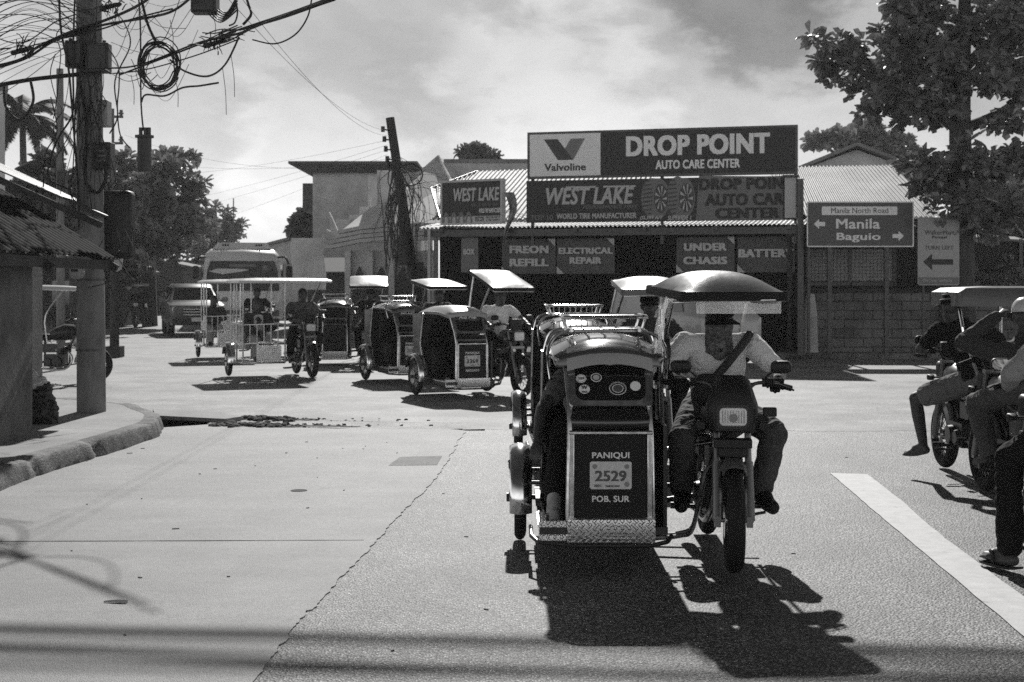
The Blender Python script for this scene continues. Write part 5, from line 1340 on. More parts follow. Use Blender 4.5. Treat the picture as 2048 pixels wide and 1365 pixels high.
# long flat block behind the shop
q0, q1 = Pt(905, 325, 46), Pt(1062, 322, 46)
lb = thing('building', 'long grey flat topped building behind the shop roof', 'building', ((q0.x + q1.x) / 2 + 1.2, 46, 0))
b = MB(); b.box((0, 3, q0.z / 2), (5.4, 6, q0.z)); ob('wall', b, M_wall_g, lb); b = MB(); b.box((0, 3, q0.z + .04), (5.5, 6.1, .12)); ob('parapet', b, M_roof_m, lb)
M_roof_p = mat('pale_roof', .6, .7, var=.2, scale=1.5)
def ornate():
    """low chapel-like building: stepped white parapets, flared tiled roof, arched front"""
    Y = 41; r = thing('building', 'pale ornate building with flared roof and arched front behind the leaning pole', 'building', (-4.1, Y, 0), 0)
    X = lambda px, d=0: Pt(px, 0, Y + d).x + 4.1
    Z = lambda py, d=0: Pt(0, py, Y + d).z
    # arched front wall
    b = MB(); b.box(((X(690) + X(868)) / 2, 1.0, Z(500) / 2), (X(868) - X(690), .3, Z(500))); ob('wall', b, M_wall_g, r)
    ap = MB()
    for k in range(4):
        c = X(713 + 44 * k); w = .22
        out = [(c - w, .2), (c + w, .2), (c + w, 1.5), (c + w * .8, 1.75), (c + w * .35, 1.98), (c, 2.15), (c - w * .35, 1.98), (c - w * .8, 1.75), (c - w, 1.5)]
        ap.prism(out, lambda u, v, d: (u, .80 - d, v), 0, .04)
    ob('window', ap, mat('arch_shade', .06, .8), r)  # flat dark plates painted as the shade inside the arch recesses
    cl = MB()
    for px in (690, 735, 779, 823, 866): cl.box((X(px), .75, Z(500) / 2), (.17, .2, Z(500)))
    ob('pillar', cl, M_wall_l, r)
    # flared eaves: bands that sweep up to the left corner
    bands = MB()
    for k, (t, dz, dy) in enumerate(((0, 0, 0), (1, .13, .08), (2, .26, .16), (3, .39, .24))):
        pts = []
        for px, py in ((631, 493), (662, 498), (722, 486), (777, 481), (860, 481), (900, 480)):
            pts.append((X(px) + (.10 * k if px < 660 else 0), dy * .9 - .2, Z(py) - 0.0 + dz))
        rings = [[(p[0], p[1], p[2]), (p[0], p[1], p[2] + .105), (p[0], p[1] + .5, p[2] + .105), (p[0], p[1] + .5, p[2])] for p in pts]
        bands.loft(rings)
    ob('cornice', bands, M_wall_g, r)
    rf = MB(); q = lambda px, py, d: (X(px, d), d, Z(py, d))
    rf.add([q(668, 473, .5), q(741, 459, .5), q(777, 400, 2.6), q(741, 416, 2.2)], [(0, 1, 2, 3)])
    rf.add([q(741, 459, .5), q(905, 459, .5), q(901, 366, 3.5), q(877, 314, 5), q(777, 400, 2.6)], [(0, 1, 2), (0, 2, 3), (0, 3, 4)])
    rf.add([q(905, 459, .5), q(985, 440, 3.5), q(960, 350, 6), q(877, 314, 5), q(901, 366, 3.5)], [(0, 1, 2, 4), (4, 2, 3)]); ob('roof', rf, M_roof_p, r, 0)
    hip = MB(); hip.tube([q(741, 458, .45), q(777, 399, 2.55), q(877, 313, 4.95)], .045, 6); hip.tube([q(905, 458, .45), q(901, 365, 3.45), q(877, 313, 4.95)], .045, 6); ob('ridge', hip, M_wall_l, r)
    # stepped parapet slabs and the sharp finial at the left corner
    st_ = MB(); 
    for (x0_, x1_, y0_, y1_, d) in ((736, 755, 352, 470, 3.0), (754, 800, 341, 460, 3.1), (699, 738, 430, 480, 2.0), (719, 738, 414, 445, 2.15), (672, 701, 440, 485, 1.85)):
        st_.box(((X(x0_, d) + X(x1_, d)) / 2, d + .17, (Z(y0_, d) + Z(y1_, d)) / 2), (X(x1_, d) - X(x0_, d), .34, Z(y0_, d) - Z(y1_, d)))
    ob('parapet', st_, M_wall_l, r)
    fi = MB(); fi.add([(X(658), 0, Z(424)), (X(666), 0, Z(440)), (X(682), .0, Z(478)), (X(664), 0, Z(490)), (X(658), .25, Z(424)), (X(666), .25, Z(440)), (X(682), .25, Z(478)), (X(664), .25, Z(490))], [(0, 1, 2, 3), (4, 5, 6, 7), (0, 1, 5, 4), (1, 2, 6, 5), (2, 3, 7, 6), (3, 0, 4, 7)]); ob('finial', fi, M_wall_l, r)
ornate()
gable_house('small low gabled house beyond the bus', -9.6, 70, 5.0, 8, 3.5, 4.15, M_wall_g, M_roof_m, 0, .6, [(-1.2, 2.2, .9, .9), (1.0, 2.2, .9, .9)])
# dark roadside eatery and hoarding between bus and ornate building
h = thing('shop_house', 'dark roadside shop front with awning between bus and ornate building', 'shop', (-5.55, 44, 0))
b = MB(); b.box((0, 1.5, 1.15), (1.7, 2, 2.3)); ob('wall', b, M_wall_d, h)
b = MB(); b.add([(-.9, -.6, 1.95), (.9, -.6, 1.95), (.9, .6, 2.4), (-.9, .6, 2.4), (-.9, -.6, 2.0), (.9, -.6, 2.0), (.9, .6, 2.45), (-.9, .6, 2.45)], [(0, 1, 2, 3), (4, 5, 6, 7), (0, 1, 5, 4), (1, 2, 6, 5), (2, 3, 7, 6), (3, 0, 4, 7)]); ob('awning', b, mat('awning_dark', .05, .8), h)
b = MB(); rings = []
for k in range(8):
    t = k / 7; rings.append([(u * .5 + .05 * math.sin(t * 6 + u * 3), .05 * math.sin(u * 7 + t * 4), 1.55 * (1 - t)) for u in (-1, -.6, -.2, .2, .6, 1)])
b.loft(rings, cap=False, closed=False)
tg = ob('tarpaulin_sign', b, M_wall_l, None, 60, loc=(-6.1, 42.6, 1.45)); tag(tg, 'crumpled white tarpaulin hung above the dark shop front', 'tarpaulin')
# far left strip of a plastered building, the dark houses down the street
bl = thing('building', 'pale plastered building edge at the far left border', 'building', (-10.95, 23.2, 0), R(21))
b = MB(); b.box((0, 2, 2.45), (5.05, 4, 4.9)); ob('wall', b, M_wall_l, bl); b = MB(); b.box((0, 2, 4.93), (5.15, 4.1, .08)); ob('parapet', b, M_roof_m, bl)
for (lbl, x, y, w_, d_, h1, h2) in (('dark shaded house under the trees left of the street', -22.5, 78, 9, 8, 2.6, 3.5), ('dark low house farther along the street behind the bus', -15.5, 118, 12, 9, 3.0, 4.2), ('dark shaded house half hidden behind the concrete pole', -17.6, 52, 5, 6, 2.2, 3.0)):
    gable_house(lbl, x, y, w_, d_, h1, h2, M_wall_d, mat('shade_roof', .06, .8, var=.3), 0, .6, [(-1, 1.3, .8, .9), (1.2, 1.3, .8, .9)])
# ------------------------------------------------------------------ trees
def leaf_mesh(name, centres, dirs, size, rnd, per=7, long=1.0, droop=0.25, fold=0.15):
    """rosettes of folded obovate leaves at the twig tips"""
    V, Fc = [], []
    for c, d in zip(centres, dirs):
        d = Vector(d).normalized(); u = d.orthogonal().normalized(); w = d.cross(u); a0 = rnd.uniform(0, 6.28)
        for k in range(per):
            a = a0 + 2 * math.pi * k / per + rnd.uniform(-.3, .3)
            t = (u * math.cos(a) + w * math.sin(a) + d * rnd.uniform(-.1, .7)).normalized()
            t = (t + Vector((0, 0, -droop * rnd.uniform(0.2, 1.6)))).normalized()
            s = size * rnd.uniform(.65, 1.2); L_ = s * long
            side = t.cross(Vector((rnd.uniform(-.6, .6), rnd.uniform(-.6, .6), 1))).normalized(); nr = side.cross(t)
            p0 = Vector(c) + t * (.12 * s); o = len(V)
            V += [tuple(p0), tuple(p0 + t * L_ * .45 + side * s * .21 + nr * s * fold), tuple(p0 + t * L_ * .78 + side * s * .30 + nr * s * fold), tuple(p0 + t * L_), tuple(p0 + t * L_ * .78 - side * s * .30 + nr * s * fold), tuple(p0 + t * L_ * .45 - side * s * .20 + nr * s * fold), tuple(p0 + t * L_ * .5)]
            Fc += [(o, o + 1, o + 2, o + 3, o + 6), (o, o + 6, o + 3, o + 4, o + 5)]
    me = bpy.data.meshes.new(name); me.from_pydata(V, [], Fc); me.update()
    return me
def tips(clumps, n, rnd, sub=9):
    """twig tips: every clump breaks up into small flat tufts with gaps between them"""
    tot = sum(c[1][0] * c[1][1] for c in clumps) or 1; C, D, G = [], [], []
    for (c, r) in clumps:
        k = max(6, int(n * r[0] * r[1] / tot)); cen = []
        for _ in range(sub):
            v = Vector((rnd.gauss(0, 1), rnd.gauss(0, 1), rnd.gauss(0, 1))).normalized(); q = rnd.uniform(.4, 1.1); cen.append((Vector(c) + Vector((v.x * r[0], v.y * r[1], v.z * r[2])) * q, rnd.uniform(.16, .34)))
        for _ in range(k):
            cc, g = rnd.choice(cen); v = Vector((rnd.gauss(0, 1), rnd.gauss(0, 1), rnd.gauss(0, .7)))
            C.append(cc + Vector((v.x * r[0], v.y * r[1], v.z * r[2] * .8)) * g * .75); D.append(Vector((v.x, v.y, abs(v.z) + .5))); G.append(Vector(c))
    return C, D, G
def tree(name, label, base, trunk, limbs, clumps, n, size, lm, rnd, per=7, long=1.0, cat='tree', twigs=60, droop=.25):
    r = thing(name, label, cat, base, 0)
    B = Vector(base); t = MB(); t.tube([Vector(p) - B for p, _ in trunk], [q for _, q in trunk], 12, sub=3)
    for l in limbs: t.tube([Vector(p) - B for p, _ in l], [q for _, q in l], 8, sub=3)
    C, D, G = tips(clumps, n, rnd)
    for _ in range(twigs):
        i = rnd.randrange(len(C)); t.tube([G[i] - B, (G[i] * .4 + C[i] * .6) - B + Vector((0, 0, -.05)), C[i] - B], [.014, .009, .004], 5)
    ob('trunk', t, M_bark, r, 60)
    me = leaf_mesh('crown', [c - B for c in C], D, size, rnd, per, long, droop); ob('crown', me, lm, r)
    return r
rt = random.Random(21)
YT = 30.6; sT = YT / F
def pt(px, py, dy=0): p = Pt(px, py, YT); return Vector((p.x, YT + dy, p.z))
cl = []
def add(px, py, rx, rz, dy=0.0, ry=None): cl.append((pt(px, py, dy), (rx * sT, (ry if ry else max(rx, rz) * 1.1) * sT, rz * sT)))
for a in ((1668, 105, 52, 26, 0), (1715, 130, 55, 42, .6), (1760, 95, 50, 38, -.5), (1790, 150, 60, 60, .3), (1760, 195, 50, 30, -.6), (1735, 222, 24, 12, .2), (1840, 120, 60, 60, -.6), (1870, 175, 60, 40, .4), (1830, 195, 55, 30, .8), (1930, 110, 60, 60, .7), (1960, 170, 60, 34, -.7), (2010, 100, 60, 55, 0), (2040, 165, 60, 38, .5), (1830, 20, 55, 40, .2), (1780, 10, 36, 26, -.4), (1890, 40, 60, 50, .4), (1960, 30, 55, 45, -.3), (2030, 30, 50, 45, .2), (1900, -60, 100, 60, 0), (2110, 100, 80, 90, 0), (2090, 30, 60, 60, .8), (1845, 318, 40, 22, .4), (1840, 345, 36, 28, -.5), (1890, 358, 50, 36, .5), (1945, 340, 50, 30, -.8), (1990, 322, 50, 24, .3), (2038, 318, 46, 22, 0), (1900, 410, 50, 45, -.6), (1950, 395, 50, 50, .7), (1860, 385, 26, 24, .2), (1960, 440, 40, 34, -.3), (2060, 320, 50, 30, -.5), (1850, 222, 46, 16, -.5), (1888, 232, 34, 14, .3), (1810, 240, 24, 12, 0), (1905, 300, 26, 16, -.9), (1990, 400, 44, 26, -.3), (2030, 430, 40, 26, .2), (1985, 250, 30, 12, -.4), (2040, 238, 34, 16, .3)): add(*a)
tree('talisay_tree', 'big leaved tree with tiered crown and thick trunk at the right border', pt(1928, 707), [(pt(1928, 712), .29), (pt(1926, 600), .25), (pt(1924, 450), .24), (pt(1922, 330), .235), (pt(1920, 250), .225), (pt(1925, 130), .17), (pt(1930, -20), .12)],
     [[(pt(1922, 262), .15), (pt(1975, 238), .10), (pt(2050, 205, .4), .10), (pt(2120, 180, .6), .06)], [(pt(1918, 262), .13), (pt(1860, 232, -.3), .08), (pt(1780, 190, -.3), .07), (pt(1690, 120, 0), .03)],
      [(pt(1924, 390), .17), (pt(1985, 330, .2), .10), (pt(2060, 312, .2), .06)], [(pt(1922, 400), .14), (pt(1875, 365, -.3), .08), (pt(1835, 320, -.3), .04)], [(pt(1923, 150), .15), (pt(1850, 60, .4), .08), (pt(1800, 10, .3), .04)], [(pt(1925, 140), .13), (pt(2000, 60, -.3), .08), (pt(2050, 20), .05)]],
     cl, 1500, .27, M_leaf, rt, per=7, twigs=70)
def simple_tree(name, label, px0, py0, Y, spec, n, size, lm, rnd, trunkpx, per=6, long=1.2, tw=.16, cat='tree'):
    s = Y / F
    def q(px, py, dy=0): p = Pt(px, py, Y); return Vector((p.x, Y + dy, p.z))
    c = [(q(px, py, dy), (rx * s, max(rx, rz) * s * .9, rz * s * .72)) for px, py, rx, rz, dy in spec]
    base = q(px0, py0); base.z = 0.0
    top = q(*trunkpx)
    limbs = [[(top.lerp(base, .3), tw * .7), ((top.lerp(base, .2) + k[0]) / 2, tw * .4), (k[0], tw * .15)] for k in c]
    return tree(name, label, base, [(base, tw), (base.lerp(top, .6), tw * .85), (top, tw * .5)], limbs, c, n, size, lm, rnd, per, long, cat, twigs=40)
simple_tree('leafy_tree', 'broad dark leafy tree rising left of the bus', 300, 600, 55, [(250, 345, 45, 40, 0), (300, 330, 50, 34, 1), (345, 345, 45, 34, -.5), (380, 375, 30, 16, 0), (310, 385, 60, 40, -1), (365, 410, 45, 28, .5), (270, 420, 55, 50, 1), (330, 440, 55, 35, -1), (290, 480, 60, 40, 0), (370, 455, 50, 30, 1), (240, 480, 50, 60, 0), (330, 500, 40, 30, 0), (225, 400, 40, 60, 0), (215, 320, 28, 20, 0), (395, 368, 16, 8, 0), (330, 312, 40, 10, 1), (395, 400, 18, 8, .5), (375, 430, 20, 10, 0)], 1000, .34, M_leaf2, rt, (295, 430), tw=.3)
simple_tree('dense_tree', 'distant dense tree behind the bus left of the thin antenna', 440, 600, 88, [(425, 470, 34, 30, 0), (455, 455, 22, 26, 0), (400, 440, 30, 25, 0), (440, 500, 40, 26, 0), (470, 475, 16, 18, 0), (385, 500, 40, 30, 2), (420, 540, 45, 30, 2), (350, 540, 50, 30, 2), (457, 425, 6, 14, 0), (432, 418, 8, 10, 0), (475, 455, 10, 14, 0)], 800, .42, M_leaf2, rt, (430, 490), tw=.3)
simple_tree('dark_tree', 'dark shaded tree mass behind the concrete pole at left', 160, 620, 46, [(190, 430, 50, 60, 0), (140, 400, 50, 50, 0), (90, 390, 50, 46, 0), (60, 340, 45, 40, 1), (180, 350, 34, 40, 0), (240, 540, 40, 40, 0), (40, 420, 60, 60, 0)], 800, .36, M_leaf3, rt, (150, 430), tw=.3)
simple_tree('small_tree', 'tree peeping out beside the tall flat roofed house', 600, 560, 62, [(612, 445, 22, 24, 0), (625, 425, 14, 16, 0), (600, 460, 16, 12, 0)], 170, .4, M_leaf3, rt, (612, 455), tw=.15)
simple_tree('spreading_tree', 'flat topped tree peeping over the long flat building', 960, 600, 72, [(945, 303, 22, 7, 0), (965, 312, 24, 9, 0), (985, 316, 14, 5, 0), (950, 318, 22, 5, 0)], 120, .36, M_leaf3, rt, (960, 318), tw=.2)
simple_tree('spreading_tree', 'spreading tree behind the pale gabled house at right', 1720, 600, 66, [(1640, 282, 28, 10, 0), (1680, 280, 34, 16, 0), (1720, 272, 36, 20, 1), (1765, 285, 38, 22, 0), (1800, 300, 40, 26, 0), (1740, 262, 22, 12, 0), (1820, 330, 36, 24, 0)], 700, .38, M_leaf2, rt, (1730, 300), tw=.25)
simple_tree('dark_tree', 'dark leafy thicket tree filling the right border behind the stall', 2010, 690, 40, [(1990, 400, 46, 40, 0), (2040, 420, 50, 50, 0), (2010, 470, 50, 40, 0), (1980, 520, 45, 45, 0), (2040, 540, 50, 60, 0), (2000, 600, 60, 40, 0), (2070, 480, 50, 60, 0), (1970, 380, 28, 22, 0), (2020, 380, 40, 24, 0)], 620, .34, M_leaf2, rt, (2010, 460), tw=.2)
sb = thing('shrub', 'glossy shrub growing over the block wall beneath the stall', 'shrub', (11.0, 33.6, 0.1))
C, D, G = tips([(Vector((-.3, 0, 1.5)), (.8, .5, .35)), (Vector((.7, .2, 1.6)), (.8, .5, .4)), (Vector((.2, 0, 1.0)), (.9, .5, .5))], 120, rt)
ob('foliage', leaf_mesh('foliage', C, D, .20, rt, 6, 1.4), M_leaf, sb); b = MB(); b.tube([(0, 0, 0), (.1, 0, .6), (-.2, 0, 1.3)], [.05, .04, .02], 6); b.tube([(.1, 0, .4), (.5, .1, 1.3)], [.03, .015], 6); ob('stem', b, M_bark, sb)

M_frond = mat('frond', 0.03, 0.7, spec=.2)
def palm(label, px, py, Y, base_px, L=2.9, n=26):
    r = thing('palm_tree', label, 'palm tree', (Pt(base_px, 0, Y).x, Y, 0)); B = r.location.copy()
    top = Pt(px, py, Y) - Vector(B); t = MB(); t.tube([(0, 0, 0), top * .5 + Vector((.2, 0, 0)), top], [.2, .16, .13], 10, sub=4); ob('trunk', t, M_bark, r)
    for k in range(n):
        a = 2 * math.pi * k / n + rt.uniform(-.15, .15); el = rt.uniform(-.1, 1.1); ln = L * rt.uniform(.8, 1.1)
        d = Vector((math.cos(a) * math.cos(el), math.sin(a) * math.cos(el), math.sin(el))); pts = []; p = top.copy()
        for j in range(15):
            pts.append(p.copy()); p = p + d * ln / 14; d = (d + Vector((0, 0, -.13))).normalized()
        b = MB(); b.tube(pts, [.03 - .0018 * j for j in range(15)], 5)
        for j in range(1, 14):
            for f_ in (0, .33, .66):
                q = pts[j].lerp(pts[j + 1], f_); tg = (pts[j + 1] - pts[j]).normalized(); sd_ = tg.cross(Vector((0, 0, 1)))
                sd_ = sd_.normalized() if sd_.length > .05 else Vector((1, 0, 0)); ll = .62 * (1 - abs(j - 6) / 11) * rt.uniform(.8, 1.1)
                for s in (-1, 1):
                    e = q + (sd_ * s * .8 + tg * .55 + Vector((0, 0, -.45))) * ll
                    b.add([q, q + tg * .14, e], [(0, 1, 2)])
        ob('frond', b, M_frond, r, 0)
palm('tall coconut palm with drooping fronds at the left border', 45, 235, 62, 30)

# ------------------------------------------------------------------ left shack
def shack():
    r = thing('shack', 'dark roadside shack with near-black corrugated roof at the left border', 'shack', (-4.6, 13.7, 0.15))
    def L(v): return Vector(v) - Vector((-4.6, 13.7, .15))
    ob('roof', corr([L((-4.03, 8.0, 1.87)), L((-4.03, 14.5, 1.87)), L((-6.3, 14.5, 3.23)), L((-6.3, 8.0, 3.23))], 44, .014, rows=3), M_roof_r, r, 60)
    ob('roof', corr([L((-4.52, 15.9, 2.36)), L((-4.75, 16.8, 2.42)), L((-7.2, 16.8, 3.55)), L((-7.2, 15.3, 3.52))], 12, .014), M_roof_s, r, 60)
    b = MB(); b.box(L((-4.10, 11.2, 1.80)), (.07, 6.5, .09)); b.box(L((-4.9, 14.4, 2.3)), (2.1, .06, .08), (0, R(31), 0)); b.box(L((-4.9, 12.4, 2.28)), (2.1, .06, .08), (0, R(31), 0))
    b.box(L((-5.6, 15.6, 2.74)), (2.4, .06, .07), (0, R(24), 0)); ob('rafter', b, M_wall_d, r)
    b = MB(); b.box(L((-5.15, 12.9, 1.12)), (1.06, 1.6, 1.95)); ob('wall', b, mat('shack_wall', .10, .9, var=.5, scale=2.5, bump=.4, bscale=25), r)
    b = MB(); b.box(L((-5.62, 16.3, 1.25)), (.36, .36, 2.2)); ob('post', b, mat('shack_post', .17, .9, var=.3, scale=2.5, bump=.4, bscale=25), r)
    b = MB(); b.box(L((-7.0, 15.2, 1.5)), (2.2, .15, 2.7)); b.box(L((-6.0, 14.6, 2.42)), (1.2, .1, .25)); ob('back_wall', b, M_wall_d, r)
M_roof_s = mat('worn_roof', 0.12, 0.5, metal=.3, var=.6, scale=3)
shack()
g = thing('rubbish_bag', 'dark rubbish sack topped with a clear plastic bag against the shack', 'bag', (-4.98, 14.9, .15))
b = MB(); limb(b, [(0, 0, .10), (.02, 0, .22), (.03, .02, .34)], [.15, .17, .12]); limb(b, [(.09, 0, .07), (.14, -.02, .16)], [.13, .09]); limb(b, [(-.05, -.1, .08), (.05, -.12, .12)], [.1, .08]); ob('sack', wrinkle(blend(b, .014), .02, 9), MATS['black_plastic'], g)
b = MB(); limb(b, [(-.02, -.02, .40), (-.05, -.02, .50)], [.10, .07]); limb(b, [(.03, -.02, .40), (.06, -.02, .44)], [.07, .06]); ob('clear_bag', blend(b, .012, 1), mat('clear_bag', .5, .12, alpha=.75, spec=.9, kind='leather'), g)

# ------------------------------------------------------------------ concrete pole with its boxes
YP = 16.25
def pp(px, py, dy=0.0): return Pt(px, py, YP + dy)
PB = pp(183, 825); PB.z = .15
pole = thing('utility_pole', 'big stained concrete utility pole hung with meters and cables', 'utility pole', PB)
b = MB(); b.tube([(0, 0, 0), Vector(pp(178, 0)) - PB, Vector(pp(176, -260)) - PB], [.163, .142, .13], 20); ob('shaft', b, M_concpole, pole)
b = MB()
for py in (560, 700): q = pp(181, py) - PB; b.cyl(q + Vector((0, 0, -.01)), q + Vector((0, 0, .01)), .166, n=20)
ob('strap', b, M_steel, pole)
def dev(name, label, cat, px0, py0, px1, py1, m, dy=-.2, dep=.18, extra=None, bev=.012):
    c = (pp(px0, py0, dy) + pp(px1, py1, dy)) / 2; w = abs(pp(px1, 0).x - pp(px0, 0).x); h = abs(pp(0, py0).z - pp(0, py1).z)
    r = thing(name, label, cat, c); b = MB(); b.box((0, 0, 0), (w, dep, h)); ob('case', b, m, r, bevel=bev)
    if extra: extra(r, w, h, dep)
    return r
M_meter = mat('meter_case', .26, .5, var=.15, scale=10); M_metd = mat('meter_dark', .03, .5, var=.3, scale=10)
def mlid(r, w, h, d):
    b = MB(); b.box((.02, -d / 2 - .012, 0), (w * .7, .024, h * .86)); ob('lid', b, M_meter, r, bevel=.008)
    b = MB()
    for k in range(8): b.box((-w * .43, -d / 2 - .004, -h * .38 + h * .76 * k / 7), (w * .1, .012, .012))
    ob('vent', b, M_steel, r)
    lettering('TYPE 1\nMETER\nNO. 1', -w * .08, w * .22, .0, h * .3, -d / 2 - .026, M_textd, r, 0)
dev('meter_box', 'pale ribbed meter box on the side of the concrete pole', 'meter box', 188, 202, 219, 254, M_meter, -.12, .2, mlid)
def blid(r, w, h, d):
    b = MB(); b.box((0, -d / 2 - .012, .01), (w * .7, .024, h * .7)); ob('lid', b, M_metd, r, bevel=.006)
    b = MB()
    for k in range(3): b.box((0, -d / 2 - .03, -h * .2 + h * .18 * k), (w * .5, .012, h * .06))
    ob('vent', b, M_sign_g, r)
dev('meter_box', 'dark meter box low on the concrete pole below the pale one', 'meter box', 190, 286, 226, 340, M_metd, -.1, .2, blid)
def ears(r, w, h, d):
    b = MB(); b.cyl((-w * .3, 0, h * .5), (-w * .3, 0, h * .62), .02); b.cyl((w * .25, 0, h * .5), (w * .25, 0, h * .6), .02); ob('gland', b, M_metd, r)
    b = MB(); b.box((0, -d / 2 - .01, 0), (w * .8, .02, h * .8)); ob('lid', b, M_metd, r, bevel=.006)
dev('junction_box', 'dark junction box on the left of the concrete pole', 'junction box', 134, 84, 170, 136, M_metd, -.22, .16, ears)
dev('junction_box', 'dark junction box on the right of the concrete pole', 'junction box', 174, 88, 220, 146, M_metd, -.24, .16, ears)
dev('junction_box', 'black box hanging from the cables near the top border', 'junction box', 387, -4, 434, 27, M_metd, -1.2, .2, ears)
dev('signal_cabinet', 'big black cabinet hung behind the concrete pole', 'cabinet', 205, 381, 268, 522, M_black, .35, .25, ears, .05)
# round meter disc and a white tag
q = pp(154, 545, -.4); r = thing('electric_meter', 'round white electric meter under the shack eave', 'meter', q); b = MB(); b.cyl((0, .06, 0), (0, -.04, 0), .075, n=20); ob('case', b, M_meter, r); b = MB(); b.cyl((0, -.041, 0), (0, -.06, 0), .06, .045, n=20); ob('lens', b, M_meter, r); b = MB(); b.box((-.01, -.062, .02), (.07, .01, .03)); ob('dial', b, M_black, r)
q = pp(237, 530, -.3); r = thing('white_tag', 'small white plastic scrap under the tip of the shack roof', 'scrap'); b = MB(); b.loft([[(-.05, 0, .05), (.05, 0, .07), (.03, 0, -.05), (-.02, 0, -.08)], [(-.05, .02, .05), (.05, .02, .07), (.03, .02, -.05), (-.02, .02, -.08)]]); r.location = q; ob('scrap', b, M_textl, r)
# drop-wire splice can
q = pp(289, 300, -.9); r = thing('splice_closure', 'black cylindrical cable splice can hanging on a wire', 'splice can', q)
b = MB(); b.tube([(0, 0, -.22), (0, 0, .13)], [.075, .075], 20); b.cyl((0, 0, .13), (0, 0, .155), .10, n=20); b.cyl((0, 0, -.22), (0, 0, -.24), .065, n=20); ob('can', b, M_metd, r)
b = MB(); 
for u in (-.04, .01, .05): b.cyl((u, 0, .155), (u, 0, .24), .02, n=10)
ob('gland', b, M_metd, r)

# ------------------------------------------------------------------ cables
rw = random.Random(77)
def cable(label, pts, r, group='overhead cables', name='cable', sub=10):
    b = MB(); v = [Vector(p) for p in pts]; c = v[0].copy(); b.tube([p - c for p in v], r, 6, sub=sub)
    o = ob(name, b, M_wire, None, 60, loc=c); tag(o, label, 'cable', group); return o
def cp(*l): return [pp(px, py, dy) for px, py, dy in l]
cable('thick cable sweeping up across the concrete pole to the top border', cp((-40, 140, -.6), (40, 120, -.5), (75, 95, -.4), (140, 65, -.3), (200, 45, -.3), (270, 15, -.7), (330, -25, -1.2)), .016)
cable('thick black cable just beneath the topmost sweeping one', cp((-40, 146, -.5), (50, 118, -.4), (110, 82, -.35), (200, 52, -.3), (300, 35, -.8), (350, 20, -1.2), (400, -20, -1.6)), .014)
cable('heavy bundled cable rising from the pole box to upper centre', cp((215, 137, -.2), (280, 130, -.6), (400, 85, -1.2), (470, 70, -1.6), (560, 35, -2.2), (690, -10, -3)), .010)
cable('heavy twin cable above the bundled one toward upper centre', cp((240, 150, -.3), (350, 108, -1), (460, 66, -1.5), (590, 22, -2.3), (680, -12, -2.9)), .010)
cable('short thick strap of cable at the upper centre of the sky', cp((480, 60, -1.6), (560, 38, -2.1), (640, 10, -2.6), (670, 0, -2.8)), .011)
cable('cable looping down below the upper centre bundle', cp((624, -5, -2.4), (615, 35, -2.3), (590, 70, -2.1), (550, 88, -2), (505, 80, -1.9)), .008)
cable('cable with a deep sag right of the cable coil', cp((340, 120, -.9), (370, 143, -1), (415, 153, -1.1), (450, 130, -1.3), (478, 75, -1.5)), .011)
cable('loose cable end reaching right below the coil', cp((283, 205, -.8), (292, 190, -.8), (330, 192, -.9), (365, 176, -1), (400, 172, -1.1), (437, 166, -1.2)), .011)
cable('cable running straight down to the splice can', cp((277, -10, -.8), (281, 60, -.85), (282, 200, -.9), (287, 262, -.9)), .010)
cable('slanting cable hanging down to the coil from the top border', cp((280, -15, -.7), (293, 40, -.8), (307, 75, -.9), (320, 96, -.9)), .016)
cable('cable bundle passing left of the pole at half height', cp((-40, 178, -.2), (60, 160, -.2), (150, 150, -.2), (160, 148, -.15)), .024)
cable('thick drooping loop below the lower meter box', cp((205, 322, -.22), (213, 350, -.25), (200, 382, -.25), (180, 378, -.25), (170, 345, -.25), (172, 250, -.22), (158, 160, -.2)), .022)
cable('long vertical cable along the left of the pole', cp((118, -20, -.3), (122, 60, -.35), (136, 130, -.35), (143, 200, -.3), (150, 290, -.25), (157, 380, -.2), (158, 460, -.2)), .014)
cable('second vertical cable nearer the pole face', cp((150, -10, -.3), (146, 120, -.35), (147, 210, -.3), (140, 240, -.3), (115, 280, -.3), (98, 330, -.3), (100, 360, -.3), (140, 380, -.25)), .012)
cable('pale topmost cable strapped to the pole face', cp((120, 78, -.45), (150, 72, -.4), (205, 58, -.4), (260, 40, -.6), (345, 18, -1.0)), .009)
cable('cable arching low from the left border behind the pole', cp((-40, 60, -.6), (20, 85, -.5), (60, 80, -.5), (110, 45, -.4), (150, 30, -.3)), .007)
cable('cable drooping in a big loop left of the pole head', cp((8, 165, -.4), (12, 215, -.4), (40, 240, -.4), (66, 205, -.4), (62, 165, -.35)), .016)
cable('cable crossing level from the pole box toward the right', cp((220, 148, -.2), (290, 140, -.6), (390, 112, -1.0), (480, 78, -1.5)), .007)
cable('thin cable hanging from the top border right of the coil', cp((468, -10, -1.4), (475, 22, -1.4), (470, 45, -1.4), (458, 52, -1.4)), .010)
cable('thick short cable dropping from the top border to the bundle', cp((490, -12, -1.5), (497, 10, -1.5), (502, 30, -1.6), (486, 50, -1.6)), .014)
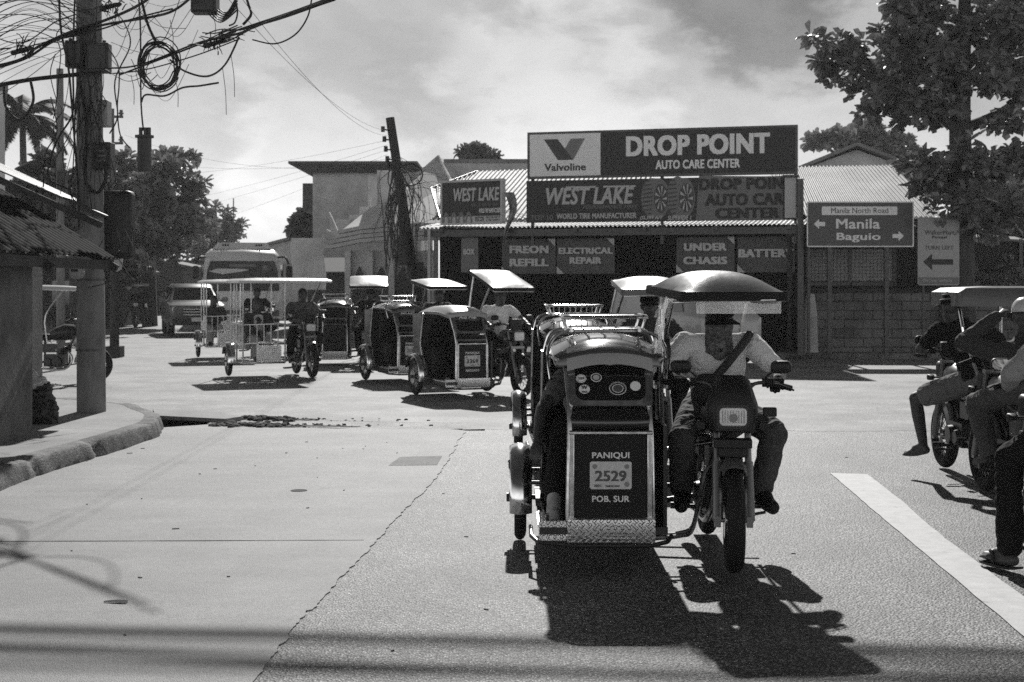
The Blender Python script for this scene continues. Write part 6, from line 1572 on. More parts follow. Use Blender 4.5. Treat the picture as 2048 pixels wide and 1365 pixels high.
# coil of spare cable
cc = pp(318, 133, -.95); b = MB(); pts = []
for k in range(16 * 9):
    a = 2 * math.pi * k / 16; j = k // 16; rx = .215 + .016 * math.sin(j * 2.4) + rw.uniform(-.005, .005); pts.append(Vector((math.cos(a) * rx * .9 + rw.uniform(-.006, .006) + .006 * (j - 4), .006 * (j - 4) + rw.uniform(-.01, .01), math.sin(a) * rx * 1.12 + .022 * math.cos(j * 1.9))))
b.tube(pts, .0075, 5, sub=2); b.tube([Vector((-.2 * math.cos(t), .05, .24 * math.sin(t) + .05)) * 1.12 for t in [2 * math.pi * k / 20 for k in range(20)]], .007, 5, closed=True)
o = ob('cable_coil', b, M_wire, None, 60, loc=cc); tag(o, 'round coil of spare black cable hung on the wires', 'cable coil')
# knots of splices on the cables
for px, py, dy, lbl in ((130 * 700 / 2048, 300 * 460 / 1346, -.5, 'ragged black splice knot on the cables left of the pole'), (430, 88, -1.25, 'ragged black splice knot on the cables right of the coil'), (222, 14, -.4, 'bushy tangle of cable ends at the top of the pole')):
    b = MB(); c = pp(px, py, dy)
    for k in range(24):
        p = Vector((rw.gauss(0, .07), rw.gauss(0, .05), rw.gauss(0, .05))); d = Vector((rw.gauss(0, .11), rw.gauss(0, .05), rw.gauss(0, .08))); b.tube([p, p + d * .6 + Vector((0, 0, .02)), p + d], [.008, .006, .003], 5, sub=3)
    limb(b, [(-.1, 0, -.02), (.1, 0, .03)], [.03, .022], 8)
    tag(ob('cable_knot', b, M_wire, None, 60, loc=c), lbl, 'cable knot')
# thin wires beyond counting round the pole head
b = MB()
for k in range(36):     # spread to the left
    y0 = rw.uniform(-60, 180); b.tube(cp((-60, y0 + rw.uniform(-10, 60), -1 - rw.random()), (60, y0 * .8 + rw.uniform(-20, 20), -.4), (165 + rw.uniform(-30, 30), y0 * .4 + rw.uniform(0, 80), -.2)), rw.choice((.003, .004, .006)), 4, sub=8)
for k in range(30):      # hanging down the pole
    x = rw.gauss(170, 28); y0 = rw.uniform(-20, 200); p = [(x + rw.uniform(-20, 20), y0, -.3)]
    for j in range(5): p.append((p[-1][0] + rw.gauss(0, 13), p[-1][1] + rw.uniform(25, 75), -.25 - .1 * rw.random()))
    b.tube(cp(*p), rw.choice((.004, .006, .008)), 4, sub=6)
for k in range(20):      # arcs and whiskers to the right
    x = rw.uniform(200, 330); y = rw.uniform(0, 190); w = rw.uniform(20, 120); b.tube(cp((x, y, -.4), (x + w * .5, y + rw.uniform(10, 60), -.8), (x + w, y + rw.uniform(-50, 50), -1.1)), rw.choice((.003, .0045)), 4, sub=8)
for (x, y, ln) in ((445, 135, 95), (462, 110, 85), (350, 155, 60), (262, 150, 60), (340, 40, 60), (425, 30, 40)): b.tube(cp((x, y, -1.1), (x + 6, y + ln * .5, -1.1), (x + 3 + ln * .05, y + ln, -1.1)), .004, 4, sub=6)
for k in range(10):      # tangles beside the lower boxes and under the eave
    x = rw.uniform(195, 260); y = rw.uniform(280, 560); b.tube(cp((x, y, -.3), (x + rw.uniform(-25, 25), y + rw.uniform(10, 50), -.3), (x + rw.uniform(-30, 50), y + rw.uniform(-20, 90), -.2)), .005, 4, sub=8)
for k in range(6): b.tube(cp((410 + k * 6, 20, -1.2), (440 + k * 3, 45 - k * 4, -1.3), (475, 20 - k * 6, -1.5)), .008, 4, sub=8)
for k in range(8):       # flared strands of the torn bundle
    x = rw.uniform(400, 480); b.tube(cp((x, 75 + rw.uniform(-10, 18), -1.4), (x + 30, 70 + rw.uniform(-14, 14), -1.5), (x + 70, 55 + rw.uniform(-10, 10), -1.7)), .007, 4, sub=5)
o = ob('wire_tangle', b, M_wire, None, 60); tag(o, 'tangle of thin black wires around the concrete pole head', 'wires', None, 'stuff')
# long thin lines over the street
def line(p, q, sag, r=.003, label='thin overhead line strung across the pale sky above the street'):
    p, q = Vector(p), Vector(q); pts = []
    for k in range(9):
        t = k / 8; v = p.lerp(q, t); v.z -= sag * 4 * t * (1 - t); pts.append(v)
    cable(label, pts, r, 'thin overhead lines', 'overhead_line', 3)
TOPL = Pt(775, 262, 36)
for k, (px, py, Y, sg) in enumerate(((440, -20, 14, .3), (470, -20, 14, .35), (250, 350, 70, .3), (230, 420, 80, .3), (260, 445, 90, .2), (330, 470, 90, .2), (230, 310, 60, .4), (250, 270, 48, .5))):
    line(Pt(px, py, Y), TOPL + Vector((0, 0, -.12 * k)), sg)
for k in range(4): line(Pt(790, 330 + 8 * k, 36), Pt(1060 + 30 * k, 445 + k, 33.6), .12, .006, 'thin drop line from the leaning pole to the shop')
# the bunch of cables over the roadway whose shadow falls across the foreground
for k, (z, Yc, rr) in enumerate(((7.0, 6.45, .05), (7.05, 6.36, .026), (7.3, 6.0, .045), (7.25, 5.93, .028), (7.6, 6.2, .016))):
    pts = []
    for j in range(13):
        X = -14 + 28 * j / 12; zz = z + .012 * (X + 1) ** 2; pts.append(Vector((X, Yc - .10 * X + .09 * math.sin(X * .8 + 2 * k) + .05 * math.sin(X * 2.1 + k) + zz / math.tan(SUN_EL), zz)))
    cable('thick bunch of cables strung high over the roadway above the picture', pts, rr, 'cables over the roadway', 'cable', 3)

# ------------------------------------------------------------------ other poles
r = thing('utility_pole', 'slim pale pole left of the big concrete pole', 'utility pole', (Pt(122, 0, 27).x, 27, 0)); b = MB(); b.tube([(0, 0, 0), (-.02, 0, 5.7)], [.085, .065], 10); ob('shaft', b, M_concpole, r)
b = MB(); b.box((.06, -.1, 3.5), (.16, .16, .5)); ob('box', b, M_metd, r)
r = thing('utility_pole', 'distant pole with two insulator arms behind the concrete pole', 'utility pole', (Pt(226, 0, 42).x, 42, 0)); b = MB(); b.tube([(0, 0, 0), (0, 0, 6.8)], [.05, .04], 8); ob('shaft', b, M_steel, r)
for py in (234, 287):
    z = Pt(0, py, 42).z; b = MB(); b.box((.12, 0, z), (.36, .06, .07)); b.cyl((.24, 0, z), (.24, 0, z + .2), .05, n=8); b.cyl((.24, 0, z + .08), (.24, 0, z + .12), .08, n=8); ob('arm', b, M_steel, r)
r = thing('antenna_mast', 'thin antenna mast rising from the distant tree behind the bus', 'mast', (Pt(467, 0, 80).x, 80, 0)); b = MB(); b.tube([(0, 0, 0), (0, 0, Pt(0, 397, 80).z)], [.06, .035], 6); ob('shaft', b, M_steel, r); b = MB(); b.box((0, 0, 3.5), (.16, .16, .6)); ob('base', b, M_steel, r)
b0 = Pt(848, 0, 36); base = Vector((b0.x, 36, 0)); lp = thing('utility_pole', 'leaning timber pole with transformer and hanging wires before the ornate building', 'utility pole', base)
tp = Pt(780, 236, 36) - base; b = MB(); b.tube([(0, 0, 0), tp], [.15, .11], 10); ob('shaft', b, mat('pole_wood', .025, .85, var=.4, scale=6), lp)
b = MB()
for k, z in enumerate((5.0, 5.25, 5.5, 4.6, 4.75)): x = tp.x * z / tp.z; b.cyl((x, -.05, z), (x - .22, -.08, z + .02), .02, n=6); b.cyl((x - .22, -.08, z - .04), (x - .22, -.08, z + .1), .05, n=8)
ob('insulator', b, M_black, lp)
q = Pt(812, 503, 36) - base; b = MB(); b.tube([q + Vector((0, -.2, -.35)), q + Vector((0, -.2, .33))], .21, 16); b.cyl(q + Vector((0, -.2, .33)), q + Vector((0, -.2, .38)), .17, n=16); b.cyl(q + Vector((-.08, -.2, .38)), q + Vector((-.08, -.2, .5)), .03, n=8); b.cyl(q + Vector((.08, -.2, .38)), q + Vector((.08, -.2, .5)), .03, n=8); ob('transformer', b, M_black, lp)
b = MB(); b.box(Pt(841, 545, 36) - base, (.16, .2, .5)); ob('meter', b, M_black, lp)
b = MB()
for k in range(44):
    x = 788 + rw.gauss(0, 11); y0 = rw.uniform(300, 400); pts = [Pt(778 + (y0 - 236) * .2, y0, 35.8) - base]
    y = y0; 
    for j in range(4): y += rw.uniform(20, 75); pts.append(Pt(x + rw.gauss(0, 5) + (0 if k % 4 else 45), min(y, 640), 35.75) - base)
    b.tube(pts, rw.choice((.008, .012, .02)), 4, sub=4)
for k in range(16):
    x = rw.uniform(800, 890); y = rw.uniform(330, 480); b.tube([Pt(800 + (y - 336) * .15, y, 35.8) - base, Pt(x + 20, y + rw.uniform(-20, 40), 35.7) - base, Pt(x + 30, y + rw.uniform(20, 120), 35.7) - base], .006, 4, sub=5)
b.tube([Vector((.32 * math.cos(t), 0, .28 * math.sin(t))) + (Pt(820, 350, 35.8) - base) for t in [2 * math.pi * k / 14 for k in range(14)]], .02, 5, closed=True)
o = ob('hanging_wires', b, M_wire, lp, 60); o['kind'] = 'stuff'
r = thing('post', 'thin pale pipe post at the left corner of the shop', 'post', (SH.M @ Vector((-.1, -.1, 0)))); b = MB(); b.cyl((0, 0, 0), (0, 0, 2.9), .045, n=10); ob('shaft', b, M_alu, r); b = MB(); b.box((0, 0, .04), (.2, .2, .08)); ob('footing', b, M_wall_d, r)
r = thing('utility_pole', 'slim dark pole beyond the shack on the kerbed island', 'utility pole', (Pt(229, 0, 31.5).x, 31.5, 0)); b = MB(); b.tube([(0, 0, 0), (0, 0, 2.7)], [.11, .08], 8); ob('shaft', b, M_wall_d, r); b = MB(); b.box((0, 0, .12), (.35, .35, .24)); ob('footing', b, M_wall_d, r)
# ------------------------------------------------------------------ cars and the coach
def car(name, label, cat, X, Y, rz, st, paint, glassw, wheels, R0=.34, group=None, extra=None, scale=1.0):
    """st: stations front to back (y, z bottom, z belt, z top, half width, half roof width); front faces local +Y"""
    r = thing(name, label, cat, (X, Y, 0), rz, group); r.scale = (scale,) * 3
    b = MB(); rings = []
    for (y, z0, zb, zt, w, wt) in st:
        rings.append([(w * .92, y, z0), (w, y, z0 + .15), (w, y, zb - .04), (w * .985, y, zb), (wt, y, max(zt - .05, zb + .005)), (wt * .85, y, max(zt, zb + .01)), (-wt * .85, y, max(zt, zb + .01)), (-wt, y, max(zt - .05, zb + .005)), (-w * .985, y, zb), (-w, y, zb - .04), (-w, y, z0 + .15), (-w * .92, y, z0)])
    b.loft(rings); ob('body', b, paint, r, 40)
    for q in glassw: 
        g = MB(); a = [Vector(p) for p in q]; n = (a[1] - a[0]).cross(a[3] - a[0]).normalized(); n = n if n.dot(sum(a, Vector()) / 4 - Vector((0, 0, .8))) > 0 else -n
        g.loft([[p + n * .004 for p in a], [p + n * .012 for p in a]]); ob('window', g, M_glass, r)
    for (x, y) in wheels:
        t = part('wheel', f'cartyre{R0}', lambda b: b.lathe([(-.1, R0 - .13), (-.11, R0 - .03), (-.08, R0), (.08, R0), (.11, R0 - .03), (.1, R0 - .13)], 'x', n=30), M_rubber, r, loc=(x, y, R0))
        part('rim', f'carrim{R0}', lambda b: (b.lathe([(-.09, 0.001), (-.1, R0 - .15), (-.105, R0 - .12), (.105, R0 - .12), (.1, R0 - .15), (.09, .001)], 'x', n=24)), M_chromed, t)
    if extra: extra(r)
    return r
M_car_g = mat('car_grey', 0.075, .35, metal=.1, coat=.25); M_van = mat('van_white', .38, .35, coat=.4); M_car_w = mat('car_white', .92, .4, coat=.6); M_car_d = mat('car_dark', .07, .3, metal=.3, coat=.5)
suv_st = [(2.28, .45, .95, .97, .74, .7), (2.22, .38, 1.0, 1.02, .86, .8), (2.0, .36, 1.05, 1.07, .9, .83), (1.0, .34, 1.12, 1.15, .92, .80), (.35, .34, 1.13, 1.62, .92, .66), (.0, .34, 1.14, 1.72, .92, .68), (-1.2, .34, 1.15, 1.74, .92, .68), (-2.0, .36, 1.15, 1.70, .91, .66), (-2.3, .42, 1.12, 1.3, .86, .7)]
def suv_x(r):
    for s in (-1, 1):
        b = MB(); b.loft([[(s * .64 + u, 2.20 + d, .90 + v) for u, v in rrect(.34, .17, .05)] for d in (0, .06)]); ob('headlight', b, M_lens, r)
        b = MB(); b.loft([[(s * 1.04 + u, .72 + d, 1.2 + v) for u, v in rrect(.2, .17, .05)] for d in (-.05, .08)]); b.cyl((s * .88, .75, 1.15), (s * 1.0, .75, 1.17), .03); ob('mirror', b, M_car_d, r)
    b = MB(); b.box((0, 2.26, .80), (.95, .08, .28)); ob('grille', b, M_black, r)
    b = MB()
    for k in range(3): b.box((0, 2.31, .72 + .09 * k), (.92, .02, .03))
    ob('grille_bar', b, M_chrome, r)
    b = MB(); b.box((0, 2.27, .50), (1.55, .1, .16)); ob('bumper', b, M_black, r)
    b = MB(); b.box((.0, 2.335, .56), (.4, .01, .13)); ob('licence_plate', b, M_textp, r)
car('sport_utility', 'silver sport utility vehicle driving toward us ahead of the coach', 'car', -10.35, 46.0, math.pi + .30, suv_st, M_car_g,
    [[(-.72, 1.0, 1.18), (.72, 1.0, 1.18), (.60, .36, 1.60), (-.60, .36, 1.60)], [(.885, .55, 1.2), (.885, -1.9, 1.2), (.70, -1.8, 1.62), (.70, .22, 1.62)], [(-.885, .55, 1.2), (-.885, -1.9, 1.2), (-.70, -1.8, 1.62), (-.70, .22, 1.62)]],
    [(.8, 1.4), (-.8, 1.4), (.8, -1.4), (-.8, -1.4)], .37, None, suv_x, .94)
sed_st = [(2.2, .4, .62, .64, .62, .55), (2.1, .3, .72, .75, .8, .72), (1.2, .25, .86, .90, .86, .74), (.75, .25, .9, .98, .86, .72), (.0, .25, .92, 1.38, .86, .58), (-.8, .25, .93, 1.42, .86, .58), (-1.5, .25, .95, 1.2, .85, .6), (-2.0, .3, .95, .98, .82, .65), (-2.2, .4, .8, .82, .7, .6)]
car('parked_car', 'distant grey car on the far side of the street behind the coach', 'car', -19.3, 86, math.pi + .7, sed_st, M_car_g, [[(-.7, .72, .97), (.7, .72, .97), (.54, .05, 1.36), (-.54, .05, 1.36)], [(.83, .4, .98), (.83, -1.4, .98), (.62, -1.1, 1.3), (.62, .0, 1.32)], [(-.83, .4, .98), (-.83, -1.4, .98), (-.62, -1.1, 1.3), (-.62, .0, 1.32)]], [(.76, 1.35), (-.76, 1.35), (.76, -1.35), (-.76, -1.35)], .31)
van_st = [(1.7, .4, .85, .87, .62, .6), (1.66, .3, .95, .98, .74, .7), (1.35, .25, 1.0, 1.25, .78, .66), (1.0, .25, 1.0, 1.6, .78, .62), (.4, .25, 1.0, 1.72, .78, .64), (-1.4, .25, 1.0, 1.72, .78, .64), (-1.62, .3, 1.0, 1.6, .76, .62), (-1.7, .4, .9, 1.0, .7, .6)]
car('small_van', 'white van parked in the shade under the shop canopy behind the main driver', 'van', 3.55, 29.6, math.pi + .5, van_st, M_van, [[(-.66, 1.5, 1.05), (.66, 1.5, 1.05), (.58, 1.03, 1.58), (-.58, 1.03, 1.58)], [(.765, 1.1, 1.06), (.765, .2, 1.06), (.66, .2, 1.55), (.66, .85, 1.55)], [(-.765, 1.1, 1.06), (-.765, .2, 1.06), (-.66, .2, 1.55), (-.66, .85, 1.55)]], [(.68, 1.1), (-.68, 1.1), (.68, -1.1), (-.68, -1.1)], .28)
def coach():
    M_car_w = MATS['car_white']
    r = thing('coach_bus', 'white coach with rooftop air conditioner driving toward us down the street', 'bus', (-9.85, 52.0, 0), math.pi + .2); r.scale = (1.13, 1.0, 1.0)
    st = [(0.0, .45, .9, 1.0, 1.20, 1.1), (-.02, .38, 1.3, 1.32, 1.28, 1.2), (-.10, .36, 1.5, 2.15, 1.31, 1.22), (-.32, .36, 1.5, 2.66, 1.32, 1.20), (-.6, .36, 1.5, 2.90, 1.32, 1.18), (-1.1, .36, 1.5, 2.98, 1.32, 1.18), (-9.5, .36, 1.5, 2.98, 1.32, 1.18), (-9.8, .4, 1.4, 2.8, 1.28, 1.1)]
    b = MB(); rings = []
    for (y, z0, zb, zt, w, wt) in st: rings.append([(w * .97, y, z0), (w, y, z0 + .2), (w, y, zb), (wt, y, zt - .22), (wt * .86, y, zt - .05), (0, y, zt), (-wt * .86, y, zt - .05), (-wt, y, zt - .22), (-w, y, zb), (-w, y, z0 + .2), (-w * .97, y, z0)])
    b.loft(rings); ob('body', b, M_car_w, r, 40)
    b = MB(); b.loft([[(-1.17, .0, 1.38), (1.17, .0, 1.38), (1.12, -.10, 2.1), (1.02, -.23, 2.45), (-1.02, -.23, 2.45), (-1.12, -.10, 2.1)], [(-1.17, .03, 1.38), (1.17, .03, 1.38), (1.12, -.07, 2.1), (1.02, -.20, 2.47), (-1.02, -.20, 2.47), (-1.12, -.07, 2.1)]]); wsn = ob('windscreen', b, M_glass_b, r)
    b = MB(); b.box((0, -.115, 2.30), (.85, .03, .10), (.35, 0, 0)); b.box((-.72, -.1, 2.22), (.16, .02, .2), (.3, 0, 0)); ob('route_board', b, M_textg, wsn)
    for x in (-.55, .5):
        b = MB(); b.tube([(x - .4, .045, 1.42), (x, -.02, 1.8), (x + .1, -.03, 1.86)], .012, 5); ob('wiper', b, M_black, wsn)
    b = MB(); b.loft([[(sx * w_, y, z) for sx, w_ in ((-1, 1.0), (-1, .8), (1, .8), (1, 1.0))] for y, z in ((0, 0),)] * 0 or [[(-.95, -.8, 2.93), (.95, -.8, 2.93), (.8, -1.0, 3.17), (-.8, -1.0, 3.17)], [(-.95, -4, 2.93), (.95, -4, 2.93), (.8, -3.8, 3.17), (-.8, -3.8, 3.17)]]); ac = ob('air_conditioner', b, M_car_w, r)
    b = MB()
    for x in (-.62, -.54, -.46, .46, .54, .62): b.box((x, -.885, 3.06), (.045, .04, .12), (-.7, 0, 0))
    ob('vent', b, M_black, ac)
    for s in (-1, 1):
        b = MB(); b.tube([(s * 1.15, -.3, 2.62), (s * 1.36, .05, 2.60), (s * 1.47, .12, 2.35)], .035, 8, sub=4); b.loft([[(s * 1.48 + u, .12 + d, 2.05 + v) for u, v in rrect(.2, .48, .07)] for d in (-.05, .06)]); ob('mirror', b, M_black, r)
        b = MB(); b.loft([[(s * .92 + u, -.03 + d, .86 + v) for u, v in rrect(.36, .2, .06)] for d in (0, .06)]); ob('headlight', b, M_lens, r)
        b = MB(); b.box((s * 1.30, -4.8, 1.95), (.03, 9.0, .8)); ob('window', b, M_glass, r)
    b = MB(); b.box((0, .02, .56), (2.3, .08, .22)); ob('bumper', b, M_car_d, r)
    for x, y in ((1.1, -2.2), (-1.1, -2.2), (1.1, -7.3), (-1.1, -7.3)):
        t = part('wheel', 'bustyre', lambda b: b.lathe([(-.13, .3), (-.14, .44), (-.1, .48), (.1, .48), (.14, .44), (.13, .3)], 'x', n=30), M_rubber, r, loc=(x, y, .48))
        part('rim', 'busrim', lambda b: b.lathe([(-.12, .001), (-.1, .3), (.1, .3), (.12, .001)], 'x', n=20), M_alu, t)
M_glass_b = mat('coach_glass', .07, .1, spec=.5, var=.9, scale=1.6)  # lifted, blotchy grey stands in for bright sky reflected in the glass
coach()

M_roof_h = mat('dark_canvas_roof', .10, .35, var=.2, scale=4, kind='leather')
# ------------------------------------------------------------------ the tricycles
A, resA = tricycle('black passenger tricycle numbered 2529 with brown domed rider roof, nearest to us', 1.25, 8.5, 0.0,
    dict(steer=-.10, cowl=1, visor=1, rack='coarse', plate=('PANIQUI', '2529', 'POB. SUR'), year='2021', droofm=M_vinyl_b, rx=.03, rw=.64, tilt=.05, dome=.115, rz=1.50, ryaw=R(10), ry=(.36, -.46), roofm=M_gloss_r, numm=M_sign_m))
gl, tf = resA
def sticker(u, v, rx, ry, m, inner=(), name='sticker'):
    b = MB(); c = .695
    b.prism([(u + rx * math.cos(2 * math.pi * k / 24), v + ry * math.sin(2 * math.pi * k / 24)) for k in range(24)], tf, .013, .0145); s = ob(name, b, m, gl)
    for (ru, mm) in inner:
        b = MB(); b.prism([(u + rx * ru * math.cos(2 * math.pi * k / 24), v + ry * ru * math.sin(2 * math.pi * k / 24)) for k in range(24)], tf, .0148, .0155 + (1 - ru) * .001); ob('disc', b, mm, s)
    return s
def stext(s, body, u, v, w, h, m, bold=.02):
    lean = math.atan2(.17, .30); p = tf(u, v, .0175); t = lettering(body, -w / 2, w / 2, -h / 2, h / 2, 0, m, s, bold, 0, 1); t.location = p; t.rotation_euler = (-lean, 0, math.pi)
def U(px): return (1218 - px) / 346.0      # pixel column to the screen's own axis
for (px, v, rx, ry, m, inner, txt) in ((1161, .175, .034, .030, M_text, ((.85, M_sign_g), (.78, M_text)), [('2529', .0, .034, .014)]),
                                       (1191, .182, .036, .032, M_text, ((.85, M_sign_d), (.6, M_textl)), []),
                                       (1167, .108, .036, .032, M_text, (), [('W', .01, .035, .022), ('TODA', -.018, .035, .010)]),
                                       (1233, .112, .056, .046, M_text, ((.92, M_sign_d), (.66, M_text), (.58, M_sign_m)), []),
                                       (1268, .128, .034, .034, M_text, (), [])):
    s = sticker(U(px), v, rx * .88, ry * .88, m, inner)
    for (bd, dv, w, h) in txt: stext(s, bd, U(px), v + dv, w, h, M_textd)
    if px == 1233:
        lean = math.atan2(.17, .30)
        for i, ch in enumerate('FOREVER SUCCESS'):
            if ch == ' ': continue
            a = R(160 - 140 * i / 14); stext(s, ch, U(px) - .045 * math.cos(a), v + .037 * math.sin(a), .008, .010, M_textl, .01)
# clear plastic curtain and grille on the cab side of the rider, clear strip under the front edge
b = MB(); rings = []
rc = random.Random(9)
for k in range(13):
    t = k / 12; row = []
    for j in range(9):
        u = j / 8
        row.append((.345 + .09 * t + .022 * math.sin(u * 9 + t * 3) + rc.uniform(-.008, .008), .33 - .42 * u * (1 - .45 * t) - .05 * t + rc.uniform(-.008, .008), 1.50 - .42 * t + .03 * math.sin(u * 5)))
    rings.append(row)
b.loft(rings, cap=False, closed=False); ob('rain_curtain', b, M_film, A, 80)
b = MB(); b.loft([[(-.03 + u * .25, .365 - .03 * abs(u), z) for u in [-1 + k / 6 for k in range(13)]] for z in (1.50, 1.43)], cap=False, closed=False); ob('visor_strip', b, M_film, A, 80, loc=(.01, -.01, 0), rot=(0, 0, R(6)))
b = MB(); 
for k in range(5): b.cyl((.34, .02, 1.0 + .085 * k), (.34, -.34, 1.0 + .085 * k), .005, n=6)
for k in range(4): b.cyl((.34, .02 - .12 * k, .98), (.34, .02 - .12 * k, 1.36), .005, n=6)
b.tube([(.36, .08, .62), (.37, .10, 1.05), (.36, .08, 1.45)], .014, 8); ob('side_grille', b, M_chromed, A)
b = MB(); limb(b, [(.34, -.05, 1.33), (.345, .02, 1.2), (.335, .0, 1.06)], [.03, .045, .02], 8); ob('hanging_bag', b, M_black, A)

T = {}
T['B'], _ = tricycle('passenger tricycle with wire roof rack half hidden behind the nearest tricycle', 1.27, 13.0, .03, dict(rack='fine', droofm=M_vinyl_w, skirt=M_sign_g, rx=.0, rw=.62, tilt=.10, dome=.07, rz=1.50))
T['C'], _ = tricycle('passenger tricycle numbered 3369 with smooth pale roof and no rack', -.13, 20.75, .42, dict(banner='Alo Mei', plate=('PANIQUI', '3369', 'ABOGADO'), roofm=M_vinyl_g, droofm=M_vinyl_w, rw=.66, tilt=.28, dome=.06, rz=1.50, rx=.0, steer=.1, numm=M_textd, fender=M_black))
T['D'], _ = tricycle('passenger tricycle numbered 2086 with chrome roof rack, behind number 3369', -1.19, 23.95, .40, dict(rack='low', banner='SUCCESS', plate=('PANIQUI', '2086', 'CENTRO'), droofm=M_vinyl_w, rw=.72, tilt=.12, dome=.06, rz=1.52))
T['E'], _ = tricycle('dark passenger tricycle with roof rack just right of the open tube tricycle', -2.85, 28.6, .10, dict(rack='low', droofm=M_vinyl_w, rw=.76, tilt=.26, dome=.06, rz=1.52, ry=(.36, -.46), trim=M_steel))
T['F'], _ = tricycle('open tube framed tricycle with wide flat roof and tread plate panel', -3.65, 24.95, .36, dict(open=1, steer=.05))
T['G'], _ = tricycle('open framed tricycle half hidden behind the other flat roofed one', -5.6, 31.3, .30, dict(open=1))
Ht, _ = tricycle('flat roofed tricycle heading away at the right border under a dark rider', 3.78, 11.8, math.pi, dict(open=1, roof_dx=.20, roof_dz=-.13, roof_short=1, droofm=M_roof_h))
It = thing('motorcycle', 'roofed motorcycle parked half hidden behind the concrete pole at left', 'motorcycle', (-7.45, 23.3, .004), -math.pi / 2); io = dict(droofm=M_vinyl_w, rw=.6, rz=1.50, tilt=.03, dome=.03, skirt=M_textl, cowl=0); moto(It, io); driver_roof(It, io)

# ------------------------------------------------------------------ riders and passengers
def at(root): return tuple(root.location), root.rotation_euler[2]
def prider(label, root, vox, J=None, **k):
    l, r = at(root); return person(label, J or rider_pose(), l, r, vox, **k)
# main rider: pale V-neck shirt, patterned scarf over the face, dark cap, sling bag, gloves
GH = {'l': ((.25, .9, .1), (0, .2, -1)), 'r': ((-.25, .9, .1), (0, .2, -1))}
J = rider_pose(.02); J.update(head=(.0, -.075, 1.385), wr_l=(-.305, .185, 1.035), wr_r=(.295, .185, 1.035), el_l=(-.35, -.03, 1.085), el_r=(.36, .0, 1.06), kn_l=(-.30, .10, .72), to_l=(-.29, .08, .30), an_l=(-.25, -.07, .36), sh_l=(-.20, -.17, 1.235), sh_r=(.20, -.17, 1.235))
Rm, V, P, hm = prider('rider in white V-neck shirt with patterned scarf over his face and sling bag', A, .0085, J, top='white_cotton', sleeve=.72, legs='denim', shoe='black_plastic', hats=('cap',), fwd=(0.0, 1, -.30), handdirs=GH)
b = MB(); f_, r_, u_ = frame_of((0, 1, -.30))
b.loft([[P(math.sin(a) * rx, -.005 + math.cos(a) * ry + (.012 if abs(math.sin(a)) < .5 and math.cos(a) > 0 else 0), z + .006 * math.sin(a * 5 + z * 40)) for a in [2 * math.pi * k / 26 for k in range(26)]] for z, rx, ry in ((.012, .085, .112), (-.03, .086, .122), (-.075, .080, .108), (-.12, .082, .098), (-.155, .092, .10), (-.185, .098, .115), (-.215, .06, .11))]); ob('scarf', b, M_scarf, Rm, 60)
b = MB(); b.tube([(-.19, -.10, 1.30), (-.09, .0, 1.19), (.06, .01, 1.02), (.15, -.05, .95)], [.026] * 4, 6, sub=4); b.loft([[(.075 + u * g, .0 + d, .97 + v * g) for u, v in rrect(.17, .19, .05)] for d, g in ((-.05, .8), (.0, 1), (.04, .8))]); ob('sling_bag', b, M_bag, Rm, 60)
b = MB(); b.loft([[(x, y, z) for x, y, z in ((-.055, -.045, 1.275), (.0, -.025, 1.19), (.055, -.045, 1.275))], [(x, y, z) for x, y, z in ((-.055, -.025, 1.275), (.0, -.012, 1.19), (.055, -.025, 1.275))]]); ob('undershirt', b, M_shirt_k, Rm)
for s in (-1, 1):
    g = MB(); e = V['el_' + ('l' if s < 0 else 'r')]; w_ = V['wr_' + ('l' if s < 0 else 'r')]
    limb(g, [e.lerp(w_, -.25), e, e.lerp(w_, .5), e.lerp(w_, .92)], [.052, .05, .047, .036]); ob('arm_sleeve', blend(g, .009, 2), M_shirt_g if s < 0 else M_shirt_k, Rm)
for s_, sx in (('l', -1), ('r', 1)):
    g = MB(); w_ = V['wr_' + s_]; d = Vector(GH[s_][0]).normalized(); hand(g, w_ - d * .004, d, (0, .2, -1), 1 if sx > 0 else -1, 1.0, 1.09); limb(g, [w_ - d * .05, w_ + d * .02], [.034, .034]); ob('glove', blend(g, .006, 1), M_shirt_k, Rm)
# passenger in the cab, leaning his arm out of the doorway
J = dict(hip=(.74, -.60, .66), chest=(.75, -.55, .88), neck=(.75, -.48, 1.04), head=(.75, -.44, 1.15), sh_l=(.57, -.50, 1.0), sh_r=(.92, -.46, 1.0), el_r=(1.07, -.16, .84), wr_r=(1.10, .06, .68), el_l=(.55, -.2, .8), wr_l=(.62, .05, .75),
         hp_l=(.65, -.55, .62), hp_r=(.84, -.55, .62), kn_l=(.68, -.10, .72), kn_r=(.94, -.06, .72), an_l=(.74, .16, .34), an_r=(1.0, .13, .34), to_l=(.76, .34, .285), to_r=(1.01, .32, .285))
prider('passenger in grey shirt and dark trousers leaning an arm out of the cab', A, .010, J, top='jacket_grey', sleeve=.6, legs='black_trouser', shoe='sneaker', grips=False)
prider('rider in dark shirt on the tricycle right behind the nearest one', T['B'], .014, None, top='dark_jacket', legs='black_trouser', shoe='black_plastic', hats=('cap',), sleeve=.6)
Cc, V2, P2, hm2 = prider('rider in white printed T-shirt on the tricycle numbered 3369', T['C'], .012, None, top='white_cotton', legs='black_trouser', shoe='black_plastic', sleeve=.55)
b = MB(); b.ell((.05, -.045, 1.16), (.055, .012, .03), 12, 8); b.ell((.09, -.04, 1.06), (.055, .014, .05), 12, 8); ob('shirt_print', b, M_text, Cc)
prider('rider in dark clothes on the tricycle numbered 2086', T['D'], .018, None, top='dark_jacket', legs='black_trouser', shoe='black_plastic')
prider('rider in black shirt on the tricycle right of the open one', T['E'], .018, None, top='black_cotton', legs='black_trouser', shoe='black_plastic', hats=('cap',))
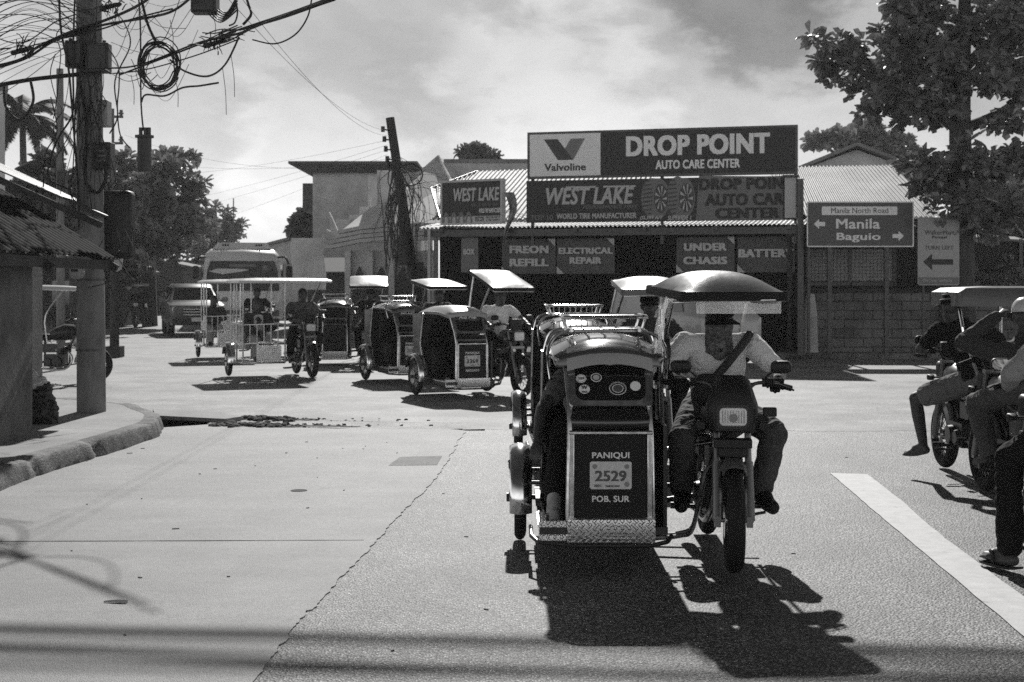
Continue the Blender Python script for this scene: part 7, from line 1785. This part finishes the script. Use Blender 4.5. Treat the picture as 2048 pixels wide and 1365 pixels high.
Ff, V3, P3, hm3 = prider('rider in lettered jersey on the open tube framed tricycle', T['F'], .015, None, top='jersey', legs='black_trouser', shoe='black_plastic', sleeve=.35)
lettering('MIPAC', -.11, .11, 1.10, 1.17, -.06, M_textd, Ff, .03, 0, 1)
def sit(x, y=-.55): return dict(hip=(x, y, .68), chest=(x, y + .02, .92), neck=(x, y + .06, 1.11), head=(x, y + .10, 1.23), sh_l=(x - .18, y + .04, 1.05), sh_r=(x + .18, y + .04, 1.05), el_l=(x - .25, y + .16, .84), el_r=(x + .25, y + .16, .84), wr_l=(x - .08, y + .34, .80), wr_r=(x + .08, y + .34, .80), hp_l=(x - .09, y + .05, .63), hp_r=(x + .09, y + .05, .63), kn_l=(x - .11, y + .45, .64), kn_r=(x + .11, y + .45, .64), an_l=(x - .11, y + .48, .33), an_r=(x + .11, y + .48, .33), to_l=(x - .12, y + .64, .285), to_r=(x + .12, y + .64, .285))
W_, V4, P4, _ = prider('long haired passenger in open dark jacket seated in the open tricycle', T['F'], .015, sit(.72), top='dark_jacket', sleeve=1.5, legs='grey_cotton', shoe='black_plastic', hats=('long',), grips=False)
b = MB(); b.loft([[(.72 + u, -.40 + d - abs(u) * .3, .92 + v) for u, v in rrect(.16, .30, .04)] for d in (-.01, .012)]); ob('undershirt', b, M_textl, W_)
prider('rider in dark clothes on the half hidden open tricycle', T['G'], .02, None, top='black_cotton', legs='black_trouser', shoe='black_plastic')
prider('long haired passenger seated in the half hidden open tricycle', T['G'], .02, sit(.9), top='dark_jacket', legs='grey_cotton', shoe='black_plastic', hats=('long',), grips=False)
# riders waiting at the right, seen from behind
J = rider_pose(.05); J.update(kn_l=(-.46, -.10, .66), an_l=(-.36, .02, .26), to_l=(-.46, .16, .19), hip=(0, -.33, .83), hp_l=(-.12, -.30, .80), el_l=(-.40, .0, 1.06), head=(-.15, -.06, 1.40), neck=(-.10, -.12, 1.285), chest=(-.05, -.2, 1.1), sh_l=(-.28, -.14, 1.22), sh_r=(.09, -.14, 1.22))
prider('rider in black T-shirt, pale shorts and striped cap with one leg splayed out', Ht, .010, J, top='black_cotton', sleeve=.6, legs='khaki', leg_len=.5, feet='bare', hats=('cap', 'stripe'), fwd=(-.35, 1, -.1), handdirs=GH)
def motorbike(label, X, Y, yaw, o):
    r = thing('motorcycle', label, 'motorcycle', (X, Y, .004), yaw, 'motorcycles waiting at the right'); moto(r, o); return r
m2 = motorbike('dark motorcycle waiting between the flat roofed tricycle and the nearest rider', 3.70, 10.4, .04, dict(cowl=0))
J = rider_pose(.03); J.update(el_l=(-.40, .02, 1.18), wr_l=(-.13, .05, 1.37), sh_l=(-.20, -.12, 1.10), sh_r=(.20, -.14, 1.14), neck=(0, -.10, 1.21), chest=(0, -.2, 1.03), head=(.03, -.04, 1.36), to_l=(-.24, .14, .30), kn_l=(-.27, .12, .72))
prider('rider in dark jacket raising an arm to his cap at the right border', m2, .010, J, top='dark_jacket', sleeve=1.5, legs='denim', shoe='black_plastic', hats=('cap_w',), fwd=(-.2, 1, -.05), handdirs={'l': ((.8, .3, .4), (.3, .4, -.6)), 'r': GH['r']})
m3 = motorbike('motorcycle nearest at the right border, partly outside the picture', 3.18, 8.08, .02, dict(cowl=0))
J = rider_pose(.03); J.update(kn_l=(-.36, .0, .62), an_l=(-.40, -.12, .10), to_l=(-.47, .05, .065), hp_l=(-.12, -.28, .82), el_l=(-.37, -.08, 1.10), wr_l=(-.31, .15, 1.02), sh_l=(-.21, -.18, 1.28), neck=(0, -.13, 1.34), head=(0, -.05, 1.47), chest=(0, -.2, 1.14))
prider('rider in pale long sleeved shirt with one slippered foot on the road', m3, .009, J, top='grey_cotton', sleeve=1.5, legs='black_trouser', shoe='black_plastic', feet='slipper', hats=('cap',), handdirs=GH)
# far motorcyclist down the street
m4 = thing('motorcycle', 'far motorcycle riding toward us on the left of the street', 'motorcycle', (-14.0, 53.5, .0), math.pi); moto(m4, dict(cowl=1))
prider('far rider in long dark clothes and wide hat on the left of the street', m4, .02, None, top='black_cotton', sleeve=1.4, legs='dark_jacket', shoe='black_plastic', hats=('long',))
b = MB(); b.ell((0, -.06, 1.55), (.34, .34, .10), 18, 8, None, .0); b.cyl((0, -.06, 1.53), (0, -.06, 1.56), .35, n=18); hb = ob('hat', b, M_textl); hb.location = (-14.0, 53.5, .02); hb.rotation_euler = (0, 0, math.pi); hb.parent = [o for o in bpy.data.objects if o.get('label', '').startswith('far rider')][0]; hb.location = (0, 0, .02); hb.rotation_euler = (0, 0, 0)

# ------------------------------------------------------------------ the hazy, dusty air of the street
hz = MB(); hz.box((-10, 60, 9.2), (220, 150, 21.6))
hzo = ob('haze', hz, None, None, 0); hzo['kind'] = 'stuff'
hm_ = bpy.data.materials.new('haze_air'); hm_.use_nodes = True; N_ = hm_.node_tree.nodes; L_ = hm_.node_tree.links
N_.remove(N_['Principled BSDF']); pvn = N_.new('ShaderNodeVolumePrincipled'); pvn.inputs['Color'].default_value = (.95, .95, .95, 1); pvn.inputs['Density'].default_value = 0.0005; pvn.inputs['Anisotropy'].default_value = 0.3
L_.new(pvn.outputs[0], N_['Material Output'].inputs['Volume']); hzo.data.materials.append(hm_)
scene.cycles.use_denoising = False
